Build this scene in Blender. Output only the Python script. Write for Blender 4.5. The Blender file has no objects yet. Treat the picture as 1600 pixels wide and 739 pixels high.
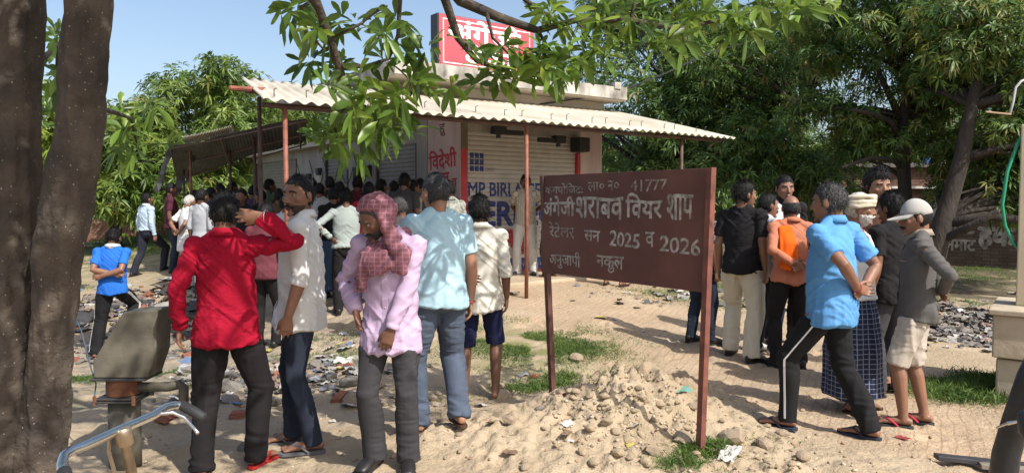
import bpy, bmesh, math, random
import numpy as np
from mathutils import Vector, Matrix, Quaternion, noise
from mathutils.bvhtree import BVHTree
R = math.radians
S = bpy.context.scene
COL = S.collection
# ---------------------------------------------------------------- camera, sky, sun, exposure
F_PX, CX, CY, CAM_H, PITCH = 1150.0, 800.0, 369.5, 1.55, R(2.71)
cam = bpy.data.cameras.new('camera')
camo = bpy.data.objects.new('camera', cam); COL.objects.link(camo)
cam.sensor_width = 36.0; cam.lens = F_PX / 1600 * 36.0
cam.clip_start = 0.05; cam.clip_end = 3000
camo.location = (0, 0, CAM_H); camo.rotation_euler = (R(90) - PITCH, 0, 0)
S.camera = camo
TO_SUN = Vector((0.475, -0.485, 0.735)).normalized()
SUN_EL = math.asin(TO_SUN.z)
W = bpy.data.worlds.new('World'); S.world = W; W.use_nodes = True
wn = W.node_tree.nodes; wl = W.node_tree.links
sky = wn.new('ShaderNodeTexSky'); sky.sky_type = 'NISHITA'; sky.sun_disc = False
sky.sun_elevation = SUN_EL; sky.sun_rotation = math.atan2(TO_SUN.x, TO_SUN.y)
sky.air_density = 1.0; sky.dust_density = 2.8; sky.ozone_density = 0.8
wl.new(sky.outputs[0], wn['Background'].inputs[0]); wn['Background'].inputs[1].default_value = 0.15
sl = bpy.data.lights.new('sun', 'SUN'); sl.energy = 4.4; sl.angle = R(0.53); sl.color = (1.0, 0.96, 0.895)
so = bpy.data.objects.new('sun', sl); COL.objects.link(so)
so.rotation_euler = (-TO_SUN).to_track_quat('-Z', 'Y').to_euler()
S.view_settings.view_transform = 'Standard'; S.view_settings.look = 'None'
S.view_settings.exposure = 0.40; S.view_settings.gamma = 1.0; S.view_settings.use_curve_mapping = False
S.render.engine = 'CYCLES'; S.cycles.max_bounces = 6; S.cycles.transparent_max_bounces = 8
S.cycles.use_denoising = True

def P(px, py, Y):
    """world point seen at photo pixel (px, py), at distance Y along the ground ahead"""
    u = (px - CX) / F_PX; v = (CY - py) / F_PX
    c, s = math.cos(PITCH), math.sin(PITCH)
    d = Vector((u, c + v * s, -s + v * c))
    return Vector((0, 0, CAM_H)) + d * (Y / d.y)

def PX(px, Y): return (px - CX) / F_PX * Y

# ---------------------------------------------------------------- small helpers
def sm(a, b, t):
    t = min(1.0, max(0.0, (t - a) / (b - a))); return t * t * (3 - 2 * t)

def lin(r, g, b):
    f = lambda c: c / 12.92 if c <= 0.04045 else ((c + 0.055) / 1.055) ** 2.4
    return tuple(f(c / 255.0) for c in (r, g, b))

_mats = {}
def mat(name, col, rough=0.8, var=0.15, vs=6.0, bump=0.0, bs=40.0, metal=0.0, coords='Object', spec=0.5, col2=None, dist=0.01, detail=4.0, trans=0.0, stretch=None):
    """procedural surface: noise between two tones, optional noise bump, optional leaf translucency"""
    if name in _mats: return _mats[name]
    m = bpy.data.materials.new(name); m.use_nodes = True; _mats[name] = m
    n, l = m.node_tree.nodes, m.node_tree.links
    b = n['Principled BSDF']; b.inputs['Roughness'].default_value = rough; b.inputs['Metallic'].default_value = metal
    b.inputs['Specular IOR Level'].default_value = spec
    tc = n.new('ShaderNodeTexCoord'); vec = tc.outputs[coords]
    if stretch:
        mp = n.new('ShaderNodeMapping'); mp.inputs['Scale'].default_value = stretch; l.new(vec, mp.inputs[0]); vec = mp.outputs[0]
    nz = n.new('ShaderNodeTexNoise'); nz.inputs['Scale'].default_value = vs; nz.inputs['Detail'].default_value = detail; l.new(vec, nz.inputs['Vector'])
    cr = n.new('ShaderNodeValToRGB'); cr.color_ramp.elements[0].position = 0.3; cr.color_ramp.elements[1].position = 0.7
    lo = tuple(c * (1 - var) for c in col) if col2 is None else col
    hi = tuple(min(1, c * (1 + var)) for c in col) if col2 is None else col2
    cr.color_ramp.elements[0].color = (*lo, 1); cr.color_ramp.elements[1].color = (*hi, 1)
    l.new(nz.outputs['Fac'], cr.inputs[0]); l.new(cr.outputs[0], b.inputs['Base Color'])
    if bump:
        n2 = n.new('ShaderNodeTexNoise'); n2.inputs['Scale'].default_value = bs; n2.inputs['Detail'].default_value = 5; l.new(vec, n2.inputs['Vector'])
        bp = n.new('ShaderNodeBump'); bp.inputs['Strength'].default_value = bump; bp.inputs['Distance'].default_value = dist
        l.new(n2.outputs['Fac'], bp.inputs['Height']); l.new(bp.outputs[0], b.inputs['Normal'])
    if trans:
        tr = n.new('ShaderNodeBsdfTranslucent'); mx = n.new('ShaderNodeMixShader'); mx.inputs[0].default_value = trans
        hs = n.new('ShaderNodeHueSaturation'); hs.inputs['Value'].default_value = 1.6; hs.inputs['Hue'].default_value = 0.485
        l.new(cr.outputs[0], hs.inputs['Color']); l.new(hs.outputs[0], tr.inputs[0])
        l.new(b.outputs[0], mx.inputs[1]); l.new(tr.outputs[0], mx.inputs[2]); l.new(mx.outputs[0], n['Material Output'].inputs['Surface'])
    return m

def nodes(m): return m.node_tree.nodes, m.node_tree.links, m.node_tree.nodes['Principled BSDF']

class MB:
    """collects plain geometry, then links it as ONE mesh object"""
    def __init__(s): s.v = []; s.f = []; s.mi = []
    def add(s, vs, fs, mi=0):
        o = len(s.v); s.v += [tuple(v) for v in vs]; s.f += [tuple(i + o for i in f) for f in fs]; s.mi += [mi] * len(fs); return s
    def box(s, c, d, M=None, mi=0, taper=1.0):
        x, y, z = d[0] / 2, d[1] / 2, d[2] / 2
        vs = [Vector((sx * x * (taper if sz > 0 else 1), sy * y * (taper if sz > 0 else 1), sz * z)) for sz in (-1, 1) for sx, sy in ((-1, -1), (1, -1), (1, 1), (-1, 1))]
        if M is not None: vs = [M @ v for v in vs]
        c = Vector(c)
        return s.add([v + c for v in vs], [(3, 2, 1, 0), (4, 5, 6, 7), (0, 1, 5, 4), (1, 2, 6, 5), (2, 3, 7, 6), (3, 0, 4, 7)], mi)
    def hexa(s, p, mi=0):
        """eight corners: bottom four then top four, both counter-clockwise from above"""
        return s.add(p, [(3, 2, 1, 0), (4, 5, 6, 7), (0, 1, 5, 4), (1, 2, 6, 5), (2, 3, 7, 6), (3, 0, 4, 7)], mi)
    def loft(s, pts, rad, side=None, n=12, cap=0.5, mi=0):
        """tube through pts; rad items are r or (r_side, r_other); rounded caps"""
        pts = [Vector(p) for p in pts]; rad = [(r, r) if not isinstance(r, (tuple, list)) else r for r in rad]
        k = len(pts); T = []
        for i in range(k):
            t = pts[min(i + 1, k - 1)] - pts[max(i - 1, 0)]; T.append(t.normalized() if t.length > 1e-9 else Vector((0, 0, 1)))
        if cap:
            for end in (0, -1):
                r = min(rad[end]); d = T[end] * (-1 if end == 0 else 1)
                for a, q in ((0.6, 0.8), (0.97, 0.28)):
                    p2 = pts[end] + d * (r * cap * a) if a == 0.6 else base + d * (r * cap * a)
                    if a == 0.6: base = pts[end].copy(); r0 = rad[end]
                    rr = (r0[0] * q, r0[1] * q)
                    if end == 0: pts.insert(0, p2); rad.insert(0, rr); T.insert(0, T[0])
                    else: pts.append(p2); rad.append(rr); T.append(T[-1])
        k = len(pts); sd = Vector(side) if side is not None else None
        if sd is None: sd = Vector((1, 0, 0)) if abs(T[0].x) < 0.8 else Vector((0, 1, 0))
        vs = []
        for i in range(k):
            q = sd - T[i] * sd.dot(T[i])
            if q.length < 1e-5: q = T[i].orthogonal()
            q.normalize(); w = T[i].cross(q)
            if side is None: sd = q
            for j in range(n):
                a = 2 * math.pi * j / n
                vs.append(pts[i] + q * (math.cos(a) * rad[i][0]) + w * (math.sin(a) * rad[i][1]))
        fs = []
        for i in range(k - 1):
            for j in range(n):
                j2 = (j + 1) % n; fs.append((i * n + j, i * n + j2, (i + 1) * n + j2, (i + 1) * n + j))
        vs += [pts[0], pts[-1]]; a, b = k * n, k * n + 1
        for j in range(n):
            j2 = (j + 1) % n; fs.append((a, j2, j)); fs.append((b, (k - 1) * n + j, (k - 1) * n + j2))
        return s.add(vs, fs, mi)
    def ball(s, c, r, M=None, n=12, mi=0):
        r = (r, r, r) if not isinstance(r, (tuple, list)) else r
        c = Vector(c); vs = []; m = n // 2 + 1
        for i in range(1, m):
            th = math.pi * i / m
            for j in range(n):
                ph = 2 * math.pi * j / n
                vs.append(Vector((r[0] * math.sin(th) * math.cos(ph), r[1] * math.sin(th) * math.sin(ph), r[2] * math.cos(th))))
        vs += [Vector((0, 0, r[2])), Vector((0, 0, -r[2]))]
        if M is not None: vs = [M @ v for v in vs]
        fs = []
        for i in range(m - 2):
            for j in range(n):
                j2 = (j + 1) % n; fs.append((i * n + j, (i + 1) * n + j, (i + 1) * n + j2, i * n + j2))
        a = (m - 1) * n
        for j in range(n):
            j2 = (j + 1) % n; fs.append((a, j, j2)); fs.append((a + 1, (m - 2) * n + j2, (m - 2) * n + j))
        return s.add([v + c for v in vs], fs, mi)
    def mesh(s, name):
        me = bpy.data.meshes.new(name); me.from_pydata(s.v, [], s.f); me.update(); return me
    def build(s, name, m, parent=None, smooth=False, bevel=0):
        me = s.mesh(name)
        for x in (m if isinstance(m, (list, tuple)) else [m]): me.materials.append(x)
        if any(s.mi): me.polygons.foreach_set('material_index', s.mi)
        if bevel:
            bm = bmesh.new(); bm.from_mesh(me)
            bmesh.ops.bevel(bm, geom=[e for e in bm.edges if len(e.link_faces) == 2 and e.calc_face_angle(0) > 0.6], offset=bevel, segments=2, affect='EDGES', profile=0.5)
            bm.to_mesh(me); bm.free()
        if smooth: me.polygons.foreach_set('use_smooth', [True] * len(me.polygons))
        return link(name, me, parent)

def link(name, me, parent=None):
    o = bpy.data.objects.new(name, me); COL.objects.link(o)
    if parent is not None: o.parent = parent
    return o

def tag(o, label=None, cat=None, group=None, kind=None):
    if label: o['label'] = label
    if cat: o['category'] = cat
    if group: o['group'] = group
    if kind: o['kind'] = kind
    return o

def empty(name, loc=(0, 0, 0), label=None, cat=None, group=None, rz=0):
    o = bpy.data.objects.new(name, None); COL.objects.link(o); o.location = loc; o.rotation_euler.z = rz; o.empty_display_size = 0.2
    return tag(o, label, cat, group)

def copy_thing(o, parent=None):
    c = o.copy(); COL.objects.link(c)
    if parent is not None: c.parent = parent
    for ch in list(o.children): copy_thing(ch, c)
    return c

def remesh(mb, voxel, smooth=4, name='m'):
    """one closed continuous surface from overlapping pieces"""
    me = mb.mesh(name); o = link('tmp', me)
    md = o.modifiers.new('r', 'REMESH'); md.mode = 'VOXEL'; md.voxel_size = voxel
    if smooth:
        s2 = o.modifiers.new('s', 'SMOOTH'); s2.factor = 0.5; s2.iterations = smooth
    dg = bpy.context.evaluated_depsgraph_get()
    out = bpy.data.meshes.new_from_object(o.evaluated_get(dg)); out.name = name
    bpy.data.objects.remove(o); bpy.data.meshes.remove(me)
    out.polygons.foreach_set('use_smooth', [True] * len(out.polygons))
    return out

def get_co(me):
    a = np.empty(len(me.vertices) * 3, np.float32); me.vertices.foreach_get('co', a); return a.reshape(-1, 3)
def get_no(me):
    a = np.empty(len(me.vertices) * 3, np.float32); me.vertices.foreach_get('normal', a); return a.reshape(-1, 3)
def set_co(me, a): me.vertices.foreach_set('co', np.ascontiguousarray(a, np.float32).ravel()); me.update()

_rs = np.random.RandomState(7)
_G = _rs.rand(32, 32, 32).astype(np.float32)
def vnoise(p):
    """smooth value noise in [-1, 1] for an (n, 3) array"""
    p = np.asarray(p, np.float32); i = np.floor(p).astype(int); f = p - i; f = f * f * (3 - 2 * f); r = 0
    for dx in (0, 1):
        for dy in (0, 1):
            for dz in (0, 1):
                w = (f[:, 0] if dx else 1 - f[:, 0]) * (f[:, 1] if dy else 1 - f[:, 1]) * (f[:, 2] if dz else 1 - f[:, 2])
                r = r + w * _G[(i[:, 0] + dx) % 32, (i[:, 1] + dy) % 32, (i[:, 2] + dz) % 32]
    return r * 2 - 1

def frame(origin, xdir, ydir):
    x = Vector(xdir).normalized(); y = Vector(ydir); y = (y - x * y.dot(x)).normalized(); z = x.cross(y)
    return Matrix(((x.x, y.x, z.x, origin[0]), (x.y, y.y, z.y, origin[1]), (x.z, y.z, z.z, origin[2]), (0, 0, 0, 1)))

def text_mesh(body, size, M, width=None, height=None, offset=0.0, bold=0.0, jit=0.0, shear=0.0, seed=1, extrude=0.0015):
    """lettering as a thin solid, laid in the frame M (x along the line, y up)"""
    c = bpy.data.curves.new('t', 'FONT'); c.body = body; c.size = size; c.offset = offset; c.extrude = extrude; c.shear = shear; c.resolution_u = 3
    o = bpy.data.objects.new('t', c); COL.objects.link(o)
    dg = bpy.context.evaluated_depsgraph_get(); me = bpy.data.meshes.new_from_object(o.evaluated_get(dg))
    bpy.data.objects.remove(o); bpy.data.curves.remove(c)
    a = get_co(me); mn, mx = a.min(0), a.max(0); a[:, 0] -= mn[0]
    if width: a[:, 0] *= width / (mx[0] - mn[0])
    if height: a[:, 1] *= height / (mx[1] - mn[1])
    if jit:
        q = a * (3.0 / size) + seed * 7.3; q[:, 2] = seed
        a[:, 1] += jit * size * vnoise(q * 0.8); a[:, 0] += jit * size * 0.6 * vnoise(q * 0.9 + 11)
        q = q * 3.0; a[:, 1] += 0.35 * jit * size * vnoise(q); a[:, 0] += 0.35 * jit * size * vnoise(q + 5)
    if bold:
        k = len(a); bm = bmesh.new(); bm.from_mesh(me)
        for i in range(7): bm.from_mesh(me)
        bm.to_mesh(me); bm.free(); al = np.tile(a, (8, 1))
        for i in range(8): al[i * k:(i + 1) * k] += (bold * math.cos(i * .785), bold * math.sin(i * .785), 0.00012 * i)
        a = al
    m = np.array(M); a = a @ m[:3, :3].T + m[:3, 3]
    set_co(me, a); return me

def text_obj(name, body, size, M, material, parent, **k):
    me = text_mesh(body, size, M, **k); me.materials.clear(); me.materials.append(material); me.name = name
    me.polygons.foreach_set('material_index', [0] * len(me.polygons))
    return link(name, me, parent)
# ---------------------------------------------------------------- terrain
C0 = Vector((-0.842, 12.1, 0.0)); U = Vector((0.803, 0.596, 0)); N = Vector((0.596, -0.803, 0))
def B(u, n, z): return C0 + U * u + N * n + Vector((0, 0, z))

def ss(a, b, t):
    t = np.clip((t - a) / (b - a), 0, 1); return t * t * (3 - 2 * t)
def ground_np(x, y):
    x = np.asarray(x, float); y = np.asarray(y, float)
    n = (x - C0.x) * N.x + (y - C0.y) * N.y; u = (x - C0.x) * U.x + (y - C0.y) * U.y
    z = -0.07 + 0.37 * ss(6.2, 0.4, n) * ss(-4.6, -1.2, u) * ss(12, 5, u)
    z = z - 0.36 * np.exp(-(((x + 5.0) / 1.9) ** 2 + ((y - 8.9) / 2.2) ** 2)) + 0.10 * ss(12, 20, y)
    z = z - 0.05 * np.exp(-(((x + 2.2) / 1.0) ** 2 + ((y - 4.6) / 1.0) ** 2))
    d = np.exp(-((((x - 0.85) * 0.75 + (y - 5.5) * 0.3) / 0.62) ** 2 + (((y - 5.35) * 0.8 - (x - 0.85) * 0.25) / 0.50) ** 2))
    d2 = np.exp(-(((x + 0.2) / 0.8) ** 2 + ((y - 4.9) / 0.5) ** 2)); d3 = np.exp(-(((x - 1.35) / 0.9) ** 2 + ((y - 4.25) / 0.35) ** 2))
    z = z + 0.34 * d + 0.07 * d2 + 0.05 * d3
    heap = np.exp(-(((x - 5.9) / 1.5) ** 2 + ((y - 10.2) / 1.0) ** 2)); z = z + 0.16 * heap
    sh = x.shape; p = np.stack([x.ravel(), y.ravel(), np.zeros(x.size)], 1)
    near = ss(16, 8, y) * ss(2.0, 3.2, y + 0 * x)
    big = vnoise(p * 0.9).reshape(sh) * 0.035 + vnoise(p * 2.3 + 4).reshape(sh) * 0.018 + vnoise(p * 5.1 + 9).reshape(sh) * 0.007
    lump = vnoise(p * 9 + 2).reshape(sh); lump2 = vnoise(p * 19 + 6).reshape(sh); lump3 = vnoise(p * 3.7 + 8).reshape(sh)
    rough = np.clip(1.15 * d + 0.45 * d2 + 0.6 * d3 + heap, 0, 1.2)
    z = z + big * (0.35 + 0.65 * near) + rough * (0.075 * np.abs(lump) + 0.040 * lump2 + 0.10 * np.abs(lump3) - 0.05) + rough * (0.020 * vnoise(p * 37 + 1).reshape(sh) + .03 * np.clip(vnoise(p * 23 + 5).reshape(sh), 0, 1)) + near * 0.006 * vnoise(p * 13 + 3).reshape(sh)
    wild = ss(-1.2, -2.4, x) * ss(4.5, 5.5, y) * ss(11, 9.5, y)
    z = z + wild * (0.03 * lump3 + 0.022 * lump + 0.012 * lump2)
    return z
def gz(x, y): return float(ground_np(np.array([x]), np.array([y]))[0])
_GY = np.linspace(2.5, 60, 231) ** 1.0
def G(px, py, Y0=6.0):
    """ground point seen at a photo pixel"""
    d = P(px, py, 1.0) - Vector((0, 0, CAM_H)); f = lambda Y: CAM_H + d.z * Y - ground_np(d.x * Y, Y)
    w = np.where(f(_GY) < 0)[0]
    if not len(w): Y = 60.0
    else:
        i = max(1, w[0]); Ys = np.linspace(_GY[i - 1], _GY[i], 41); w2 = np.where(f(Ys) < 0)[0]; Y = float(Ys[w2[0]] if len(w2) else _GY[i])
    return Vector((d.x * Y, Y, gz(d.x * Y, Y)))

def axis(c0, c1, st, lo, hi, g=1.13):
    a = list(np.arange(c0, c1, st)); s = st
    while a[-1] < hi: s *= g; a.append(a[-1] + s)
    s = st; b = []
    x = c0
    while x > lo: s *= g; x -= s; b.append(x)
    return np.array(b[::-1] + a)
def dense(a, lo, hi, st): return np.unique(np.round(np.concatenate([a[a < lo], np.arange(lo, hi, st), a[a >= hi]]), 5))
gx = dense(axis(-3.6, 4.6, 0.036, -400, 400), -.4, 1.9, .018); gy = dense(axis(3.3, 9.6, 0.036, -40, 900), 3.9, 6.4, .018)
XX, YY = np.meshgrid(gx, gy); ZZ = ground_np(XX, YY)
_rf = np.random.RandomState(17)                                   # trodden footprints and two bicycle tracks
for k in range(230):
    fx, fy, ft = _rf.uniform(-3.2, 4.2), _rf.uniform(3.6, 9.0), _rf.rand() * 6.28; ix = np.where(np.abs(gx - fx) < .25)[0]; iy = np.where(np.abs(gy - fy) < .25)[0]
    if not len(ix) or not len(iy): continue
    sl_ = np.ix_(iy, ix); dx, dy = XX[sl_] - fx, YY[sl_] - fy; a_, b_ = dx * math.cos(ft) + dy * math.sin(ft), -dx * math.sin(ft) + dy * math.cos(ft); q2 = (a_ / .125) ** 2 + (b_ / .05) ** 2
    ZZ[sl_] += -.017 * np.exp(-q2 ** 2) + .009 * np.exp(-((np.sqrt(q2) - 1.35) / .3) ** 2)
nx, ny = len(gx), len(gy)
gme = bpy.data.meshes.new('ground')
gv = np.stack([XX.ravel(), YY.ravel(), ZZ.ravel()], 1)
ii = (np.arange(ny - 1)[:, None] * nx + np.arange(nx - 1)[None, :]).ravel()
gf = np.stack([ii, ii + 1, ii + nx + 1, ii + nx], 1)
def np_mesh(me, v, f):
    k = f.shape[1]
    me.vertices.add(len(v)); me.vertices.foreach_set('co', np.ascontiguousarray(v, np.float32).ravel())
    me.loops.add(f.size); me.loops.foreach_set('vertex_index', np.ascontiguousarray(f, np.int32).ravel())
    me.polygons.add(len(f)); me.polygons.foreach_set('loop_start', np.arange(0, f.size, k, dtype=np.int32))
    me.update(calc_edges=True); return me
np_mesh(gme, gv, gf); gme.polygons.foreach_set('use_smooth', [True] * len(gf))
# what the ground is made of, per vertex: brick path, grey rubble dust, green growth, leaf litter under the trees
path_pts = [(0.3, 11.4), (1.2, 9.6), (2.2, 7.6), (3.3, 5.9), (4.6, 4.4)]
def seg_d(x, y, pts):
    d = np.full(x.shape, 1e9)
    for (ax, ay), (bx, by) in zip(pts[:-1], pts[1:]):
        t = np.clip(((x - ax) * (bx - ax) + (y - ay) * (by - ay)) / ((bx - ax) ** 2 + (by - ay) ** 2), 0, 1)
        d = np.minimum(d, np.hypot(x - ax - t * (bx - ax), y - ay - t * (by - ay)))
    return d
px_, py_ = gv[:, 0], gv[:, 1]
pth = ss(1.75, 1.25, seg_d(px_, py_, path_pts))
gry = np.maximum(ss(-1.0, -2.6, px_) * ss(5.0, 6.0, py_) * ss(11.5, 9.5, py_), 1.0 * np.exp(-(((px_ - 6.0) / 1.6) ** 2 + ((py_ - 10.3) / 1.2) ** 2)))
grn = np.maximum.reduce([ss(13, 17, py_) * ss(-2, -4, px_), 1.0 * np.exp(-(((px_ - 0.3) / 1.0) ** 2 + ((py_ - 7.6) / 0.9) ** 2)), 0.7 * np.exp(-(((px_ - 4.0) / 0.5) ** 2 + ((py_ - 6.1) / 0.6) ** 2)),
    0.6 * np.exp(-(((px_ + 3.6) / 0.9) ** 2 + ((py_ - 6.3) / 0.5) ** 2)), 0.9 * ss(10.2, 11.5, py_) * ss(2.2, 3.0, px_)])
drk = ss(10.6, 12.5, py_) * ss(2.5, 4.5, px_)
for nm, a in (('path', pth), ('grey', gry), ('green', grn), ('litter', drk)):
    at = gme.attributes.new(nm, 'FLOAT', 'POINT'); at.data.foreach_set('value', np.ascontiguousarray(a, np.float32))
def ground_material():
    m = mat('dry sandy earth', (0.320, 0.246, 0.162), 0.95, vs=1.4, coords='Object', col2=(0.450, 0.360, 0.250), spec=0.15, detail=8)
    n, l, b = nodes(m)
    base = b.inputs['Base Color'].links[0].from_socket
    pos = n.new('ShaderNodeTexCoord').outputs['Object']
    def att(k): a = n.new('ShaderNodeAttribute'); a.attribute_name = k; return a.outputs['Fac']
    def nz(sc, det=6): t = n.new('ShaderNodeTexNoise'); t.inputs['Scale'].default_value = sc; t.inputs['Detail'].default_value = det; l.new(pos, t.inputs['Vector']); return t.outputs['Fac']
    def mth(op, a, c): t = n.new('ShaderNodeMath'); t.operation = op; t.use_clamp = (op != 'ADD'); [l.new(q, t.inputs[i]) if hasattr(q, 'links') else setattr(t.inputs[i], 'default_value', q) for i, q in enumerate((a, c))]; return t.outputs[0]
    def ramp(f, lo, hi): t = n.new('ShaderNodeMapRange'); t.inputs[1].default_value = lo; t.inputs[2].default_value = hi; l.new(f, t.inputs[0]); return t.outputs[0]
    def mix(f, a, c):
        t = n.new('ShaderNodeMix'); t.data_type = 'RGBA'; l.new(f, t.inputs[0]); l.new(a, t.inputs[6])
        if isinstance(c, tuple): t.inputs[7].default_value = (*c, 1)
        else: l.new(c, t.inputs[7])
        return t.outputs[2]
    fine = nz(34, 8); spk = nz(120, 3); mid = nz(5, 8)
    c = mix(mth('MULTIPLY', ramp(fine, 0.52, 0.72), 0.45), base, (0.25, 0.185, 0.12))
    c = mix(mth('MULTIPLY', ramp(spk, 0.60, 0.72), 0.4), c, (0.56, 0.46, 0.33))
    g2 = mth('MULTIPLY', att('grey'), ramp(mid, 0.35, 0.60)); c = mix(mth('MULTIPLY', g2, 0.85), c, (0.20, 0.175, 0.15))
    gr = mth('MULTIPLY', att('green'), ramp(nz(3.2, 9), 0.40, 0.56)); c = mix(mth('MULTIPLY', gr, 0.8), c, (0.13, 0.15, 0.045))
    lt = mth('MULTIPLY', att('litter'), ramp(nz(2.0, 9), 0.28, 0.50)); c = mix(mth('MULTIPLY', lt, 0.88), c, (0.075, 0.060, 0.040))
    # half-buried brick paving on the path
    rot = n.new('ShaderNodeMapping'); rot.inputs['Rotation'].default_value = (0, 0, R(-62)); l.new(pos, rot.inputs[0])
    wv = n.new('ShaderNodeTexNoise'); wv.inputs['Scale'].default_value = 2.2; l.new(rot.outputs[0], wv.inputs['Vector'])
    ad = n.new('ShaderNodeMix'); ad.data_type = 'RGBA'; ad.blend_type = 'LINEAR_LIGHT'; ad.inputs[0].default_value = 0.06; l.new(rot.outputs[0], ad.inputs[6]); l.new(wv.outputs['Color'], ad.inputs[7])
    br = n.new('ShaderNodeTexBrick'); br.inputs['Scale'].default_value = 1.0; br.inputs['Brick Width'].default_value = 0.23; br.inputs['Row Height'].default_value = 0.085
    br.inputs['Mortar Size'].default_value = 0.008; br.inputs['Mortar Smooth'].default_value = 0.6; l.new(ad.outputs[2], br.inputs['Vector'])
    pm_ = mth('MULTIPLY', att('path'), ramp(nz(1.6, 6), 0.28, 0.52)); pj = mth('MULTIPLY', pm_, br.outputs['Fac'])
    c = mix(mth('MULTIPLY', pm_, 0.35), c, (0.45, 0.31, 0.205)); c = mix(mth('MULTIPLY', pj, 0.52), c, (0.22, 0.15, 0.09))
    l.new(c, b.inputs['Base Color'])
    h = mth('ADD', mth('MULTIPLY', fine, 0.75), mth('MULTIPLY', spk, 0.25)); h = mth('ADD', h, mth('MULTIPLY', pj, -0.8))
    bp = n.new('ShaderNodeBump'); bp.inputs['Strength'].default_value = 0.75; bp.inputs['Distance'].default_value = 0.03; l.new(h, bp.inputs['Height']); l.new(bp.outputs[0], b.inputs['Normal'])
    return m
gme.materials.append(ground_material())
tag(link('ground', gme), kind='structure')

# ---------------------------------------------------------------- shop building
M_pink = mat('pink limewash', (0.40, 0.31, 0.30), 0.9, vs=3.5, bump=0.15, bs=25, col2=(0.60, 0.48, 0.47), stretch=(1, 1, .22), detail=9)
M_white = mat('dirty shaded limewash', (0.225, 0.21, 0.195), 0.9, vs=2.5, bump=0.2, bs=25, col2=(0.34, 0.325, 0.30), detail=9, stretch=(1, 1, .4))  # dirt streaks, plus the shade under the roofs put into the tone
M_greyw = mat('grey plaster', (0.25, 0.235, 0.22), 0.9, 0.12, 3, 0.2, 30)
M_slab = mat('stained concrete', (0.13, 0.12, 0.105), 0.95, vs=4.5, bump=0.5, bs=22, col2=(0.56, 0.53, 0.46), detail=9, stretch=(1, 1, 0.55))
M_soff = mat('cream plaster', (0.42, 0.37, 0.30), 0.9, 0.10, 2, 0.1, 30)
M_shut = mat('grey painted shutter steel', (0.44, 0.42, 0.40), 0.55, 0.10, 5, 0.05, 30, spec=0.4)
M_shut2 = mat('bare shutter steel', (0.215, 0.205, 0.19), 0.5, 0.14, 5, 0.05, 30)  # left-face steel, its tone lowered to carry the shade there
M_red = mat('red jamb paint', (0.40, 0.035, 0.05), 0.6, 0.2, 6)
M_redtxt = mat('red wall paint', (0.42, 0.03, 0.045), 0.7, 0.22, 20)
M_blue = mat('blue shutter paint', (0.035, 0.055, 0.20), 0.6, 0.25, 12)
M_dark = mat('dark steel', (0.035, 0.035, 0.04), 0.55, 0.3, 10)
M_rust = mat('rusty brown pipe', (0.23, 0.075, 0.045), 0.65, 0.35, 9, 0.1, 60)
M_rustd = mat('dark brown pipe', (0.085, 0.045, 0.035), 0.7, 0.35, 9, 0.1, 60)
M_cem = mat('weathered cement sheet', (0.36, 0.32, 0.25), 0.85, vs=1.6, bump=0.12, bs=40, detail=9, col2=(0.54, 0.49, 0.40))
M_black = mat('black rubber', (0.02, 0.02, 0.022), 0.7, 0.2, 20)
shop = empty('shop_building', B(0, 0, 0.2), 'single storey liquor shop with pink front wall, grey shutter and flat concrete roof', 'shop')
def rel(o):
    o.parent = shop; o.matrix_parent_inverse = Matrix.Translation(-Vector(shop.location)); return o
def ubox(mb, u0, u1, n0, n1, z0, z1):
    mb.hexa([B(u0, n1, z0), B(u1, n1, z0), B(u1, n0, z0), B(u0, n0, z0), B(u0, n1, z1), B(u1, n1, z1), B(u1, n0, z1), B(u0, n0, z1)])
ZT = 3.41; ZS = 2.60; Z0 = 0.05
body = MB(); ubox(body, 0.12, 3.10, -4.5, -0.12, Z0, ZT - .01); ubox(body, 0.13, 3.09, -10.8, -4.5, Z0, 2.78); rel(body.build('wall', M_greyw))
fw = MB(); ubox(fw, 2.62, 3.17, -0.119, 0, Z0, ZT); ubox(fw, 3.101, 3.17, -4.5, -0.12, Z0, ZT); fo = rel(fw.build('wall', M_pink, bevel=0.006))
tag(fo, 'pale pink right end of the front wall')
lt = MB(); ubox(lt, 0.14, 2.618, -0.119, -0.004, ZS + .1, ZT); rel(lt.build('lintel', M_white, bevel=0.005))
cp = MB(); ubox(cp, 0.004, 0.14, -0.119, 0.006, ZS - 0.18, ZT); rel(cp.build('lintel', mat('olive stained plaster', (0.15, 0.135, 0.085), 0.9, 0.2, 6), bevel=0.004))
lw = MB(); ubox(lw, 0, 0.119, -1.06, -0.0, Z0, ZT); pinkp = rel(lw.build('wall', M_pink, bevel=0.006))
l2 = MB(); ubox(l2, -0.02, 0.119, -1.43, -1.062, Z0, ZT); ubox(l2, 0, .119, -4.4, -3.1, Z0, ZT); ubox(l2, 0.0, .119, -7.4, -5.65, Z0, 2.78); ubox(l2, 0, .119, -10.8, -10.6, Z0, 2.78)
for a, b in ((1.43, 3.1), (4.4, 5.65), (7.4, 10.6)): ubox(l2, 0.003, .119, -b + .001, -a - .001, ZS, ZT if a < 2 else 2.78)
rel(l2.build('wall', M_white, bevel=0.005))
pad = MB(); ubox(pad, -2.2, 3.9, -10, 1.35, -0.1, 0.325); tag(pad.build('pavement', mat('dusty plinth', (0.40, 0.32, 0.22), 0.95, 0.2, 3, 0.3, 30), bevel=.03), kind='structure')
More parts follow.
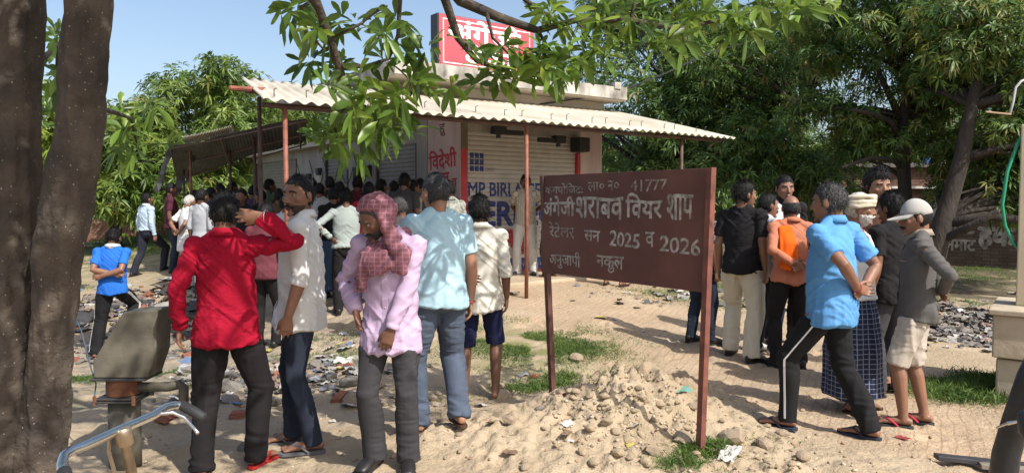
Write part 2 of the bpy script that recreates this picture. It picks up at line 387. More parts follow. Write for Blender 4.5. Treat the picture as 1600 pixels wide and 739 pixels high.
# roller shutters
SP = 0.078
PROF = ((0.0, 0.0), (0.10, 0.010), (0.32, 0.0155), (0.68, 0.0155), (0.90, 0.010))
def prof(z):
    f = (z / SP) % 1.0; pts = PROF + ((1.0, 0.0),)
    for (a, da), (b, db) in zip(pts[:-1], pts[1:]):
        if a <= f <= b: return da + (db - da) * (f - a) / (b - a)
    return 0.0
def shutter(o, xd, out, w, z0, z1, m):
    """slatted curtain: rows of bowed slats between z0 and z1"""
    mb = MB(); vs = []; lv = []
    k0 = int(z0 / SP); z = k0 * SP
    while z < z1:
        for f, d in PROF: lv.append((z + f * SP, d))
        z += SP
    for zz, d in lv:
        for x in (0, w): q = o + xd * x + out * d; vs.append((q.x, q.y, zz))
    fs = [(2 * i, 2 * i + 1, 2 * i + 3, 2 * i + 2) for i in range(len(lv) - 1)]
    mb.add(vs, fs); return mb
fs_ = shutter(B(0.14, -0.075, 0), U, N, 2.478, 0.30, ZS + .1, M_shut); front_shutter = rel(fs_.build('shutter', M_shut))
tag(front_shutter, 'wide grey roller shutter painted with blue lettering')
jb = MB(); ubox(jb, 0.004, 0.139, -.118, 0.004, 0.3, ZS - 0.181); rel(jb.build('jamb', M_red, bevel=.004))
jb = MB(); ubox(jb, 2.545, 2.616, -.118, 0.012, 0.3, ZS - 0.16); rel(jb.build('jamb', M_red, bevel=.004))
jb = MB(); ubox(jb, 0.14, 2.618, -0.117, 0.012, 0.20, 0.36); rel(jb.build('threshold', mat('red oxide step', (0.33, 0.07, 0.05), 0.8, 0.25, 8)))
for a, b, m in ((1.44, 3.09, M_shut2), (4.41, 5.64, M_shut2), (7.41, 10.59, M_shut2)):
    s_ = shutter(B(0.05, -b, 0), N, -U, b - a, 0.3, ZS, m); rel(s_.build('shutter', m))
    for q in (a, b - .06):
        jj = MB(); ubox(jj, -0.008, 0.05, -q - .06, -q, 0.3, ZS - .002); rel(jj.build('jamb', M_rustd))
# lettering that follows the slats
def conform(me, levels, z_of, push):
    bm = bmesh.new(); bm.from_mesh(me)
    for zl in levels:
        bmesh.ops.bisect_plane(bm, geom=bm.verts[:] + bm.edges[:] + bm.faces[:], plane_co=(0, 0, zl), plane_no=(0, 0, 1))
    for v in bm.verts: v.co += push * (prof(v.co.z) + 0.0015)
    bm.to_mesh(me); bm.free(); me.update()
def slat_levels(z0, z1): return [k * SP + f * SP for k in range(int(z0 / SP) - 1, int(z1 / SP) + 2) for f, d in PROF if z0 - .01 < k * SP + f * SP < z1 + .01]
def onshutter(me, m, name, zr):
    me.materials.clear(); me.materials.append(m); me.polygons.foreach_set('material_index', [0] * len(me.polygons))
    conform(me, slat_levels(*zr), None, N); return link(name, me, front_shutter)
def FS(u, z): return B(0.14 + u, -0.075, z)
def SF(u, z): return frame(FS(u, z), U, (0, 0, 1))
def poly_mesh(pts, th=0.0012):
    me = bpy.data.meshes.new('p'); k = len(pts)
    v = [p + N * 0.0 for p in pts] + [p + N * th for p in pts]
    f = [tuple(range(k, 2 * k)), tuple(range(k))[::-1]] + [(i, (i + 1) % k, k + (i + 1) % k, k + i) for i in range(k)]
    me.from_pydata([tuple(q) for q in v], [], f); return me
def join_meshes(ms):
    bm = bmesh.new()
    for m in ms: bm.from_mesh(m)
    out = bpy.data.meshes.new('j'); bm.to_mesh(out); bm.free(); return out
onshutter(text_mesh('MP BIRLA CEMENT', 0.3, SF(0.05, 1.645), width=2.28, height=0.23, bold=0.007, extrude=.0006), M_blue, 'lettering', (1.6, 1.95))
onshutter(text_mesh('PERFECT', 0.5, SF(0.05, 1.145), width=2.25, height=0.40, bold=0.022, extrude=.0006), M_blue, 'lettering', (1.1, 1.6))
sq = []
for r_ in range(3):
    for c_ in range(3):
        u_, z_ = 0.08 + c_ * 0.098, 2.055 + r_ * 0.108
        sq.append(poly_mesh([FS(u_, z_), FS(u_ + .083, z_), FS(u_ + .083, z_ + .092), FS(u_, z_ + .092)]))
onshutter(join_meshes(sq), M_blue, 'logo', (2.0, 2.42))
onshutter(text_mesh('CEMENT', 0.09, SF(0.39, 2.055), width=0.20, height=0.07, extrude=.0006), mat('faded grey blue', (0.16, 0.16, 0.20), .7), 'lettering', (2.0, 2.2))
onshutter(poly_mesh([FS(0.0, 0.99), FS(1.02, 0.73), FS(1.14, 0.62), FS(1.14, 1.07), FS(0.0, 1.07)][:0] or [FS(0.02, 0.965), FS(0.80, 0.965), FS(1.02, 0.63), FS(1.22, 0.63), FS(1.22, 1.07), FS(0.02, 1.07)]), M_red, 'stripe', (0.6, 1.1))
onshutter(poly_mesh([FS(0.02, 0.335), FS(2.38, 0.335), FS(2.38, 0.56), FS(0.02, 0.56)]), mat('bright blue band', (0.03, 0.06, 0.22), .6, .2), 'stripe', (0.3, 0.6))
wt = text_mesh('समझदार परफेकट', 0.2, SF(0.5, 0.40), width=1.7, height=0.13, extrude=.0022)
onshutter(wt, M_white, 'lettering', (0.3, 0.6))
# red lettering on the pink pier (left face) and on the right end
def LF(t, z): return frame(B(-0.004, -t, z), N, (0, 0.0, 1))
def walltext(body, t1, z, w, h, off=0.006, rise=0.0, seed=1, m=M_redtxt):
    M = frame(B(-0.004, -t1, z), N + Vector((0, 0, rise)), (0, 0, 1)); return rel(text_obj('lettering', body, h, M, m, None, width=w, height=h, bold=off, jit=0.02, seed=seed))
walltext('िवदेशी', 1.00, 2.10, 0.88, 0.34, 0.008, 0.05, 2)
walltext('शराब', 1.00, 1.77, 0.66, 0.25, 0.007, 0.05, 3)
walltext('व', 0.26, 1.80, 0.15, 0.13, 0.004, 0.05, 4)
walltext('बीयर', 0.98, 1.38, 0.92, 0.27, 0.007, 0.05, 5)
walltext('हु', 0.66, 2.72, 0.18, 0.2, 0.003, 0, 6, mat('brown scrawl', (0.16, 0.09, 0.08), .8))
rel(text_obj('lettering', 'कमपोिजट:', 0.16, frame(B(2.70, 0.004, 1.90), U, (0, 0, 1)), M_redtxt, None, width=0.42, height=0.17, bold=0.002))
# roof slab with a stained edge, plaster soffit and shallow upstand
sb = MB(); ubox(sb, -1.40, 3.36, -4.6, 0.42, ZT, ZT + 0.05); ubox(sb, -.25, 3.30, -10.9, -4.61, 2.782, 2.88); rel(sb.build('roof', M_soff))
def rough_box(u0, u1, n0, n1, z0, z1, amp, seed, step=0.12):
    me = bpy.data.meshes.new('b'); bm = bmesh.new(); bmesh.ops.create_cube(bm, size=1)
    bm.to_mesh(me); bm.free(); a = get_co(me) + 0.5
    L = (u1 - u0, n1 - n0, z1 - z0); bm = bmesh.new(); bm.from_mesh(me)
    for v in bm.verts: v.co = Vector((u0 + (v.co.x + .5) * L[0], n0 + (v.co.y + .5) * L[1], z0 + (v.co.z + .5) * L[2]))
    for ax in range(3):
        k = int(L[ax] / step)
        for i in range(1, k):
            co = [0, 0, 0]; co[ax] = (u0, n0, z0)[ax] + L[ax] * i / k; no = [0, 0, 0]; no[ax] = 1
            bmesh.ops.bisect_plane(bm, geom=bm.verts[:] + bm.edges[:] + bm.faces[:], plane_co=co, plane_no=no)
    bm.to_mesh(me); bm.free(); a = get_co(me); p = a * 5 + seed
    a[:, 2] += amp * vnoise(p) * (a[:, 2] > (z0 + z1) / 2); a[:, 1] += amp * .6 * vnoise(p * 2 + 3)
    w = np.array([list(B(q[0], q[1], q[2])) for q in a]); set_co(me, w); return me
rf = rough_box(-1.42, 3.38, 0.30, 0.44, ZT + .02, ZT + 0.24, 0.014, 1); rf.materials.append(M_slab); rel(link('parapet', rf))
rf = rough_box(-1.44, -1.30, -4.6, 0.298, ZT + .02, ZT + 0.23, 0.014, 5); rf.materials.append(M_slab); rel(link('parapet', rf))
rf = rough_box(3.05, 3.21, 0.302, 0.46, ZT + .2, ZT + 0.33, 0.02, 9, .05); rf.materials.append(M_slab); rel(link('parapet', rf))
rf = rough_box(3.26, 3.40, -4.6, 0.298, ZT + .02, ZT + 0.22, 0.014, 7); rf.materials.append(M_slab); rel(link('parapet', rf))
bm_ = MB(); ubox(bm_, -0.02, 3.19, -0.3, 0.03, ZT - 0.16, ZT - .002); rel(bm_.build('lintel', M_soff, bevel=.01))
for t, z, d in ((3.35, 2.05, (.16, .22)), (3.9, 1.95, (.14, .3)), (3.7, 1.55, (.12, .2)), (6.5, 2.0, (.2, .2)), (5.9, 2.15, (.16, .16))):
    b_ = MB(); ubox(b_, -0.10, -0.001, -t - d[0] / 2, -t + d[0] / 2, z, z + d[1]); rel(b_.build('meter_box', M_dark, bevel=.01))
dp = MB(); ubox(dp, -.02, -.002, -7.2, -5.8, 0.3, 2.2); rel(dp.build('door', mat('cream door', (0.42, 0.39, 0.33), .7, .12, 3), bevel=.005))
wr = MB()
for q in range(5):
    t0 = 3.3 + q * .8; pts = [B(-.03, -t0 - k * .12, 2.3 - .35 * math.sin(k * .6) - .03 * q) for k in range(8)]; wr.loft(pts, [.008] * 8, n=5)
rel(wr.build('cable', M_black))

# corrugated front awning on pipe posts
aw = empty('awning', B(0, 2.25, 2.63), 'long pale corrugated cement sheet awning along the shop front, on thin rusty posts', 'awning')
def arel(o, t): o.parent = t; o.matrix_parent_inverse = Matrix.Translation(-Vector(t.location)); return o
def eave_u(px):
    k = (px - CX) / F_PX; q = B(0, 2.25, 0); return (k * q.y - q.x) / (U.x - k * U.y)
def corrugated(name, corner, nu, nn, pitch, amp, m, parent, thick=0.007, wob=0.01):
    """corner(s, t): s along the ridge direction 0..1, t from eave to back 0..1"""
    L = (corner(1, 0) - corner(0, 0)).length; per = L / pitch; ns = int(per * 8)
    S_, T_ = np.meshgrid(np.linspace(0, 1, ns + 1), np.linspace(0, 1, nn + 1))
    A, Bq, Cc, D = [np.array(corner(*q)) for q in ((0, 0), (1, 0), (1, 1), (0, 1))]
    s, t = S_.ravel()[:, None], T_.ravel()[:, None]
    v = A * (1 - s) * (1 - t) + Bq * s * (1 - t) + Cc * s * t + D * (1 - s) * t
    v[:, 2] += amp * np.sin(2 * np.pi * per * s[:, 0]) + wob * vnoise(np.concatenate([s * L * .8, t * 2, s * 0 + 3], 1))
    st = np.floor(per * s[:, 0] / 6); v[:, 2] += 0.006 * (np.sin(st * 12.9) )
    k = ns + 1; i0 = (np.arange(nn)[:, None] * k + np.arange(ns)[None, :]).ravel()
    f = np.stack([i0, i0 + 1, i0 + k + 1, i0 + k], 1); me = np_mesh(bpy.data.meshes.new(name), v, f)
    me.polygons.foreach_set('use_smooth', [True] * len(f)); me.materials.append(m); o = link(name, me)
    sd = o.modifiers.new('thick', 'SOLIDIFY'); sd.thickness = thick
    return arel(o, parent)
def ac(s, t):
    e = B(-3.95 + s * 8.1, 2.28, 2.64); b = B(-3.42 + s * 6.98, 0.02 if s > .5 else -.3, 3.26); return e.lerp(b, t)
corrugated('roof_sheet', ac, 0, 8, 0.165, 0.019, M_cem, aw)
bmz = MB(); bmz.loft([B(-3.9, 2.1, 2.605), B(4.0, 2.1, 2.60)], [.03, .03], n=8); bmz.loft([B(-3.75, 1.0, 2.90), B(3.6, 1.0, 2.90)], [.03, .03], n=8)
arel(bmz.build('purlin', M_rustd, smooth=True), aw)
for px in (455, 833, 1075):
    u_ = eave_u(px); b_ = B(u_, 2.1, 0); z_ = gz(b_.x, b_.y); pp = MB(); pp.loft([(b_.x, b_.y, z_ - .05), (b_.x + .005, b_.y, 1.4), (b_.x, b_.y, 2.60)], [.027, .027, .027], n=10, cap=0)
    arel(pp.build('post', M_rust if px != 1075 else M_rustd, smooth=True), aw)
hk = MB()
for k in range(20):
    q = ac(0.02 + k * .05, 0.12 + .05 * (k % 2)); hk.loft([q + Vector((0, 0, .01)), q + Vector((0, 0, .09)), q + Vector((.03, 0, .10))], [.006, .006, .005], n=5)
arel(hk.build('roof_hook', M_dark), aw)
# sagging dark sheet roof on the left side
ln = empty('shed_roof', P(360, 250, 14), 'dark sagging sheet roof on thin posts at the left side of the shop', 'shed roof')
LA, LB, LC, LD = P(264, 228, 15.8), P(478, 182, 9.9), P(478, 222, 14.0), P(275, 280, 19.5)
M_sheet = mat('dark roofing sheet', (0.05, 0.045, 0.042), 0.8, 0.3, 3, 0.1, 30)  # near-black sheet with slight random tone change
def lc(s, t): return LA.lerp(LB, s).lerp(LD.lerp(LC, s), t)
corrugated('roof_sheet', lc, 0, 8, 0.16, 0.0035, M_sheet, ln, 0.004, 0.06)
def pc(s, t): return lc(0.16 + s * .42, -0.05 + t * .16) + Vector((0, 0, .06 + .02 * s))
corrugated('roof_sheet', pc, 0, 4, 0.10, 0.018, M_cem, ln, 0.005, 0.02)
rft = MB()
for t in (0.02, .5, .97): rft.loft([lc(0, t) - Vector((0, 0, .05)), lc(.5, t) - Vector((0, 0, .06)), lc(1, t) - Vector((0, 0, .05))], [.014] * 3, n=6)
for s in (0.02, .5, .97): rft.loft([lc(s, 0) - Vector((0, 0, .09)), lc(s, 1) - Vector((0, 0, .09))], [.016] * 2, n=6)
arel(rft.build('purlin', M_rustd), ln)
def lpost(px, py, Y, m=M_rustd, r=.028):
    q = P(px, py, Y); pp = MB(); pp.loft([(q.x, q.y, gz(q.x, q.y) - .05), (q.x, q.y, 1.2), (q.x, q.y, q.z)], [r] * 3, n=8, cap=0); arel(pp.build('post', m, smooth=True), ln)
for a in ((297, 226, 15.4, M_rust), (287, 262, 18.0), (359, 224, 14.4), (397, 202, 12.6), (405, 152, 9.4)): lpost(*a)
pl = MB(); pl.loft([P(360, 138, 8.6), P(420, 141, 9.2)], [.03, .03], n=8); arel(pl.build('purlin', M_rust), ln)
rag = MB()
for (a, b, w) in (((262, 232), (240, 300), .12), ((300, 236), (290, 285), .1), ((278, 275), (268, 306), .16)):
    p0, p1 = P(*a, 15.9), P(*b, 16.0)
    for k in range(5):
        q0, q1 = p0.lerp(p1, k / 5), p0.lerp(p1, (k + 1) / 5); ox = Vector((w, .05 * math.sin(k * 2), 0)); ox1 = Vector((w, .05 * math.sin(k * 2 + 2), 0))
        rag.add([q0, q0 + ox, q1 + ox1, q1], [(0, 1, 2, 3)])
arel(rag.build('torn_sheet', M_dark), ln)

# red sign box on the roof
rs = empty('roof_sign', B(-0.6, 0.1, ZT + .24), 'big red sign box with white border and white Hindi lettering on the roof edge', 'sign')
SO = P(684, 104, 11.9)
su0 = (SO - C0).dot(U); sn = (SO - C0).dot(N); zb = SO.z; zt_ = P(684, 20, 11.9).z
SW = 1.95
def rbox(u0, u1, n0, n1, z0, z1, nm, m, bev=.004): mb = MB(); ubox(mb, u0, u1, n0, n1, z0, z1); return arel(mb.build(nm, m, bevel=bev), rs)
rbox(su0, su0 + SW, sn - .22, sn - .001, zb, zt_, 'box', mat('dark sign side', (.03, .03, .035), .5))
rbox(su0 + .02, su0 + SW - .02, sn, sn + .012, zb + .01, zt_ - .01, 'panel', mat('red sign face', (0.43, 0.075, 0.095), 0.5, 0.10, 2))
M_wh = mat('white sign paint', (0.78, 0.76, 0.74), .5, .05)
bd = MB()
for a in ((.09, SW - .09, zb + .07, zb + .088), (.09, SW - .09, zt_ - .088, zt_ - .07), (.09, .108, zb + .089, zt_ - .089), (SW - .108, SW - .09, zb + .089, zt_ - .089)): ubox(bd, su0 + a[0], su0 + a[1], sn + .013, sn + .016, a[2], a[3])
arel(bd.build('border', M_wh), rs)
arel(text_obj('lettering', 'अंगेजी', .4, frame(B(su0 + .2, sn + .015, zb + .45), U, (0, 0, 1)), M_wh, None, width=1.45, height=.36, bold=.012), rs)
arel(text_obj('lettering', 'ठेका', .4, frame(B(su0 + .50, sn + .015, zb + .13), U, (0, 0, 1)), M_wh, None, width=1.0, height=.29, bold=.012), rs)
lg = MB()
for u_ in (.2, .95, 1.7):
    ubox(lg, su0 + u_, su0 + u_ + .05, sn - .15, sn - .1, ZT + .04, zb + .02)
arel(lg.build('bracket', M_dark), rs)

# flood lamps over the shutter
for nm_, px, py in (('far left', 775, 208), ('middle', 868, 222), ('right', 903, 226)):
    k = (px - CX) / F_PX; q = B(0, .12, 0); u_ = (k * q.y - q.x) / (U.x - k * U.y); z_ = P(px, py, B(u_, .12, 0).y).z
    e = empty('flood_lamp', B(u_, .0, z_), {'far left': 'dark flood lamp over the left half of the shutter', 'middle': 'dark flood lamp over the shutter, between post and wall box', 'right': 'square black lamp box at the upper right corner of the shutter'}[nm_], 'lamp', 'lamps over the shutter')
    h = MB(); 
    if nm_ == 'right': ubox(h, u_ - .12, u_ + .13, .03, .30, z_ - .14, z_ + .12)
    else: ubox(h, u_ - .14, u_ + .1, .16, .30, z_ - .03, z_ + .10); ubox(h, u_ - (-.1 if nm_ == 'far left' else .48), u_ + (.48 if nm_ == 'far left' else -.141), .18, .27, z_ - .03, z_ + .05)
    arel(h.build('housing', M_black, bevel=.015), e)
    h = MB(); ubox(h, u_ - .03, u_ + .03, .0, .17, z_ - .01, z_ + .03); ubox(h, u_ - .03, u_ + .03, .16, .22, z_ - .09, z_ - .031); arel(h.build('bracket', M_dark, bevel=.006), e)

# painted notice board on two angle-iron posts
sg = empty('notice_board', P(980, 600, 5.3) * 1.0, 'brown painted metal notice board with white hand-lettered Hindi text on two thin posts', 'notice board')
sg.location.z = 0.05
TL, BL, TR, BR = P(846, 275, 5.9), P(850, 426, 5.9), P(1107, 262, 4.55), P(1101, 458, 4.55)
XD = (TR - TL); XD.z = 0; BW = XD.length; XD.normalize(); YD = Vector((0, 0, 1)); ZD = XD.cross(YD)   # ZD faces the reader
BH = 0.77; OB = TL - YD * BH
M_bd = mat('brown oxide paint', (0.085, 0.034, 0.027), 0.6, vs=3.5, col2=(0.150, 0.058, 0.044), bump=.08, bs=18, detail=7, spec=.35)
M_bd2 = mat('red oxide angle iron', (0.155, 0.052, 0.036), 0.7, .35, 10, .1, 50)
def sbox(x0, x1, y0, y1, z0, z1, nm, m, bev=.003):
    mb = MB(); q = lambda x, y, z: OB + XD * x + YD * y + ZD * z
    mb.hexa([q(x0, y0, z1), q(x1, y0, z1), q(x1, y0, z0), q(x0, y0, z0), q(x0, y1, z1), q(x1, y1, z1), q(x1, y1, z0), q(x0, y1, z0)][:4][::-1][::-1] + [q(x0, y1, z1), q(x1, y1, z1), q(x1, y1, z0), q(x0, y1, z0)]); return arel(mb.build(nm, m, bevel=bev), sg)
sbox(0.0, BW, 0, BH, -.004, 0, 'panel', M_bd, .001)
sbox(0, BW, BH - .03, BH + .002, -.035, -.0045, 'frame', M_bd); sbox(0, BW, -.002, .03, -.035, -.0045, 'frame', M_bd)
def lpole(x0, z0, zb, tilt, nm, m, w=.033):
    mb = MB(); a = OB + XD * x0; top = a + YD * z0; bot = Vector((a.x + tilt, a.y, zb))
    for dx, dz in ((w, .006), (.006, w)):
        pts = []
        for c in (bot, top):
            o_ = c + ZD * 0.012
            pts += [o_, o_ + XD * dx, o_ + XD * dx - ZD * dz, o_ - ZD * dz]
        mb.hexa([q for q in pts])
        break
    mb2 = MB(); mb2.v, mb2.f, mb2.mi = mb.v, mb.f, mb.mi
    pts = []
    for c in (bot, top):
        o_ = c + XD * (w + .0005) + ZD * .014
        pts += [o_, o_ + XD * .007, o_ + XD * .007 - ZD * .045, o_ - ZD * .045]
    mb2.hexa(pts); return arel(mb2.build(nm, m), sg)
gl = G(862, 603); gr_ = G(1089, 716)
lpole(BW - .005, BH + .004, gz(OB.x + XD.x * BW, OB.y + XD.y * BW) - .1, -.05, 'post', M_bd2)
lpole(-.01, BH, gz(OB.x + .06, OB.y) - .1, .085, 'post', mat('dark oxide angle iron', (0.10, 0.040, 0.03), .6, .25, 10))
M_ch = mat('worn white lettering', (0.17, 0.135, 0.115), 0.9, vs=22, col2=(0.47, 0.44, 0.40), detail=3)
M_ch2 = mat('faint worn lettering', (0.13, 0.085, 0.07), 0.9, vs=26, col2=(0.40, 0.36, 0.32), detail=3)
def bt(body, s0, s1, f0, f1, drop=0.0, off=0.0, m=M_ch, seed=1, jit=.05, shear=0.0):
    h = (f1 - f0) * BH; o_ = OB + XD * (s0 * BW) + YD * (BH * (1 - f1)) + ZD * 0.0012
    xd = XD + YD * (-drop)
    return arel(text_obj('lettering', body, h * 1.2, frame(o_, xd, YD), m, None, width=(s1 - s0) * BW, height=h, bold=off, jit=jit, seed=seed, shear=shear, extrude=.0006), sg)
bt('कमपोिजट:', .03, .30, .085, .185, .0, .0005, M_ch2, 1); bt('ला०', .335, .44, .08, .165, 0, .0005, M_ch2, 2); bt('न०', .46, .53, .075, .165, 0, .0005, M_ch2, 3)
bt('41777', .60, .80, .075, .175, -.012, .0005, M_ch2, 4)
bt('अंगेजी', .012, .245, .215, .405, 0, .0035, M_ch, 5); bt('शराबव', .255, .555, .225, .42, 0, .0035, M_ch, 6); bt('िवयर', .575, .775, .20, .405, 0, .0035, M_ch, 7); bt('शाप', .80, .93, .205, .41, 0, .0035, M_ch, 8)
bt('रेटेलर', .06, .245, .47, .615, .03, .0008, M_ch2, 9); bt('सन', .312, .412, .535, .64, .03, .001, M_ch, 10); bt('2025', .476, .65, .535, .665, .055, .002, M_ch, 11); bt('व', .685, .735, .535, .655, 0, .001, M_ch, 12); bt('2026', .765, .965, .555, .685, .05, .002, M_ch, 13)
bt('अनुजापी', .065, .285, .72, .895, .02, .001, M_ch, 14); bt('नकुल', .395, .56, .72, .87, .03, .0015, M_ch, 15)
# ---------------------------------------------------------------- people
SKIN = {}
def skin(k='mid'):
    c = {'dark': (0.150, 0.070, 0.042), 'mid': (0.235, 0.115, 0.070), 'fair': (0.32, 0.165, 0.103)}[k]
    return mat('skin ' + k, c, 0.5, 0.12, 9, 0.08, 120, spec=0.45, dist=.004)
M_hair = mat('black hair', (0.010, 0.009, 0.009), 0.6, 0.4, 30, 0.6, 150, spec=.22, dist=.012, stretch=(1, 1, .4))
M_hgrey = mat('grey hair', (0.16, 0.155, 0.15), 0.7, 0.55, 40, 0.9, 90, dist=.012)
M_hsalt = mat('greying hair', (0.03, 0.028, 0.028), 0.6, 0.5, 40, .9, 90, dist=.012)
M_stub = mat('stubble', (0.055, 0.030, 0.022), 0.7, .3, 40)
M_hwhite = mat('white hair', (0.46, 0.44, 0.41), 0.8, 0.35, 40, 0.9, 90, dist=.012)
M_eyew = mat('eye white', (0.34, 0.30, 0.26), 0.25, .05); M_iris = mat('dark iris', (0.008, 0.006, 0.005), 0.2, .1)
M_lip = mat('lips', (0.115, 0.042, 0.034), .5, .1, 20)
def cloth(name, c, var=0.08, vs=5, bump=0.16, rough=0.88, bs=70, col2=None):
    m = mat(name, c, rough, var, vs, bump, bs, spec=0.2, dist=0.008, col2=col2); return m
def pattern(name, c, c2, sx, sz, mode='check', w=0.12, c3=None, rough=.85):
    """woven checks or stripes; sx, sz are lines per metre"""
    if name in _mats: return _mats[name]
    m = mat(name, c, rough, .06, 5, .35, 26, spec=.25, dist=.012); n, l, b = nodes(m)
    base = b.inputs['Base Color'].links[0].from_socket
    tc = n.new('ShaderNodeTexCoord'); sp = n.new('ShaderNodeSeparateXYZ'); l.new(tc.outputs['Object'], sp.inputs[0])
    def ln_(src, f):
        a = n.new('ShaderNodeMath'); a.operation = 'MULTIPLY'; l.new(src, a.inputs[0]); a.inputs[1].default_value = f
        r = n.new('ShaderNodeMath'); r.operation = 'FRACT'; l.new(a.outputs[0], r.inputs[0])
        q = n.new('ShaderNodeMath'); q.operation = 'LESS_THAN'; l.new(r.outputs[0], q.inputs[0]); q.inputs[1].default_value = w; return q.outputs[0]
    at_ = n.new('ShaderNodeMath'); at_.operation = 'ARCTAN2'; l.new(sp.outputs['X'], at_.inputs[0]); l.new(sp.outputs['Y'], at_.inputs[1])
    xy = n.new('ShaderNodeMath'); xy.operation = 'MULTIPLY'; l.new(at_.outputs[0], xy.inputs[0]); xy.inputs[1].default_value = 0.18
    f = ln_(xy.outputs[0], sx)
    if mode == 'check':
        g = ln_(sp.outputs['Z'], sz); mx = n.new('ShaderNodeMath'); mx.operation = 'MAXIMUM'; l.new(f, mx.inputs[0]); l.new(g, mx.inputs[1]); f = mx.outputs[0]
    k = n.new('ShaderNodeMix'); k.data_type = 'RGBA'; l.new(f, k.inputs[0]); l.new(base, k.inputs[6]); k.inputs[7].default_value = (*c2, 1)
    l.new(k.outputs[2], b.inputs['Base Color']); return m

def leaf_arrays(base, d, nrm, L, Wd, droop, near=False):
    """many folded leaves at once; arrays (n, 3) and (n,)"""
    d = d / np.linalg.norm(d, axis=1, keepdims=True); sd = np.cross(d, nrm); sd /= np.linalg.norm(sd, axis=1, keepdims=True) + 1e-9; up = np.cross(sd, d)
    L = L[:, None]; Wd = Wd[:, None]; dz = np.array([0, 0, 1.0])
    P_ = lambda t, w, f: base + d * L * t + sd * Wd * w + up * f * Wd - dz * (droop[:, None] * L * t * t)
    n = len(base)
    if near:
        rows = [P_(0, 0, 0)]
        for t, w in ((.30, .30), (.58, .48), (.82, .36)): rows += [P_(t, -w, .10), P_(t, 0, -.06), P_(t, w, .10)]
        rows.append(P_(1, 0, 0)); k = 11
        tri = [(0, 2, 1), (0, 3, 2), (1, 2, 5), (1, 5, 4), (2, 3, 6), (2, 6, 5), (4, 5, 8), (4, 8, 7), (5, 6, 9), (5, 9, 8), (7, 8, 10), (8, 9, 10)]
    else:
        rows = [P_(0, 0, 0), P_(.45, -.5, .12), P_(.45, 0, -.10), P_(.45, .5, .12), P_(1, 0, 0)]; k = 5
        tri = [(0, 2, 1), (0, 3, 2), (1, 2, 4), (2, 3, 4)]
    v = np.stack(rows, 1).reshape(-1, 3); f = (np.arange(n)[:, None, None] * k + np.array(tri)[None]).reshape(-1, 3); return v, f

def ik(a, c, l1, l2, pole):
    d = c - a; L = d.length
    if L > (l1 + l2) * .998: c = a + d.normalized() * (l1 + l2) * .998; d = c - a; L = d.length
    x = (l1 * l1 - l2 * l2 + L * L) / (2 * L); h = math.sqrt(max(0, l1 * l1 - x * x)); u = d / L
    p = pole - u * pole.dot(u); p = p.normalized() if p.length > 1e-6 else u.orthogonal().normalized()
    return a + u * x + p * h, c

def head_surface(d):
    """skull and face outline for unit directions d (n, 3): x right, y forward, z up"""
    x, y, z = d[:, 0].copy(), d[:, 1].copy(), d[:, 2].copy()
    jaw = ss(0.0, -0.95, z)
    X = 0.0735 * x * (1 - 0.30 * jaw) * (1 + .04 * ss(0, .5, z)); Z = 0.119 * z
    Y = np.where(y > 0, 0.090 * y * (1 + 0.10 * jaw), 0.101 * y * (1 - 0.50 * jaw)) + 0.010 * jaw
    return np.stack([X, Y, Z], 1)
def sphere_dirs(nu=40, nv=24):
    vs = []; fs = []
    for i in range(1, nv):
        t = math.pi * i / nv
        for j in range(nu): p = 2 * math.pi * j / nu; vs.append((math.sin(t) * math.cos(p), math.sin(t) * math.sin(p), math.cos(t)))
    for i in range(nv - 2):
        for j in range(nu): k = (j + 1) % nu; fs.append((i * nu + j, (i + 1) * nu + j, (i + 1) * nu + k, i * nu + k))
    vs += [(0, 0, 1), (0, 0, -1)]; a = len(vs) - 2
    for j in range(nu): k = (j + 1) % nu; fs.append((a, j, k)); fs.append((a + 1, (nv - 2) * nu + k, (nv - 2) * nu + j))
    return np.array(vs), fs
SD, SFc = sphere_dirs(56, 34)
_hd_bvh = None

def hair_shell(style, seed):
    d = SD; p = head_surface(d); x, y, z = d[:, 0], d[:, 1], d[:, 2]
    front = ss(0.15, 0.75, y); side = np.abs(x)
    line = -0.60 + front * 1.12 + 0.36 * ss(-.25, .2, y) * ss(.5, .9, side)          # hairline height on the unit sphere
    if style == 'receding': line = line + 0.22 * front
    if style == 'bald': line = line + 0; 
    m = ss(line - .06, line + .10, z + .07 * vnoise(p * 80 + seed))
    if style == 'bald': m = m * ss(0.55, 0.30, z) * ss(.45, .1, y)
    th = {'short': 1.055, 'crop': 1.03, 'curly': 1.14, 'thick': 1.09, 'receding': 1.04, 'bald': 1.035}[style]
    vol = 1 + (th - 1) * (0.55 + 0.75 * ss(-.1, .9, z))
    nzv = vnoise(p * (70 if style == 'curly' else 95) * np.array([1, 1, .6]) + seed * 3.1); amp = {'curly': .05, 'thick': .035}.get(style, .018)
    sc = np.where(m > 0, (0.93 + (vol - 0.93) * m) * (1 + amp * nzv * m), .93)
    return p * sc[:, None] + np.array([0, -0.004, 0.002]) * m[:, None]

def beard_shell(kind, seed):
    d = SD; p = head_surface(d); x, y, z = d[:, 0], d[:, 1], d[:, 2]
    m = ss(-.22, -.42, z) * ss(-.15, .10, y)
    m = m * (1 - 0.9 * ss(.22, .12, np.abs(x)) * ss(-.62, -.50, z) * ss(-.35, -.45, z))
    th = {'stubble': 1.006, 'beard': 1.10, 'short beard': 1.05}[kind]
    sc = 0.94 + (th - .94) * m + .02 * vnoise(p * 60 + seed) * m * (kind != 'stubble')
    return p * sc[:, None]

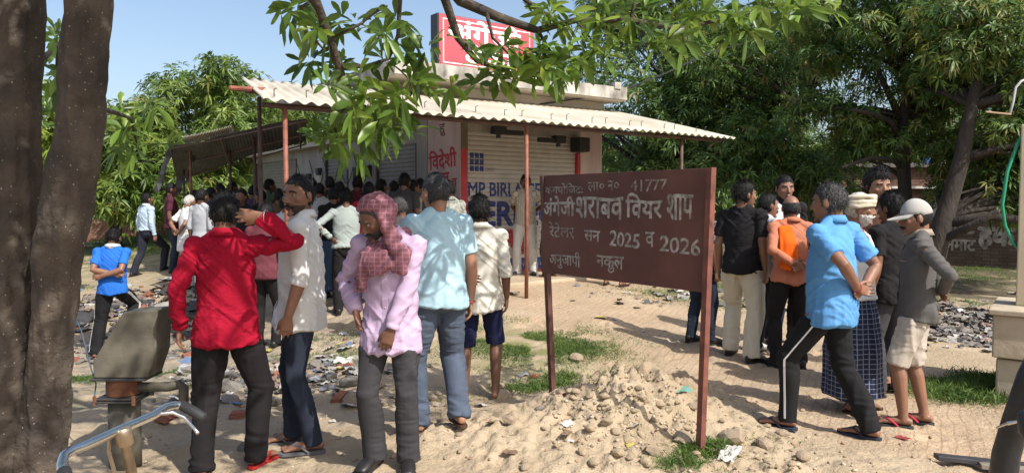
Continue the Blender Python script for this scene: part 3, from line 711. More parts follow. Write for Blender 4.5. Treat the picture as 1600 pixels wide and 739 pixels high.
FIN = ((-.030, .066), (-.010, .076), (.010, .072), (.029, .056))
def hand(mb, w, d, n_, right, curl=0.5, spread=0.0, s=1.0):
    """palm, four fingers and a thumb from wrist w along d, palm facing n_"""
    d = d.normalized(); n_ = (n_ - d * n_.dot(d)).normalized(); t = d.cross(n_) if right else n_.cross(d)
    mb.loft([w - d * .03, w + d * .02 * s, w + d * .05 * s, w + d * .088 * s], [(.023, .020), (.031, .018), (.040, .0155), (.040, .0135)], side=t, n=12, cap=.4)
    for k, (o, L) in enumerate(FIN):
        b = w + d * (.082 - .006 * abs(k - 1)) * s - t * o * s * -1 * -1
        b = w + d * (.080 - .005 * abs(k - 1.4)) * s - t * o * s
        a = curl * (0.30 + .10 * k); dd = (d - t * o * spread * 9).normalized(); pts = [b - d * .015, b]; r = [.0088, .0090]
        for q, fr in enumerate((.44, .31, .25)):
            rot = math.cos(a), math.sin(a); v = dd * rot[0] + n_ * rot[1]; b = b + v * L * fr * s * 1.0; pts.append(b); r.append((.0084, .0078, .0064)[q]); a += curl * .75
        mb.loft(pts, r, side=t, n=8, cap=.8)
    b = w + d * .018 * s + t * .022 * s; v1 = (d * .75 + t * .62 + n_ * .25).normalized(); v2 = (d * .92 + t * .22 + n_ * (.2 + .35 * curl)).normalized()
    mb.loft([b - v1 * .012, b + v1 * .034 * s, b + v1 * .034 * s + v2 * .03 * s, b + v1 * .034 * s + v2 * .055 * s], [.0155, .0125, .0108, .008], n=8, cap=.8)

def ridge(q): return np.clip(1 - 2.6 * np.abs(vnoise(q)), -.6, 1)
def folds(me, amp, seed, kind='shirt', axis_pts=None):
    """creases: fine across the fold, long along it, gathered in patches"""
    a = get_co(me); no = get_no(me); X, Y, Z = a[:, 0], a[:, 1], a[:, 2]; sd = seed * 5.7; st = lambda *c: np.stack(c, 1) + sd
    mk = lambda f, o: ss(-.25, .45, vnoise(a * f + o + sd))
    if kind == 'shirt':
        u1 = Z + .75 * np.abs(X) + .05 * vnoise(a * 5 + sd); u2 = Z - .85 * np.abs(X) + .3 * Y; u3 = Z + .9 * X
        d = .9 * ridge(st(X * 3.2, Y * 3.2, u1 * 15)) * mk(3.3, 2) + .9 * ridge(st(X * 3.5, Y * 3.5, u2 * 17 + 9)) * mk(3.1, 5) + .55 * ridge(st(X * 6, Y * 6, u3 * 31)) * mk(4.5, 8) + .5 * vnoise(st(X * 5, Y * 5, Z * 4))
        d = d + .45 * ridge(st(X * 24, Y * 24, Z * 2.6)) * ss(1.12, .86, Z) + .25 * ridge(st(X * 14, Y * 14, Z * 44)) * mk(6, 1)
    elif kind == 'legs':
        low = ss(.42, .08, Z); kn = np.exp(-((Z - .50) / .10) ** 2)
        d = .8 * ridge(st(X * 15, Y * 15, Z * 2.4)) * mk(3, 1) + .8 * vnoise(st(X * 8, Y * 8, Z * 3)) + 1.0 * ridge(st(X * 6, Y * 6, Z * 23 + X * 6)) * np.clip(low + kn * .6 + .04, 0, 1) * mk(4, 3)
        d = d + .6 * ridge(st(X * 5, Y * 5, (Z - np.abs(X) * .9) * 20)) * ss(.70, .86, Z) + .3 * ridge(st(X * 12, Y * 12, Z * 40)) * mk(6, 4)
    else:
        d = 1.6 * vnoise(st(X * 16, Y * 16, Z * 1.2)) * ss(1.0, .5, Z) + .6 * ridge(st(X * 22, Y * 22, Z * 2.2)) * ss(1.05, .7, Z) if kind == 'skirt' else vnoise(st(X * 20, Y * 20, Z * 20))
    set_co(me, a + no * (1.25 * amp * np.clip(d, -.75, 2))[:, None]); me.polygons.foreach_set('use_smooth', [True] * len(me.polygons))

TORSO = ((0.86, .150, .108, -.008), (0.93, .158, .112, -.010), (1.02, .142, .100, .0), (1.12, .145, .100, .004), (1.22, .158, .108, .002), (1.32, .165, .108, -.004), (1.385, .145, .088, -.012), (1.43, .095, .070, -.018), (1.465, .060, .058, -.018))
PEOPLE = []
class Person:
    pass

def person(label, x, y, H=1.70, yaw=0.0, lean=0, side=0, twist=0, head=(0, 0, 0), feet=((-.10, 0, 0, 8), (.10, 0, 0, 8)), handL='hang', handR='hang', fat=1.0, belly=0.0,
           sk='mid', hair='short', hmat=None, beard=None, moust=None, top=None, bottom=None, shoe=None, hi=True, seed=1, pel=(0, 0), extra=None, dz=0.0, group=None, face=True, root_z=None, curl=.55):
    s = H / 1.72; V = Vector; Rz = Matrix.Rotation(R(yaw), 3, 'Z'); hmat = hmat or M_hair
    z0 = gz(x, y) + dz if root_z is None else root_z
    p = Person(); vox = 0.0065 if hi else 0.0125
    # --- legs
    hipz = 0.905; A = []; toes = []; groundz = []
    for i, f in enumerate(feet):
        wq = Rz @ V((f[0] * s, f[1] * s, 0)); g = (gz(x + wq.x, y + wq.y) - z0) / s if root_z is None else 0.0
        g = max(-.3, min(.3, g)) + f[2]; groundz.append(g); A.append(V((f[0], f[1], g + .080))); toes.append(R(f[3]) * (1 if i == 0 else -1))
    cx = (A[0].x + A[1].x) / 2 + pel[0]; cy = (A[0].y + A[1].y) / 2 + pel[1]
    pz = min(groundz) + hipz + .017
    for a in A:
        for sx in (-.088, .088)[A.index(a):A.index(a) + 1]:
            hd = math.hypot(cx + sx - a.x, cy - a.y); pz = min(pz, a.z + math.sqrt(max(.2, .842 ** 2 - hd * hd)))
    base = V((cx, cy, 0)); off = pz - hipz
    # --- spine
    def spine(zc):
        zc2 = zc + off; t = min(1.25, max(0.0, (zc - .93) / .50)); n = 10; pos = V((cx, cy, off + min(zc, .93))); rot = Matrix.Identity(3)
        if zc > .93:
            for k in range(n):
                tt = t * (k + .5) / n
                rot = Matrix.Rotation(R(twist) * min(1, tt), 3, 'Z') @ Matrix.Rotation(-R(lean) * min(1, tt), 3, 'X') @ Matrix.Rotation(R(side) * min(1, tt), 3, 'Y')
                pos = pos + rot @ V((0, 0, (zc - .93) / n))
            tt = min(1, t); rot = Matrix.Rotation(R(twist) * tt, 3, 'Z') @ Matrix.Rotation(-R(lean) * tt, 3, 'X') @ Matrix.Rotation(R(side) * tt, 3, 'Y')
        return pos, rot
    def S3(zc, xx=0, yy=0): q, r = spine(zc); return q + r @ V((xx, yy, 0))
    hips = [V((cx - .088, cy, off + .90)), V((cx + .088, cy, off + .90))]
    knees = []
    for i in (0, 1):
        fw = V((math.sin(-toes[i]) * 1.0, math.cos(toes[i]), 0)); k, a = ik(hips[i], A[i], .432, .415, fw + V(((-.12, .12)[i], 0, 0))); knees.append(k); A[i] = a
    toed = [V((-math.sin(t), math.cos(t), 0)) for t in toes]
    # --- arms
    arms = []
    for i, h in enumerate((handL, handR)):
        sg_ = -1 if i == 0 else 1; sh, rr = S3(1.395, sg_ * .178 * (.85 + .15 * fat), -.012), spine(1.395)[1]; L1, L2 = .285, .255
        hx = V((sg_, 0, 0)); o = {}
        if isinstance(h, dict): o = h; kind = h.get('kind', 'at')
        else: kind = h
        T = lambda v: rr @ V(v) if o.get('chest', 1) else V(v)
        c_ = S3(1.0) if kind != 'hang' else None; cu = o.get('curl', curl)
        if kind == 'hang':
            w = sh + V((sg_ * (.055 + .03 * (fat - 1)), o.get('fwd', .02), -.530)); pole = V((sg_ * .25, -1, 0)); d = V((0, .12, -1)); n_ = V((-sg_, .15, 0)); w = sh + (w - sh).normalized() * .530
        elif kind == 'back':
            w = S3(o.get('z', 1.03), sg_ * .055, -.172 - belly * .2 - .03 * (fat - 1) * 3); pole = V((sg_, -.55, -.1)); d = T((-sg_, -.03, -.22)); n_ = T((0, -1, .1))
            if o.get('low'): w = S3(.97, sg_ * .085, -.175); pole = V((sg_, -.6, 0)); d = T((-sg_ * .8, -.1, -.6))
        elif kind == 'hip':
            w = S3(1.06, sg_ * .205 * fat, -.045); pole = V((sg_, -.45, 0)); d = T((-sg_ * .45, -.55, -.5)); n_ = T((-sg_, .3, 0))
        elif kind == 'cross':
            w = S3(1.15, -sg_ * .06, .155 + belly); pole = V((sg_, .2, -.7)); d = T((-sg_, .1, .05)); n_ = T((0, -1, 0))
        else:
            q = V(o['p']); w = S3(q.z, q.x, q.y) if q.z < 1.45 else S3(1.40, 0, 0) + rr @ V((q.x, q.y, q.z - 1.40))
            pole = T(o.get('pole', (sg_, -.5, -.3))); d = T(o.get('d', (0, .2, -1))); n_ = T(o.get('n', (-sg_, 0, 0)))
        e, w = ik(sh, w, L1, L2, pole); arms.append((sh, e, w, d.normalized(), n_, cu))
    # --- body mesh
    mb = MB(); slim = .82 if top and top.get('kind') != 'vest' else .95
    mb.loft([S3(z, 0, yo) for z, a, b_, yo in TORSO], [(a * slim * (fat if z < 1.36 else 1), (b_ + belly * .5 * math.exp(-((z - 1.08) / .12) ** 2)) * slim * fat) for z, a, b_, yo in TORSO], side=(1, 0, 0), n=20, cap=.3)
    hy, hp, hr = head; Rh = spine(1.46)[1] @ Matrix.Rotation(R(hy), 3, 'Z') @ Matrix.Rotation(-R(hp), 3, 'X') @ Matrix.Rotation(R(hr), 3, 'Y')
    nb = S3(1.43, 0, -.018); piv = S3(1.472, 0, -.012); hc = piv + Rh @ V((0, .022, .124)); HM = Matrix.Translation(hc) @ Rh.to_4x4() @ Matrix.Diagonal((1.13, 1.10, 1.09, 1))
    mb.loft([nb, piv + Rh @ V((0, 0, .0)), hc + Rh @ V((0, -.030, -.03))], [(.064, .062), (.055 * (.8 + .2 * fat), .057), (.054, .058)], side=(1, 0, 0), n=14, cap=.2)
    for sg_ in (-1, 1): mb.loft([S3(1.455, sg_ * .048, -.022), S3(1.392, sg_ * .130, -.016)], [.034, .034], n=8, cap=.6)
    hs = head_surface(SD); mb.add([HM @ V(q) for q in hs], SFc)
    def HL(pts, rad, **k): mb.loft([HM @ V(q) for q in pts], rad, side=Rh @ V((1, 0, 0)), **k)
    if face:
        HL([(0, .080, .028), (0, .092, .008), (0, .104, -.016), (0, .108, -.026)], [.008, .0095, .0125, .0125], n=8, cap=.6)
        for sg_ in (-1, 1):
            mb.ball(HM @ V((sg_ * .012, .096, -.029)), .0085, n=8)
            mb.ball(HM @ V((sg_ * .043, .060, -.012)), .0225, n=10); mb.ball(HM @ V((sg_ * .030, .079, .033)), (.022, .010, .008), M=Rh, n=10)
        mb.ball(HM @ V((0, .090, -.058)), (.021, .010, .006), M=Rh, n=10); mb.ball(HM @ V((0, .089, -.069)), (.018, .010, .007), M=Rh, n=10); mb.ball(HM @ V((0, .082, -.098)), (.022, .016, .015), M=Rh, n=10)
    for sg_ in (-1, 1):
        er = Matrix.Rotation(sg_ * R(-22), 3, 'Z'); mb.ball(HM @ V((sg_ * .077, -.008, -.004)), (.008, .020, .032), M=Rh @ er, n=10)
    for i, (sh, e, w, d, n_, cu) in enumerate(arms):
        inn = S3(1.37, (-1 if i == 0 else 1) * .10, -.012)
        mb.loft([inn, sh, sh.lerp(e, .3), sh.lerp(e, .75), e, e.lerp(w, .25), e.lerp(w, .65), w], [.045, .052, .050 * (.7 + .3 * fat), .044, .039, .042, .034, (.028, .023)], n=12, cap=.4)
        hand(mb, w, d, n_, i == 1, cu, .55)
    for i in (0, 1):
        h, k, a = hips[i], knees[i], A[i]; sgn = (-1, 1)[i]
        mb.loft([h + V((0, -.01, .02)), h.lerp(k, .3), h.lerp(k, .75), k, k.lerp(a, .25) - toed[i] * .012, k.lerp(a, .6) - toed[i] * .006, k.lerp(a, .9), a - V((0, 0, .03))], [.090 * (.6 + .4 * fat), .080, .060, .054, .056, .046, .036, .038], n=12, cap=.3)
        fl = A[i] - V((0, 0, .080)) + V((0, 0, .020 if shoe else .004)); t_ = toed[i]; sd = V((t_.y, -t_.x, 0))
        mb.loft([fl - t_ * .052 + V((0, 0, .030)), fl - t_ * .02 + V((0, 0, .034)), fl + t_ * .06 + V((0, 0, .033)), fl + t_ * .125 + V((0, 0, .021)), fl + t_ * .155 + V((0, 0, .016))], [(.027, .026), (.033, .031), (.037, .029), (.043, .019), (.041, .014)], side=sd, n=12, cap=.4)
        if shoe != 'shoe':
            for q in range(5):
                o_ = sd * sgn * (-.032 + q * .0165); Lq = (.047, .046, .040, .033, .026)[q]
                mb.loft([fl + t_ * .145 + o_ + V((0, 0, .014)), fl + t_ * (.152 + Lq) + o_ * 1.05 + V((0, 0, .011))], [(.0115 if q == 0 else .0088)] * 2, n=7, cap=.8)
    me = remesh(mb, vox, 2 if hi else 3, 'person')
    if face and hi:
        a = get_co(me); inv = np.array(HM.inverted()); l = a @ inv[:3, :3].T + inv[:3, 3]; dd = np.zeros(len(a))
        for sg_ in (-1, 1): dd += .0075 * np.exp(-(((l[:, 0] - sg_ * .031) / .014) ** 2 + ((l[:, 2] - .013) / .009) ** 2)) * (l[:, 1] > .04)
        fwd = np.array(Rh @ V((0, 1, 0))); set_co(me, a - dd[:, None] * fwd)
    me.polygons.foreach_set('use_smooth', [True] * len(me.polygons)); me.materials.append(skin(sk))
    o = link('person', me); o.location = (x, y, z0); o.rotation_euler.z = R(yaw); o.scale = (s, s, s)
    tag(o, label, 'person', group); p.o = o; p.s = s; p.HM = HM; p.S3 = S3; p.arms = arms; p.hips = hips; p.knees = knees; p.A = A; p.spine = spine; p.Rh = Rh; p.toed = toed; p.hi = hi; p.fat = fat; p.seed = seed; p.off = off
    # --- hair, eyes, brows, mouth, beard
    def shell(nm, pts, m):
        me = bpy.data.meshes.new(nm); me.from_pydata([tuple(HM @ V(q)) for q in pts], [], SFc); me.polygons.foreach_set('use_smooth', [True] * len(me.polygons)); me.materials.append(m); return link(nm, me, o)
    if hair and (extra or {}).get('covered'): shell('hair', hair_shell(hair, seed), hmat)
    elif hair:
        hp_ = hair_shell(hair, seed); ho = shell('hair', hp_, hmat); rg_ = np.random.RandomState(seed); hd_ = np.linalg.norm(hp_, axis=1) / np.linalg.norm(head_surface(SD), axis=1); ok = np.where(hd_ > 1.0)[0]
        if len(ok) > 20:
            n_b = 1500 if hi else 350; ks = rg_.choice(ok, n_b); bp_ = hp_[ks] * .99 + rg_.randn(n_b, 3) * .003; nr = SD[ks]; cur = {'curly': .9, 'thick': .45}.get(hair, .25)
            dr = nr * cur + np.stack([rg_.randn(n_b) * .5, -.35 + .7 * (SD[ks, 1] > .55) + rg_.randn(n_b) * .4, -.55 + .5 * (SD[ks, 2] > .75) + rg_.randn(n_b) * .35], 1); Lh = {'crop': .010, 'bald': .010, 'curly': .026, 'thick': .026}.get(hair, .017) * (.6 + .8 * rg_.rand(n_b))
            hv, hf = leaf_arrays(bp_, dr, nr + rg_.randn(n_b, 3) * .3, Lh, np.full(n_b, .0042 if hi else .008), np.full(n_b, .2)); HMn = np.array(HM); hv = hv @ HMn[:3, :3].T + HMn[:3, 3]
            hm_ = np_mesh(bpy.data.meshes.new('hair'), hv, hf); bm = bmesh.new(); bm.from_mesh(ho.data); bm.from_mesh(hm_); bm.to_mesh(ho.data); bm.free(); bpy.data.meshes.remove(hm_)
    if beard: shell('beard', beard_shell(beard[0], seed), beard[1])
    if face and hi:
        for sg_ in (-1, 1):
            eb = MB(); c = HM @ V((sg_ * .031, .0725, .011)); eb.ball(c, (.0112, .0112, .0085), M=Rh, n=12); eb.ball(HM @ V((sg_ * .031, .0795, .011)), (.0052, .0052, .0052), n=8, mi=1); eb.build('eye', [M_eyew, M_iris], o, smooth=True)
            bw = MB(); bw.loft([HM @ V((sg_ * q[0], q[1], q[2])) for q in ((.013, .0905, .029), (.028, .0895, .0345), (.044, .080, .030), (.052, .071, .024))], [(.004, .003), (.0048, .003), (.004, .003), (.0025, .002)], side=Rh @ V((0, 0, 1)), n=6); bw.build('eyebrow', hmat if hmat != M_hwhite else M_hgrey, o)
        lp = MB(); lp.loft([HM @ V(q) for q in ((-.024, .0855, -.063), (-.009, .0995, -.0595), (0, .1005, -.061), (.009, .0995, -.0595), (.024, .0855, -.063))], [.002, .0045, .0045, .0045, .002], n=6); lp.loft([HM @ V(q) for q in ((-.022, .0855, -.065), (0, .100, -.0695), (.022, .0855, -.065))], [.002, .0055, .002], n=6); lp.build('mouth', M_lip, o, smooth=True)
    if moust:
        ms = MB(); ms.loft([HM @ V(q) for q in ((-.033, .083, -.062), (-.018, .0985, -.050), (0, .103, -.0455), (.018, .0985, -.050), (.033, .083, -.062))], [(.004, .004), (.0085, .006), (.008, .005), (.0085, .006), (.004, .004)], n=8); ms.build('moustache', moust, o, smooth=True)
    PEOPLE.append((p, label))
    if bottom: garment_legs(p, **bottom)
    if bottom and top and top.get('kind') != 'vest' and top.get('hem', .84) < .93:
        for lo_ in [p.legs] + list(p.legs.children):                  # what the shirt covers is tucked in
            a = get_co(lo_.data); hm_z = top.get('hem', .84) + off; k = ss(hm_z + .015, hm_z + .06, a[:, 2]); a[:, 0] += (cx - a[:, 0]) * .16 * k; a[:, 1] += (cy - .005 - a[:, 1]) * .22 * k; set_co(lo_.data, a)
    if top: garment_top(p, belly=belly, **top)
    if shoe == 'shoe': shoes(p, **(extra or {}).get('shoe', {}))
    elif shoe: sandals(p, shoe, **(extra or {}).get('shoe', {}))
    return p

def garment_top(p, m, kind='half', hem=.84, ease=1.0, collar=None, belly=0.0, amp=.007, name='shirt', sleeve_end=None, neck=1.472, placket=None):
    mb = MB(); f = p.fat * ease; S3 = p.S3
    rings = [(neck, .070, .064, -.018), (1.445, .090, .072, -.018), (1.395, .150, .092, -.012), (1.33, .176, .113, -.004), (1.24, .180, .122, .0), (1.12, .172, .118, .002), (1.02, .172, .118, .0), (.94, .187, .131, -.008)]
    low_ = .020 if hem < .80 and kind != 'vest' else 0.0
    if hem < .93: rings.append(((.93 + hem) / 2, .194 + low_ * .4, .136 + low_, -.008 + low_ * .5)); 
    rings = [r for r in rings if r[0] > hem + .02] + [(hem, .198 + low_ * .5 if kind != 'vest' else .190, .138 + low_ * 1.3, -.006 + low_ * .6)]
    pts = [S3(z, 0, yo) for z, a, b, yo in rings]; rad = [((a * (f if z < 1.38 else 1)), (b + belly * .55 * math.exp(-((z - 1.06) / .15) ** 2)) * (f if z < 1.4 else 1)) for z, a, b, yo in rings]
    if kind == 'vest': pts, rad = pts[3:], [(a * (.95 + .05 * k), b * (1.0 + .03 * k)) for k, (a, b) in enumerate(rad[3:])]
    mb.loft(pts[::-1], rad[::-1], side=(1, 0, 0), n=24, cap=.08)
    if kind == 'vest':
        for sg_ in (-1, 1):
            mb.loft([S3(1.28, sg_ * .10, .11), S3(1.38, sg_ * .085, .075), S3(1.44, sg_ * .075, .0), S3(1.40, sg_ * .085, -.08), S3(1.28, sg_ * .10, -.11)], [(.03, .012)] * 5, side=(1, 0, 0), n=10)
    else:
        for i, (sh, e, w, d, n_, cu) in enumerate(p.arms):
            sg_ = -1 if i == 0 else 1; inn = S3(1.355, sg_ * .09, -.012); mb.loft([S3(1.468, sg_ * .045, -.022), S3(1.402, sg_ * .135, -.014)], [.048, .052], n=10, cap=.6); mb.ball(sh, .070, n=12)
            if kind in ('long', 'roll'): mb.ball(e, .051, n=12)
            fr = {'half': .72, 'short': .6}.get(kind)
            if fr: path = [inn, sh + V3(0, 0, .004), sh.lerp(e, .35), sh.lerp(e, fr)]; rad = [.062, .066, .055 * f, .059 * f]
            elif kind == 'roll': path = [inn, sh + V3(0, 0, .004), sh.lerp(e, .4), e, e.lerp(w, .12), e.lerp(w, .20)]; rad = [.060, .066, .055 * f, .051, .051, .053]
            else: path = [inn, sh + V3(0, 0, .004), sh.lerp(e, .4), e, e.lerp(w, .45), e.lerp(w, .80), e.lerp(w, .97)]; rad = [.060, .066, .055 * f, .050, .047, .042, .038]
            mb.loft(path, rad, n=14, cap=.05 if True else 0)
    me = remesh(mb, .0075 if p.hi else .014, 6 if p.hi else 3, name); folds(me, amp if p.hi else amp * .8, p.seed); a = get_co(me); lo_ = ss(hem + .12, hem - .02, a[:, 2]); a[:, 2] += lo_ * .018 * vnoise(a * np.array([7, 7, 1]) + p.seed); set_co(me, a)
    me.materials.append(m); o = link(name, me, p.o); p.shirt = o
    if collar:
        cb = MB(); n = 22; r0, r1 = (.064, .060), (.076, .072); vs = []
        q, rr = p.spine(1.478); q = q + rr @ V3(0, -.016, 0)
        for k in range(n):
            a = R(100) + 2 * math.pi * (k + .5) / n * .945; a = R(90) + R(12) + (2 * math.pi - R(24)) * k / (n - 1)
            c_, s_ = math.cos(a), math.sin(a); fr = max(0, s_) ** 2
            vs += [q + rr @ V3(c_ * .060, s_ * .062, .036 - .018 * fr), q + rr @ V3(c_ * .066, s_ * .068, .036 - .018 * fr), q + rr @ V3(c_ * .090, s_ * .090 + .012 * fr, -.010 - .035 * fr), q + rr @ V3(c_ * .080, s_ * .080, -.012 - .03 * fr)]
        fs = []
        for k in range(n - 1):
            for j in range(4): fs.append((k * 4 + j, k * 4 + (j + 1) % 4, k * 4 + 4 + (j + 1) % 4, k * 4 + 4 + j))
        fs += [(3, 2, 1, 0), tuple((n - 1) * 4 + j for j in range(4))]
        cb.add(vs, fs); cb.build('collar', collar, o, smooth=True)
    if kind in ('long', 'roll') and p.hi:
        for i, (sh, e, w, d, n_, cu) in enumerate(p.arms):
            cf = MB(); a, b, r = (e.lerp(w, .86), e.lerp(w, .985), .042) if kind == 'long' else (e.lerp(w, .11), e.lerp(w, .23), .058)
            cf.loft([a, a.lerp(b, .1), a.lerp(b, .9), b], [r - .004, r, r, r - .004], n=16, cap=.02); cf.build('cuff', m, o, smooth=True)
    if placket and p.hi:
        bv = bvh(o.data); st = MB(); qs = []
        for k in range(13):
            z = 1.40 - k * (1.40 - hem - .015) / 12; c = S3(z, 0, .3); hit = bv.ray_cast(c, (S3(z) - c).normalized())
            if hit[0] is not None: qs.append((hit[0], hit[1]))
        for (a, na), (b, nb) in zip(qs[:-1], qs[1:]):
            t = (b - a).normalized().cross(na).normalized() * .017
            st.hexa([a - t, a + t, b + t, b - t, a - t * .9 + na * .004, a + t * .9 + na * .004, b + t * .9 + nb * .004, b - t * .9 + nb * .004])
        st.build('placket', m, o)
        for a, na in qs[1::2]:
            bt_ = MB(); bt_.loft([a + na * .003, a + na * .007], [.0055, .0055], n=8); bt_.build('button', placket, o)
    return o

def V3(x, y, z): return Vector((x, y, z))
def bvh(me): return BVHTree.FromPolygons([v.co for v in me.vertices], [tuple(q.vertices) for q in me.polygons])

def garment_legs(p, m, kind='trousers', w=1.0, amp=.006, flare=1.0, stripe=None, name=None, top=.965, hem=None, belt=None):
    mb = MB(); S3 = p.S3; f = p.fat
    if kind == 'skirt':
        hz = hem or .12; a = [(1.06, .155, .112), (.95, .172, .128), (.80, .19, .17), (.5, .215, .21), (hz, .23, .23)]; lo = (p.A[0] + p.A[1]) / 2; hi_ = S3(1.06)
        mb.loft([S3(z) if z > .9 else Vector((hi_.x + (lo.x - hi_.x) * (1.06 - z), hi_.y + (lo.y - hi_.y) * (1.06 - z), z)) for z, _, _ in a], [(x_ * f, y_ * f) for _, x_, y_ in a], side=(1, 0, 0), n=24, cap=.04)
    else:
        if belt: top = 1.03
        mb.loft([S3(top, 0, 0), S3(.95, 0, -.004), S3(.88, 0, -.006), S3(.82, 0, -.004)], [(.150 * f, .108 * f), (.163 * f, .118 * f), (.166 * f, .118 * f), (.12 * f, .09 * f)], side=(1, 0, 0), n=22, cap=.1)
        for i in (0, 1):
            h, k, a = p.hips[i], p.knees[i], p.A[i]
            if kind == 'shorts': path = [h + V3(0, -.004, .03), h.lerp(k, .35), h.lerp(k, .8), k.lerp(a, .02)]; rad = [.094 * (.5 + .5 * f), .092, .084, .088]
            else: path = [h + V3(0, -.004, .03), h.lerp(k, .35), h.lerp(k, .8), k, k.lerp(a, .35) - p.toed[i] * .010, k.lerp(a, .7) - p.toed[i] * .005, a + V3(0, 0, -.028)]; rad = [.098 * (.5 + .5 * f), .092 * w, .074 * w, .070 * w, .069 * w * flare ** .4, .062 * w * flare ** .7, .062 * w * flare]
            mb.loft(path, rad, n=16, cap=.06)
            if kind == 'trousers': mb.ball(k, .073 * w, n=12)
    me = remesh(mb, .009 if p.hi else .014, 4, 'l'); folds(me, amp * (1.0 if kind == 'skirt' else 1.35 if p.hi else .8), p.seed + 3, 'skirt' if kind == 'skirt' else 'legs')
    nm = name or {'skirt': 'lungi', 'shorts': 'shorts'}.get(kind, 'trousers'); me.materials.append(m); o = link(nm, me, p.o); p.legs = o; me.name = nm
    if stripe:
        bv = bvh(me)
        for i in (0, 1):
            sg_ = (-1, 1)[i]
            for k in range(stripe[1]):
                st = MB(); h, kn, a = p.hips[i], p.knees[i], p.A[i]; pts = []
                for q in range(19):
                    t = q / 18; c = (h + V3(0, 0, -.03)).lerp(kn, min(1, t * 2)) if t < .5 else kn.lerp(a, (t - .5) * 2 * .98)
                    oy = (k - (stripe[1] - 1) / 2) * .022; src = c + V3(sg_ * .4, oy, 0); hit = bv.ray_cast(src, V3(-sg_, 0, 0))
                    if hit[0] is not None: pts.append(hit[0] + hit[1] * .002)
                for a_, b_ in zip(pts[:-1], pts[1:]):
                    if abs(a_.x - b_.x) > .08: continue
                    t = V3(0, .0062, 0); n_ = V3(sg_ * .003, 0, 0); st.hexa([a_ - t, a_ + t, b_ + t, b_ - t, a_ - t + n_, a_ + t + n_, b_ + t + n_, b_ - t + n_])
                if st.v: st.build('stripe', stripe[0], o)
    if belt:
        bl = MB(); q, rr = p.spine(1.0); bl.loft([S3(.985), S3(.99), S3(1.025), S3(1.03)], [(.160 * f, .118 * f), (.163 * f, .121 * f), (.161 * f, .119 * f), (.158 * f, .116 * f)], side=(1, 0, 0), n=24, cap=.02); bl.build('belt', belt, o, smooth=True)
    return o

def sole_outline(i, fl, t, L=1.0, w=1.0):
    sd = V3(t.y, -t.x, 0) * (-1 if i == 0 else 1); pts = []
    prof_ = ((-.070, .0), (-.066, .020), (-.045, .033), (.0, .034), (.05, .033), (.10, .041), (.15, .048), (.19, .044), (.215, .027), (.222, .006))
    for a, b in prof_: pts.append(fl + t * a * L + sd * (b * w + .004))
    for a, b in prof_[::-1]: pts.append(fl + t * a * L - sd * (b * w * (1.0 if a < .14 else .86) - .004))
    return pts
def sandals(p, m, strap=None, thick=.020):
    for i in (0, 1):
        fl = p.A[i] - V3(0, 0, .080); t = p.toed[i]; sd = V3(t.y, -t.x, 0); o_ = sole_outline(i, fl, t); k = len(o_); mb = MB()
        mb.add([q + V3(0, 0, .001) for q in o_] + [q + V3(0, 0, thick) for q in o_], [tuple(range(k))[::-1], tuple(range(k, 2 * k))] + [(j, (j + 1) % k, k + (j + 1) % k, k + j) for j in range(k)])
        o = mb.build('sandal', m, p.o); sg_ = (-1, 1)[i]
        st = MB(); z = thick
        toe = fl + t * .150 - sd * sg_ * .012
        for q in (-1, 1):
            e = fl + t * .035 + sd * q * .044; st.loft([toe + V3(0, 0, z + .026), fl + t * .105 + sd * q * .026 + V3(0, 0, z + .046), fl + t * .07 + sd * q * .041 + V3(0, 0, z + .028), e + V3(0, 0, z)], [(.006, .004), (.009, .004), (.009, .004), (.008, .004)], n=7)
        st.build('strap', strap or m, o, smooth=True)
def shoes(p, m=None, sole=None):
    for i in (0, 1):
        fl = p.A[i] - V3(0, 0, .080); t = p.toed[i]; sd = V3(t.y, -t.x, 0); mb = MB()
        mb.loft([fl - t * .055 + V3(0, 0, .045), fl - t * .01 + V3(0, 0, .052), fl + t * .05 + V3(0, 0, .052), fl + t * .12 + V3(0, 0, .038), fl + t * .19 + V3(0, 0, .028)], [(.036, .046), (.042, .052), (.043, .048), (.050, .034), (.040, .022)], side=sd, n=14, cap=.5)
        o = mb.build('shoe', m or M_shoe, p.o, smooth=True)
        o_ = sole_outline(i, fl, t, 1.06, 1.08); k = len(o_); s2 = MB()
        s2.add([q + V3(0, 0, -.002) for q in o_] + [q + V3(0, 0, .016) for q in o_], [tuple(range(k))[::-1], tuple(range(k, 2 * k))] + [(j, (j + 1) % k, k + (j + 1) % k, k + j) for j in range(k)]); s2.build('sole', sole or M_black, o)
M_shoe = mat('black shoe leather', (0.016, 0.015, 0.015), .45, .3, 20)

def drape(p, nm, paths, m, amp=.010, vox=.009, parent=None, smooth=4, kind='skirt'):
    """cloth thrown over a body: flattened strips joined into one piece"""
    mb = MB()
    for pts, rad, sd in paths: mb.loft(pts, rad, side=sd, n=14, cap=.3)
    me = remesh(mb, vox, smooth, nm); a = get_co(me); no = get_no(me); q = np.stack([a[:, 0] * 26, a[:, 1] * 26, a[:, 2] * 4], 1) + p.seed
    set_co(me, a + no * (amp * (.7 * vnoise(q) + .5 * (1 - 2 * np.abs(vnoise(q * .6 + 4)))))[:, None]); me.polygons.foreach_set('use_smooth', [True] * len(me.polygons)); me.materials.append(m); return link(nm, me, parent or p.o)

def ring_on(p, nm, c, ax, r, t, m):
    mb = MB(); ax = ax.normalized(); u = ax.orthogonal().normalized(); v = ax.cross(u); pts = [c + u * r * math.cos(a) + v * r * math.sin(a) for a in np.linspace(0, 2 * math.pi, 21)]
    mb.loft(pts, [t] * 21, n=6, cap=0); return mb.build(nm, m, p.o, smooth=True)
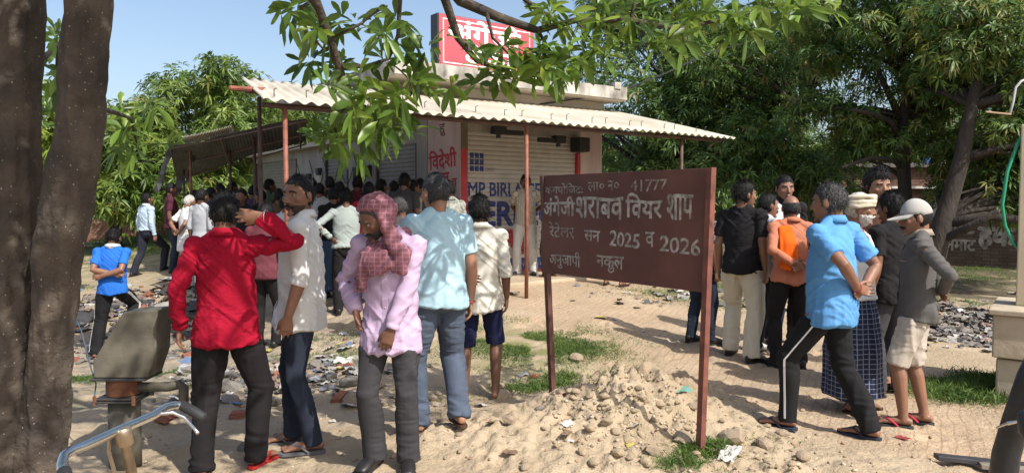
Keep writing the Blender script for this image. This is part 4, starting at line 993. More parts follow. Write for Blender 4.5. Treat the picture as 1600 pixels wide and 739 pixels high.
# ---------------------------------------------------------------- the people, nearest first
C_ = cloth
W_shirt = C_('white cotton', (0.66, 0.65, 0.63), .04); OffW = C_('off white cotton', (0.62, 0.59, 0.52), .06); BlackC = C_('black cotton', (0.014, 0.013, 0.014), .2, bump=.25)
Jean = C_('dark denim', (0.022, 0.028, 0.045), .3, 8); Blk = C_('black trouser cloth', (0.016, 0.014, 0.015), .2)
M_steel = mat('bright steel', (.62, .6, .57), .25, .05, metal=1.0); M_btn = mat('dark button', (.03, .02, .02), .4)
def at(px, Y): return PX(px, Y), Y
def std(w=.1, dy=0.0, t=8): return ((-w, -dy, 0, t), (w, dy, 0, t))

# man in red
x, y = at(345, 4.45)
p = person('man in a red shirt seen from behind with his right hand raised to his head', x, y, 1.71, yaw=4, head=(6, 4, 0), feet=((-.125, -.05, 0, 16), (.16, .10, 0, 24)), fat=1.0, sk='mid', hair='short', seed=3,
    handL=dict(kind='at', p=(-.285, .0, .895), pole=(-.4, -1, 0), d=(-.12, .1, -1), n=(1, .2, 0), curl=.6), handR=dict(p=(.245, -.135, 1.585), pole=(1, -.2, -.10), d=(-1, .10, .04), n=(.05, 1, 0), curl=.12),
    top=dict(m=C_('red cotton', (0.30, 0.004, 0.022), .10, 4, .5), kind='long', hem=.80, amp=.0105, collar=_mats['red cotton']), bottom=dict(m=Blk, w=1.10, amp=.008), shoe=C_('red rubber', (.38, .03, .03), .1))
sh, e, w, d, n_, cu = p.arms[1]; ring_on(p, 'bangle', w - d * .035, d, .037, .0045, M_steel)

# white-shirted man looking over
x, y = at(474, 4.85)
p = person('moustached man in an untucked white shirt looking towards the viewer', x, y, 1.80, yaw=98, head=(56, 4, 0), feet=((-.09, -.06, 0, 4), (.12, .10, 0, -8)), fat=.98, belly=.04, sk='mid', hair='crop', beard=('stubble', M_stub), moust=M_hair, seed=5,
    handL=dict(kind='hang', fwd=.06), handR='hang', top=dict(m=W_shirt, kind='roll', hem=.77, collar=W_shirt, placket=M_btn, amp=.008), bottom=dict(m=Jean, w=.96, amp=.007), shoe=C_('grey rubber', (.12, .12, .13), .1))

# lavender shirt, head wrapped
x, y = at(612, 4.40)
p = person('man in a lavender shirt with a checked maroon scarf wrapped round his head', x, y, 1.64, yaw=172, lean=8, head=(-44, 28, 0), feet=((-.105, .02, 0, 14), (.11, .03, 0, 12)), fat=.90, sk='dark', hair='crop', hmat=M_hsalt, beard=('short beard', M_hsalt), moust=M_hsalt, seed=7, extra=dict(covered=True),
    handL=dict(p=(-.045, .20, .835), pole=(-1, -.35, 0), d=(.35, .25, -1), n=(.2, -1, -.1), curl=.5), handR=dict(p=(.205, .06, .985), pole=(1, -.9, 0), d=(-.25, .2, -1), n=(-1, .1, 0), curl=.7),
    top=dict(m=C_('lavender cotton', (0.47, 0.35, 0.49), .05), kind='long', hem=.735, ease=1.03, placket=mat('pale button', (.5, .45, .45), .4), amp=.0085, collar=_mats['lavender cotton']), bottom=dict(m=C_('charcoal cloth', (0.045, 0.043, 0.047), .1), w=1.0, flare=1.36, amp=.008, stripe=None), shoe='shoe')
M_scarf = pattern('checked maroon scarf', (0.21, 0.08, 0.10), (0.29, 0.15, 0.18), 38, 38, w=.18)
HM = p.HM; h3 = lambda a, b, c: HM @ V3(a, b, c); S3 = p.S3
hd = head_surface(SD); hm = MB(); keep = ss(.42, .15, SD[:, 1] * (SD[:, 2] < .62)); pts = hd * (0.90 + .30 * keep)[:, None] + np.array([0, -.012, .004])
hm.add([HM @ V3(*q) for q in pts], SFc)
hm.loft([h3(-.09, .0, .03), h3(-.098, .01, -.06), h3(-.10, .03, -.14), S3(1.36, -.12, .115), S3(1.25, -.10, .145)], [(.03, .04), (.034, .05), (.04, .05), (.06, .035), (.05, .018)], n=14)
hm.loft([h3(.09, .0, .03), h3(.098, .01, -.06), h3(.085, .05, -.14), S3(1.34, .04, .15), S3(1.26, .0, .165)], [(.03, .04), (.034, .05), (.045, .05), (.085, .04), (.08, .02)], n=14)
hm.loft([h3(-.09, -.02, -.10), h3(-.04, .055, -.155), h3(.03, .06, -.16), h3(.10, .0, -.10)], [(.045, .03), (.05, .035), (.05, .035), (.04, .03)], n=12)
hm.loft([S3(1.47, -.10, -.05), S3(1.46, 0, -.10), S3(1.47, .10, -.05)], [(.05, .03)] * 3, n=12)
hm.loft([S3(1.36, .11, .11), S3(1.28, .12, .14), S3(1.15, .135, .14)], [(.04, .03), (.04, .02), (.03, .010)], n=12)
sc = remesh(hm, .008, 4, 'scarf'); a = get_co(sc); no = get_no(sc); q = np.stack([a[:, 0] * 18 + a[:, 2] * 10, a[:, 1] * 18, a[:, 2] * 12], 1); set_co(sc, a + no * (.009 * (1 - 2 * np.abs(vnoise(q))) + .006 * vnoise(q * 2))[:, None]); sc.materials.append(M_scarf); sc.polygons.foreach_set('use_smooth', [True] * len(sc.polygons)); link('scarf', sc, p.o)
fr = MB()
for k in range(14):
    o_ = S3(1.17, .105 + .006 * k, .137); fr.loft([o_ + V3(0, 0, .02), o_ + V3(.004 * math.sin(k), 0, -.05)], [.003, .002], n=4)
fr.build('fringe', M_scarf, p.o)

# pale blue tee
x, y = at(683, 4.92)
p = person('broad man in a pale blue tee shirt and grey jeans seen from behind', x, y, 1.74, yaw=26, head=(14, 4, 0), feet=((-.12, .08, 0, 12), (.12, -.10, 0, 6)), fat=1.06, belly=.05, sk='fair', hair='crop', hmat=M_hsalt, seed=11,
    handL=dict(p=(-.12, .17, 1.08), pole=(-1, -.2, -.4), d=(.6, .6, 0), n=(1, 0, -.3)), handR='hang', top=dict(m=C_('pale blue jersey', (0.36, 0.53, 0.62), .06, bump=.2), kind='half', hem=.86, amp=.007), bottom=dict(m=C_('grey blue denim', (0.075, 0.095, 0.135), .15, 9), w=1.14, amp=.009), shoe=C_('brown rubber', (.08, .045, .03), .1))
sh, e, w, d, n_, cu = p.arms[1]; ring_on(p, 'thread', w, d, .034, .004, M_red)

# young man in white shirt and navy shorts
x, y = at(750, 6.0)
p = person('barefoot young man in a white shirt and navy shorts seen from behind', x, y, 1.66, yaw=2, head=(8, 2, 0), feet=((-.135, 0, 0, 10), (.13, .04, 0, 12)), fat=.92, sk='dark', hair='thick', seed=13,
    handL=dict(p=(-.13, -.19, 1.06), pole=(-1, -.4, 0), d=(1, -.15, -.15), n=(0, -1, 0), curl=.3), handR='hang', top=dict(m=OffW, kind='roll', hem=.78, collar=OffW, amp=.010, ease=1.05), bottom=dict(m=C_('navy cloth', (0.012, 0.015, 0.048), .15), kind='shorts', amp=.009))

# blue polo, stepping
x, y = at(1296, 4.95)
p = person('man in a bright blue polo shirt with hands clasped behind his back, stepping forward', x, y, 1.73, yaw=52, twist=-22, lean=1, head=(18, 4, 0), feet=((-.10, .22, 0, 2), (.11, -.26, 0, 8)), fat=1.01, belly=.04, sk='mid', hair='short', hmat=M_hsalt, seed=17, pel=(0, .0),
    handL=dict(kind='back', z=1.045), handR=dict(kind='back', z=1.02, low=False), top=dict(m=C_('azure pique', (0.10, 0.28, 0.56), .07, bump=.25), kind='half', hem=.80, ease=1.07, collar=_mats['azure pique'], amp=.007), bottom=dict(m=C_('black track cloth', (0.013, 0.013, 0.014), .2), w=1.05, amp=.007, stripe=(W_shirt, 1)), shoe=C_('slate rubber', (.035, .045, .065), .1))
sh, e, w, d, n_, cu = p.arms[0]; ring_on(p, 'thread', w, d, .034, .004, M_red)

# turbaned man in a checked lungi
x, y = at(1330, 5.65)
p = person('white-bearded man in a cream turban, white vest and checked lungi', x, y, 1.66, yaw=-128, head=(14, 3, 0), feet=((-.10, .02, 0, 14), (.10, .06, 0, 14)), fat=1.0, belly=.02, sk='mid', hair='crop', hmat=M_hwhite, beard=('beard', M_hwhite), moust=M_hwhite, seed=19,
    handL='hang', handR='hang', top=dict(m=W_shirt, kind='vest', hem=.88, amp=.004, name='vest'), bottom=dict(m=pattern('checked navy lungi', (0.018, 0.024, 0.055), (0.20, 0.23, 0.30), 26, 26, w=.14), kind='skirt', amp=.012, hem=.15), shoe=C_('brown sandal leather', (.06, .035, .025), .1), extra=dict(covered=True))
HM = p.HM; tb = MB()
for k in range(7):
    t = -.42 + .14 * k; z = .022 + .011 * k; tilt = .020 * math.sin(k * 2.1); pts = [HM @ V3(.086 * math.cos(a), .100 * math.sin(a) - .006, z + tilt * math.sin(a + k) + .012 * math.sin(a)) for a in np.linspace(0, 2 * math.pi, 29)]
    tb.loft(pts, [(.016, .014)] * 29, n=8, cap=0)
tb.loft([HM @ V3(-.075, -.05, .02), HM @ V3(-.10, -.045, -.06), HM @ V3(-.095, -.035, -.12)], [(.022, .012), (.026, .012), (.02, .008)], n=10)
tm = remesh(tb, .006, 2, 'turban'); folds(tm, .003, 4); tm.materials.append(C_('cream turban cloth', (0.56, 0.50, 0.38), .12, 8)); link('turban', tm, p.o)

# capped man, side on
x, y = at(1432, 5.22)
p = person('man in a pale grey cap, grey shirt and beige shorts standing side on', x, y, 1.605, yaw=66, twist=-4, head=(16, 8, 0), feet=((-.10, .06, 0, -6), (.12, -.10, 0, 14)), fat=.92, belly=.0, sk='mid', hair='short', moust=M_hair, seed=23,
    handL=dict(kind='back', z=1.06), handR=dict(kind='back', z=1.03), top=dict(m=C_('grey work shirt', (0.098, 0.092, 0.087), .10, 5), kind='long', hem=.82, ease=1.09, collar=C_('khaki collar', (.30, .26, .20), .1), placket=M_btn, amp=.009), bottom=dict(m=C_('beige cotton', (0.42, 0.37, 0.31), .06), kind='shorts', amp=.008), shoe=C_('dark slipper', (.045, .045, .05), .1), extra=dict(covered=True, shoe=dict(strap=C_('pink rubber strap', (.45, .035, .08), .1))))
HM = p.HM; cb = MB(); dm = head_surface(SD); k_ = ss(.12, .26, SD[:, 2] + .10 * (SD[:, 1] < -.2) + .0 * SD[:, 1]); pts = dm * (0.90 + .21 * k_)[:, None] + np.array([0, -.002, .008]); cb.add([HM @ V3(*q) for q in pts], SFc)
M_cap = C_('pale grey cap cloth', (0.38, 0.365, 0.34), .08, 8); c_o = cb.build('cap', M_cap, p.o, smooth=True)
br = MB(); vs = []
for lay in (0, 1):
    for k in range(13):
        a = R(18) + R(144) * k / 12
        for rr in (0, 1):
            q = V3(.080 * math.cos(a), .092 * math.sin(a) + .002, .030) if rr == 0 else V3(.080 * math.cos(a) * 1.0, .092 * math.sin(a) + .092 * math.sin(a) ** .7, .030 - .020 * math.sin(a) - .014 * abs(math.cos(a)))
            vs.append(HM @ (q + V3(0, 0, .006 * lay)))
fs = [(2 * k, 2 * k + 1, 2 * k + 3, 2 * k + 2)[::-1] for k in range(12)] + [(26 + 2 * k, 26 + 2 * k + 1, 26 + 2 * k + 3, 26 + 2 * k + 2) for k in range(12)] + [(2 * k + 1, 2 * k + 3, 26 + 2 * k + 3, 26 + 2 * k + 1)[::-1] for k in range(12)]
br.add(vs, fs); br.build('visor', M_cap, c_o, smooth=True)
bvp = bvh(p.shirt.data); pk = MB(); qs = []
for k in range(7):
    src = p.S3(1.27, -.12 + .016 * k, .4); hit = bvp.ray_cast(src, p.spine(1.27)[1] @ V3(0, -1, 0))
    if hit[0] is not None: qs.append(hit[0] + hit[1] * .003)
if len(qs) > 2: pk.loft(qs, [(.004, .003)] * len(qs), n=6); pk.build('pocket_trim', C_('rust and white trim', (.5, .3, .25), .4, 60), p.o)

# group behind the board
x, y = at(1160, 7.5)
p = person('man in a black tee shirt and cream trousers turned to the right', x, y, 1.80, yaw=-38, head=(-40, 2, 0), feet=((-.13, .06, 0, 8), (.14, -.08, 0, 14)), fat=1.02, belly=.03, sk='mid', hair='thick', seed=29, top=dict(m=BlackC, kind='half', hem=.85, amp=.007), bottom=dict(m=C_('cream trouser cloth', (0.56, 0.51, 0.40), .05), w=1.16, flare=1.1, amp=.008), shoe='shoe')
x, y = at(1198, 7.75)
person('man with a grey shawl over a white shirt, facing right behind the black tee shirt', x, y, 1.68, yaw=-72, head=(-8, 2, 0), feet=std(.10, .04), sk='mid', hair='short', moust=M_hair, seed=31, top=dict(m=C_('grey white cotton', (.42, .42, .43), .06), kind='half', hem=.84), bottom=dict(m=C_('navy trousers', (.02, .022, .035), .2)), shoe='shoe', extra=dict(shoe=dict(m=C_('pale canvas', (.5, .48, .45), .08))))
x, y = at(1224, 8.35)
p = person('tall young man in a black shirt with a white towel round his neck', x, y, 1.88, yaw=176, head=(6, 4, 0), feet=std(.11), sk='mid', hair='short', seed=37, top=dict(m=BlackC, kind='half', hem=.84, collar=BlackC), bottom=dict(m=Blk), shoe='shoe', moust=None)
S3 = p.S3; drape(p, 'towel', [([S3(1.10, sg * .075, .155), S3(1.25, sg * .085, .150), S3(1.37, sg * .085, .115), S3(1.45, sg * .075, .03), S3(1.47, sg * .05, -.06)], [(.045, .012), (.045, .014), (.045, .018), (.05, .022), (.05, .03)], (1, 0, 0)) for sg in (-1, 1)] + [([S3(1.47, -.07, -.06), S3(1.47, 0, -.085), S3(1.47, .07, -.06)], [(.03, .03)] * 3, (0, 0, 1))], W_shirt, .006)
x, y = at(1236, 7.15)
p = person('balding man in a salmon shirt with a bright orange cloth over his shoulder', x, y, 1.66, yaw=4, head=(-12, 4, 0), feet=((-.12, .03, 0, 12), (.12, -.03, 0, 12)), fat=1.0, sk='mid', hair='bald', hmat=M_hsalt, seed=41, handL=dict(kind='back', z=1.06), handR=dict(kind='back', z=1.03), top=dict(m=C_('salmon cotton', (0.46, 0.17, 0.10), .07), kind='long', hem=.86, collar=C_('salmon cotton', (0.46, 0.17, 0.10))), bottom=dict(m=Blk), shoe='shoe')
S3 = p.S3; drape(p, 'shoulder_cloth', [([S3(1.22, -.10, .15), S3(1.36, -.10, .125), S3(1.46, -.105, .02), S3(1.40, -.105, -.10), S3(1.25, -.095, -.150), S3(1.10, -.09, -.150), S3(1.00, -.085, -.155)], [(.055, .010), (.058, .012), (.060, .020), (.070, .018), (.085, .014), (.095, .011), (.092, .009)], (1, 0, 0))], C_('bright orange cloth', (0.74, 0.12, 0.008), .08), .019)
x, y = at(1366, 6.55)
person('curly-haired man in a brown tee shirt looking down between the turban and the cap', x, y, 1.89, yaw=160, head=(24, 10, 0), feet=std(.11), fat=1.0, sk='fair', hair='curly', seed=43, top=dict(m=C_('brown jersey', (0.115, 0.058, 0.045), .1), kind='half', hem=.84), bottom=dict(m=C_('grey trousers', (.05, .05, .055), .1)), shoe=_mats['brown sandal leather'])
x, y = at(1396, 6.15)
person('dark-haired man in black standing just behind the grey cap', x, y, 1.68, yaw=20, head=(10, 8, 0), feet=std(.12), fat=1.04, sk='dark', hair='thick', seed=47, top=dict(m=BlackC, kind='half', hem=.80), bottom=dict(m=C_('grey trousers', (.05, .05, .055), .1), w=1.1), shoe=_mats['brown sandal leather'])
x, y = at(1096, 8.1)
person('bearded man in a dark checked shirt half hidden by the post of the notice board', x, y, 1.60, yaw=-60, lean=6, head=(-22, 4, 0), feet=std(.11, .05), sk='mid', hair='thick', beard=('short beard', M_hair), moust=M_hair, seed=53, top=dict(m=pattern('dark checked shirt', (.05, .05, .065), (.28, .27, .3), 20, 20), kind='half', hem=.84), bottom=dict(m=Jean), shoe='shoe')

# left middle distance
x, y = at(150, 9.0)
p = person('man in a royal blue tee shirt, arms folded behind him, one foot on rubble', x, y, 1.60, yaw=6, lean=6, head=(-6, 10, 0), feet=((-.06, .02, 0, 10), (.30, .30, .30, -6)), fat=1.02, sk='mid', hair='thick', seed=59, handL=dict(kind='at', p=(.08, -.165, 1.12), pole=(-1, -.5, -.4), d=(1, .0, .05), n=(0, 1, 0)), handR=dict(kind='at', p=(-.06, -.185, 1.09), pole=(1, -.5, -.4), d=(-1, .05, .03), n=(0, 1, 0)),
    top=dict(m=C_('royal blue jersey', (0.022, 0.135, 0.52), .06), kind='half', hem=.86, collar=C_('white towel cloth', (.62, .60, .56))), bottom=dict(m=C_('black track cloth', (.013, .013, .014)), w=1.12, stripe=(W_shirt, 3)), shoe=_mats['brown sandal leather'])
S3 = p.S3; drape(p, 'neck_towel', [([S3(1.48, -.075, .04), S3(1.475, -.08, -.03), S3(1.47, 0, -.09), S3(1.475, .08, -.03), S3(1.48, .075, .04)], [(.032, .018)] * 5, (0, 0, 1))], _mats['white towel cloth'], .004)
x, y = at(230, 15.3)
p = person('man in a light blue shirt and dark trousers walking away on the far left', x, y, 1.74, yaw=-28, twist=-5, feet=((-.09, -.28, 0, 6), (.09, .28, 0, 6)), fat=1.05, sk='mid', hair='short', seed=61, hi=True, top=dict(m=C_('light blue cotton', (.42, .53, .63)), kind='long', hem=.96, collar=_mats['light blue cotton']), bottom=dict(m=C_('navy trousers', (.02, .022, .035), .2), w=1.1, belt=mat('brown belt', (.09, .045, .025), .5)), shoe='shoe')
lo = dict(hi=False)
x, y = at(268, 15.0); person('man in a maroon tee shirt and jeans beside the far awning post', x, y, 1.80, yaw=-62, feet=std(.1), sk='dark', hair='short', seed=67, top=dict(m=C_('maroon jersey', (.085, .02, .035)), kind='half', hem=.86), bottom=dict(m=Jean), shoe='shoe', **lo)
x, y = at(291, 12.9); person('grey-haired man in a white kurta and pale pyjamas seen from behind', x, y, 1.62, yaw=-40, lean=6, head=(0, 8, 0), feet=std(.1), sk='mid', hair='crop', hmat=M_hwhite, seed=71, handL=dict(kind='back', z=1.05), handR=dict(kind='back', z=1.02), top=dict(m=W_shirt, kind='half', hem=.70), bottom=dict(m=C_('pale grey pyjama', (.45, .45, .46)), w=1.3, flare=1.3), shoe='shoe', **lo)
x, y = at(316, 12.2); person('man in a pale grey shirt behind the red shirt, back turned', x, y, 1.72, yaw=-20, feet=std(.1), sk='dark', hair='short', seed=73, top=dict(m=C_('pale grey cotton', (.40, .41, .43)), kind='roll', hem=.84), bottom=dict(m=Blk), shoe='shoe', **lo)
x, y = at(822, 12.35); person('man in a striped cream shirt and white trousers standing before the shutter', x, y, 1.68, yaw=170, head=(10, 6, 0), feet=((-.13, .0, 0, 12), (.15, .03, 0, 18)), sk='dark', hair='short', moust=M_hair, seed=79, handL=dict(kind='back', z=1.05), handR=dict(kind='back', z=1.02), top=dict(m=pattern('striped cream shirt', (.55, .50, .42), (.20, .17, .15), 22, 22, 'stripe', .16), kind='half', hem=.86, collar=OffW), bottom=dict(m=C_('white trouser cloth', (.62, .60, .57)), w=1.08), shoe='shoe')
x, y = at(857, 12.0); person('man in a black shirt mostly hidden by the left edge of the notice board', x, y, 1.62, yaw=60, feet=((-.1, 0, 0, 8), (.12, -.06, 0, 8)), sk='dark', hair='short', seed=83, top=dict(m=BlackC, kind='half', hem=.80), bottom=dict(m=C_('brown trousers', (.06, .035, .03)), w=.95), shoe=_mats['brown sandal leather'], **lo)
x, y = at(958, 11.4); person('man behind the notice board showing only his sandalled feet below it', x, y, 1.48, yaw=-30, feet=((-.14, 0, 0, 10), (.14, .05, 0, 12)), sk='dark', hair='short', seed=89, top=dict(m=OffW, kind='half', hem=.84), bottom=dict(m=C_('brown trousers', (.06, .035, .03)), kind='shorts'), shoe=_mats['brown sandal leather'], **lo)

# crowd in the shade of the shop
p_ = dict(shoe='shoe')
x, y = at(541, 9.6); p = person('man in a pale grey-green sweatshirt with both hands on his hips', x, y, 1.62, yaw=14, head=(10, 12, 0), feet=std(.12), fat=1.04, sk='dark', hair='thick', seed=97, handL='hip', handR='hip', top=dict(m=C_('pale grey green knit', (.30, .34, .32)), kind='long', hem=.92), bottom=dict(m=Blk, w=1.1), shoe='shoe')
x, y = at(577, 9.9); pr = person('man in a red tee shirt lettered across the back, under the awning', x, y, 1.60, yaw=-14, head=(16, 8, 0), feet=std(.11), fat=1.06, sk='dark', hair='short', seed=101, handL='hip', top=dict(m=C_('crimson jersey', (.34, .012, .03)), kind='half', hem=.86), bottom=dict(m=Jean), shoe='shoe')
tx = text_mesh('RBE', .12, frame(pr.S3(1.20, -.125, -.3), (1, 0, 0), (0, 0, 1)), width=.25, height=.105, bold=.006, extrude=.0005); b_ = bvh(pr.shirt.data); a = get_co(tx)
for k in range(len(a)):
    h = b_.ray_cast(Vector(a[k]), V3(0, 1, 0))
    if h[0] is not None: a[k] = h[0] + V3(0, -.004, 0)
set_co(tx, a); tx.materials.clear(); tx.materials.append(BlackC); tx.polygons.foreach_set('material_index', [0] * len(tx.polygons)); link('lettering', tx, pr.shirt)
x, y = at(521, 10.6); person('person in a long dull blue lungi just left of the pale grey-green sweatshirt', x, y, 1.56, yaw=20, feet=std(.1), sk='dark', hair='short', seed=103, top=dict(m=BlackC, kind='half', hem=.9), bottom=dict(m=C_('dull blue cloth', (.06, .095, .17)), kind='skirt', hem=.10), shoe='shoe', **lo)
x, y = at(702, 9.3); person('man in a mottled grey print shirt before the pink wall', x, y, 1.58, yaw=30, head=(20, 4, 0), feet=std(.1), sk='dark', hair='short', seed=107, top=dict(m=mat('mottled print cotton', (.09, .10, .085), .85, vs=26, col2=(.38, .38, .33), bump=.3, bs=26), kind='half', hem=.86, collar=_mats['mottled print cotton']), bottom=dict(m=Blk), shoe='shoe')
x, y = at(626, 8.0); person('dark-haired man between the checked scarf and the pale blue tee shirt', x, y, 1.53, yaw=60, head=(20, 6, 0), feet=std(.1), sk='dark', hair='short', hmat=M_hsalt, seed=109, top=dict(m=C_('dark grey cotton', (.05, .05, .055)), kind='half', hem=.86), bottom=dict(m=Blk), shoe='shoe', **lo)
x, y = at(596, 11.3); person('man in a dull green shirt close to the grey shutter', x, y, 1.58, yaw=-30, feet=std(.1), sk='dark', hair='short', seed=113, top=dict(m=C_('dull green cotton', (.09, .105, .09)), kind='half', hem=.84), bottom=dict(m=Blk), shoe='shoe', **lo)
x, y = at(632, 10.9); person('tall man in dark clothes before the wall, head above the checked scarf', x, y, 1.66, yaw=-10, head=(0, 6, 0), feet=std(.1), sk='dark', hair='thick', seed=127, top=dict(m=C_('dark grey cotton', (.05, .05, .055)), kind='half', hem=.84), bottom=dict(m=Blk), shoe='shoe', **lo)
x, y = at(414, 8.3); person('man in a dull maroon tee shirt with thick black hair under the awning', x, y, 1.62, yaw=-8, head=(0, 6, 0), feet=std(.11), fat=1.05, sk='dark', hair='thick', seed=131, top=dict(m=C_('dull maroon jersey', (.13, .035, .045)), kind='half', hem=.84), bottom=dict(m=Blk), shoe='shoe', **lo)
x, y = at(378, 11.6); person('man in black facing out from the shade of the shed roof', x, y, 1.72, yaw=170, feet=std(.1), sk='dark', hair='short', seed=137, top=dict(m=BlackC, kind='half', hem=.84), bottom=dict(m=Blk), shoe='shoe', **lo)
crowd = [(330, 13.6, 1.66, -30, 'dark blue', (.03, .04, .07)), (352, 13.0, 1.64, 10, 'cream', (.45, .41, .33)), (396, 13.2, 1.62, -20, 'purple', (.06, .035, .07)), (436, 11.6, 1.62, 20, 'brown', (.09, .055, .04)), (448, 10.2, 1.60, -40, 'white', (.52, .51, .49)),
         (500, 11.6, 1.62, 0, 'light grey', (.36, .36, .37)), (516, 12.6, 1.66, 30, 'black', (.02, .02, .02)), (560, 12.4, 1.66, -20, 'dark red', (.10, .02, .025)), (657, 12.0, 1.60, 15, 'slate', (.06, .07, .085)), (345, 14.6, 1.68, 60, 'dusty pink', (.17, .10, .10)), (422, 13.8, 1.66, -60, 'faded green', (.08, .11, .07)), (616, 12.2, 1.58, 40, 'dark brown', (.045, .03, .022)), (470, 9.6, 1.52, 35, 'dusky blue', (.07, .10, .14)), (306, 14.2, 1.62, 20, 'pale pink', (.42, .30, .30)), (364, 15.2, 1.68, -40, 'sky blue', (.28, .38, .46)), (408, 12.4, 1.60, 60, 'charcoal', (.03, .03, .033)), (488, 12.9, 1.64, -25, 'navy', (.02, .025, .05)), (531, 12.0, 1.60, 45, 'rust', (.16, .06, .03)), (646, 11.4, 1.56, -50, 'beige', (.33, .28, .2))]
for k, (px, Y, H, yw, cn, c) in enumerate(crowd):
    x, y = at(px, Y)
    person('man in a ' + cn + ' shirt among the crowd in the shade of the shop', x, y, H, yaw=yw, feet=std(.1), sk='dark', hair=('short', 'thick', 'crop')[k % 3], seed=140 + k, top=dict(m=C_(cn + ' crowd cotton', c), kind=('half', 'long')[k % 2], hem=.84), bottom=dict(m=(Blk, Jean)[k % 2]), shoe='shoe', hi=False, group='men crowding under the awning')
# ---------------------------------------------------------------- vegetation
def whorls(cent, ax, rng, nl, L, Wd, droop, spread=1.0, near=False):
    m = len(cent); k = nl
    ax = ax / np.linalg.norm(ax, axis=1, keepdims=True); ref = np.where(np.abs(ax[:, 2:3]) < .9, np.array([[0, 0, 1.0]]), np.array([[1.0, 0, 0]])); a1 = np.cross(ax, ref); a1 /= np.linalg.norm(a1, axis=1, keepdims=True); a2 = np.cross(ax, a1)
    ph = rng.rand(m, 1) * 6.28 + np.arange(k)[None] * 6.283 / k + rng.randn(m, k) * .28; up = .15 + .45 * rng.rand(m, k)
    d = (np.cos(ph)[..., None] * a1[:, None] + np.sin(ph)[..., None] * a2[:, None]) * spread + ax[:, None] * up[..., None]
    d = d.reshape(-1, 3); base = np.repeat(cent, k, 0) + d * .012 + rng.randn(m * k, 3) * .008; nrm = np.repeat(ax, k, 0) + rng.randn(m * k, 3) * .25
    Ls = L * (.65 + .55 * rng.rand(m * k)); return leaf_arrays(base, d, nrm, Ls, Ls * Wd * (.85 + .3 * rng.rand(m * k)), droop * (.5 + rng.rand(m * k)), near)

def leaf_mesh(name, parts, m, parent):
    vs, fs, o = [], [], 0
    for v, f in parts: vs.append(v); fs.append(f + o); o += len(v)
    me = np_mesh(bpy.data.meshes.new(name), np.concatenate(vs), np.concatenate(fs)); me.materials.append(m); ob = link(name, me, None); ob.parent = parent
    ob.matrix_parent_inverse = Matrix.Translation(-Vector(parent.location)); return ob

def leaf_mat(name, c, c2, vs=2.5, trans=.3, rough=.45):
    if name in _mats: return _mats[name]
    m = mat(name, c, rough, vs=vs, col2=c2, trans=trans, spec=.4, detail=6); n, l, b = nodes(m)
    gi = n.new('ShaderNodeNewGeometry'); hs = n.new('ShaderNodeHueSaturation'); mr = n.new('ShaderNodeMapRange'); mr.inputs[3].default_value = .50; mr.inputs[4].default_value = 1.55; hr_ = n.new('ShaderNodeMapRange'); hr_.inputs[1].default_value = .80; hr_.inputs[2].default_value = 1.0; hr_.inputs[3].default_value = .508; hr_.inputs[4].default_value = .475; l.new(gi.outputs['Random Per Island'], hr_.inputs[0]); l.new(hr_.outputs[0], hs.inputs['Hue']); l.new(gi.outputs['Random Per Island'], mr.inputs[0]); l.new(mr.outputs[0], hs.inputs['Value'])
    src = b.inputs['Base Color'].links[0].from_socket; l.new(src, hs.inputs['Color']); l.new(hs.outputs[0], b.inputs['Base Color'])
    for q in n:
        if q.type == 'BSDF_TRANSLUCENT': l.new(hs.outputs[0], q.inputs[0].links[0].from_node.inputs['Color'])
    return m
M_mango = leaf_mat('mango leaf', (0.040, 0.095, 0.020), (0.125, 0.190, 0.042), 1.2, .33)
M_mangob = leaf_mat('sunny mango leaf', (0.060, 0.115, 0.020), (0.16, 0.21, 0.040), 1.0, .32)  # lighter copy of the mango leaf, sunlight put into its colour
M_young = leaf_mat('yellowish young leaf', (0.13, 0.165, 0.03), (0.22, 0.185, 0.045), 1.5, .3)
M_alst = leaf_mat('whorled glossy leaf', (0.075, 0.145, 0.022), (0.155, 0.225, 0.035), 2.0, .42, .35)
M_bark = mat('dark bark', (0.022, 0.017, 0.013), .95, vs=7, col2=(0.055, 0.042, 0.033), bump=.8, bs=24, stretch=(1, 1, .35), dist=.03)  # bark tone lowered in place of shade the crowns do not cast

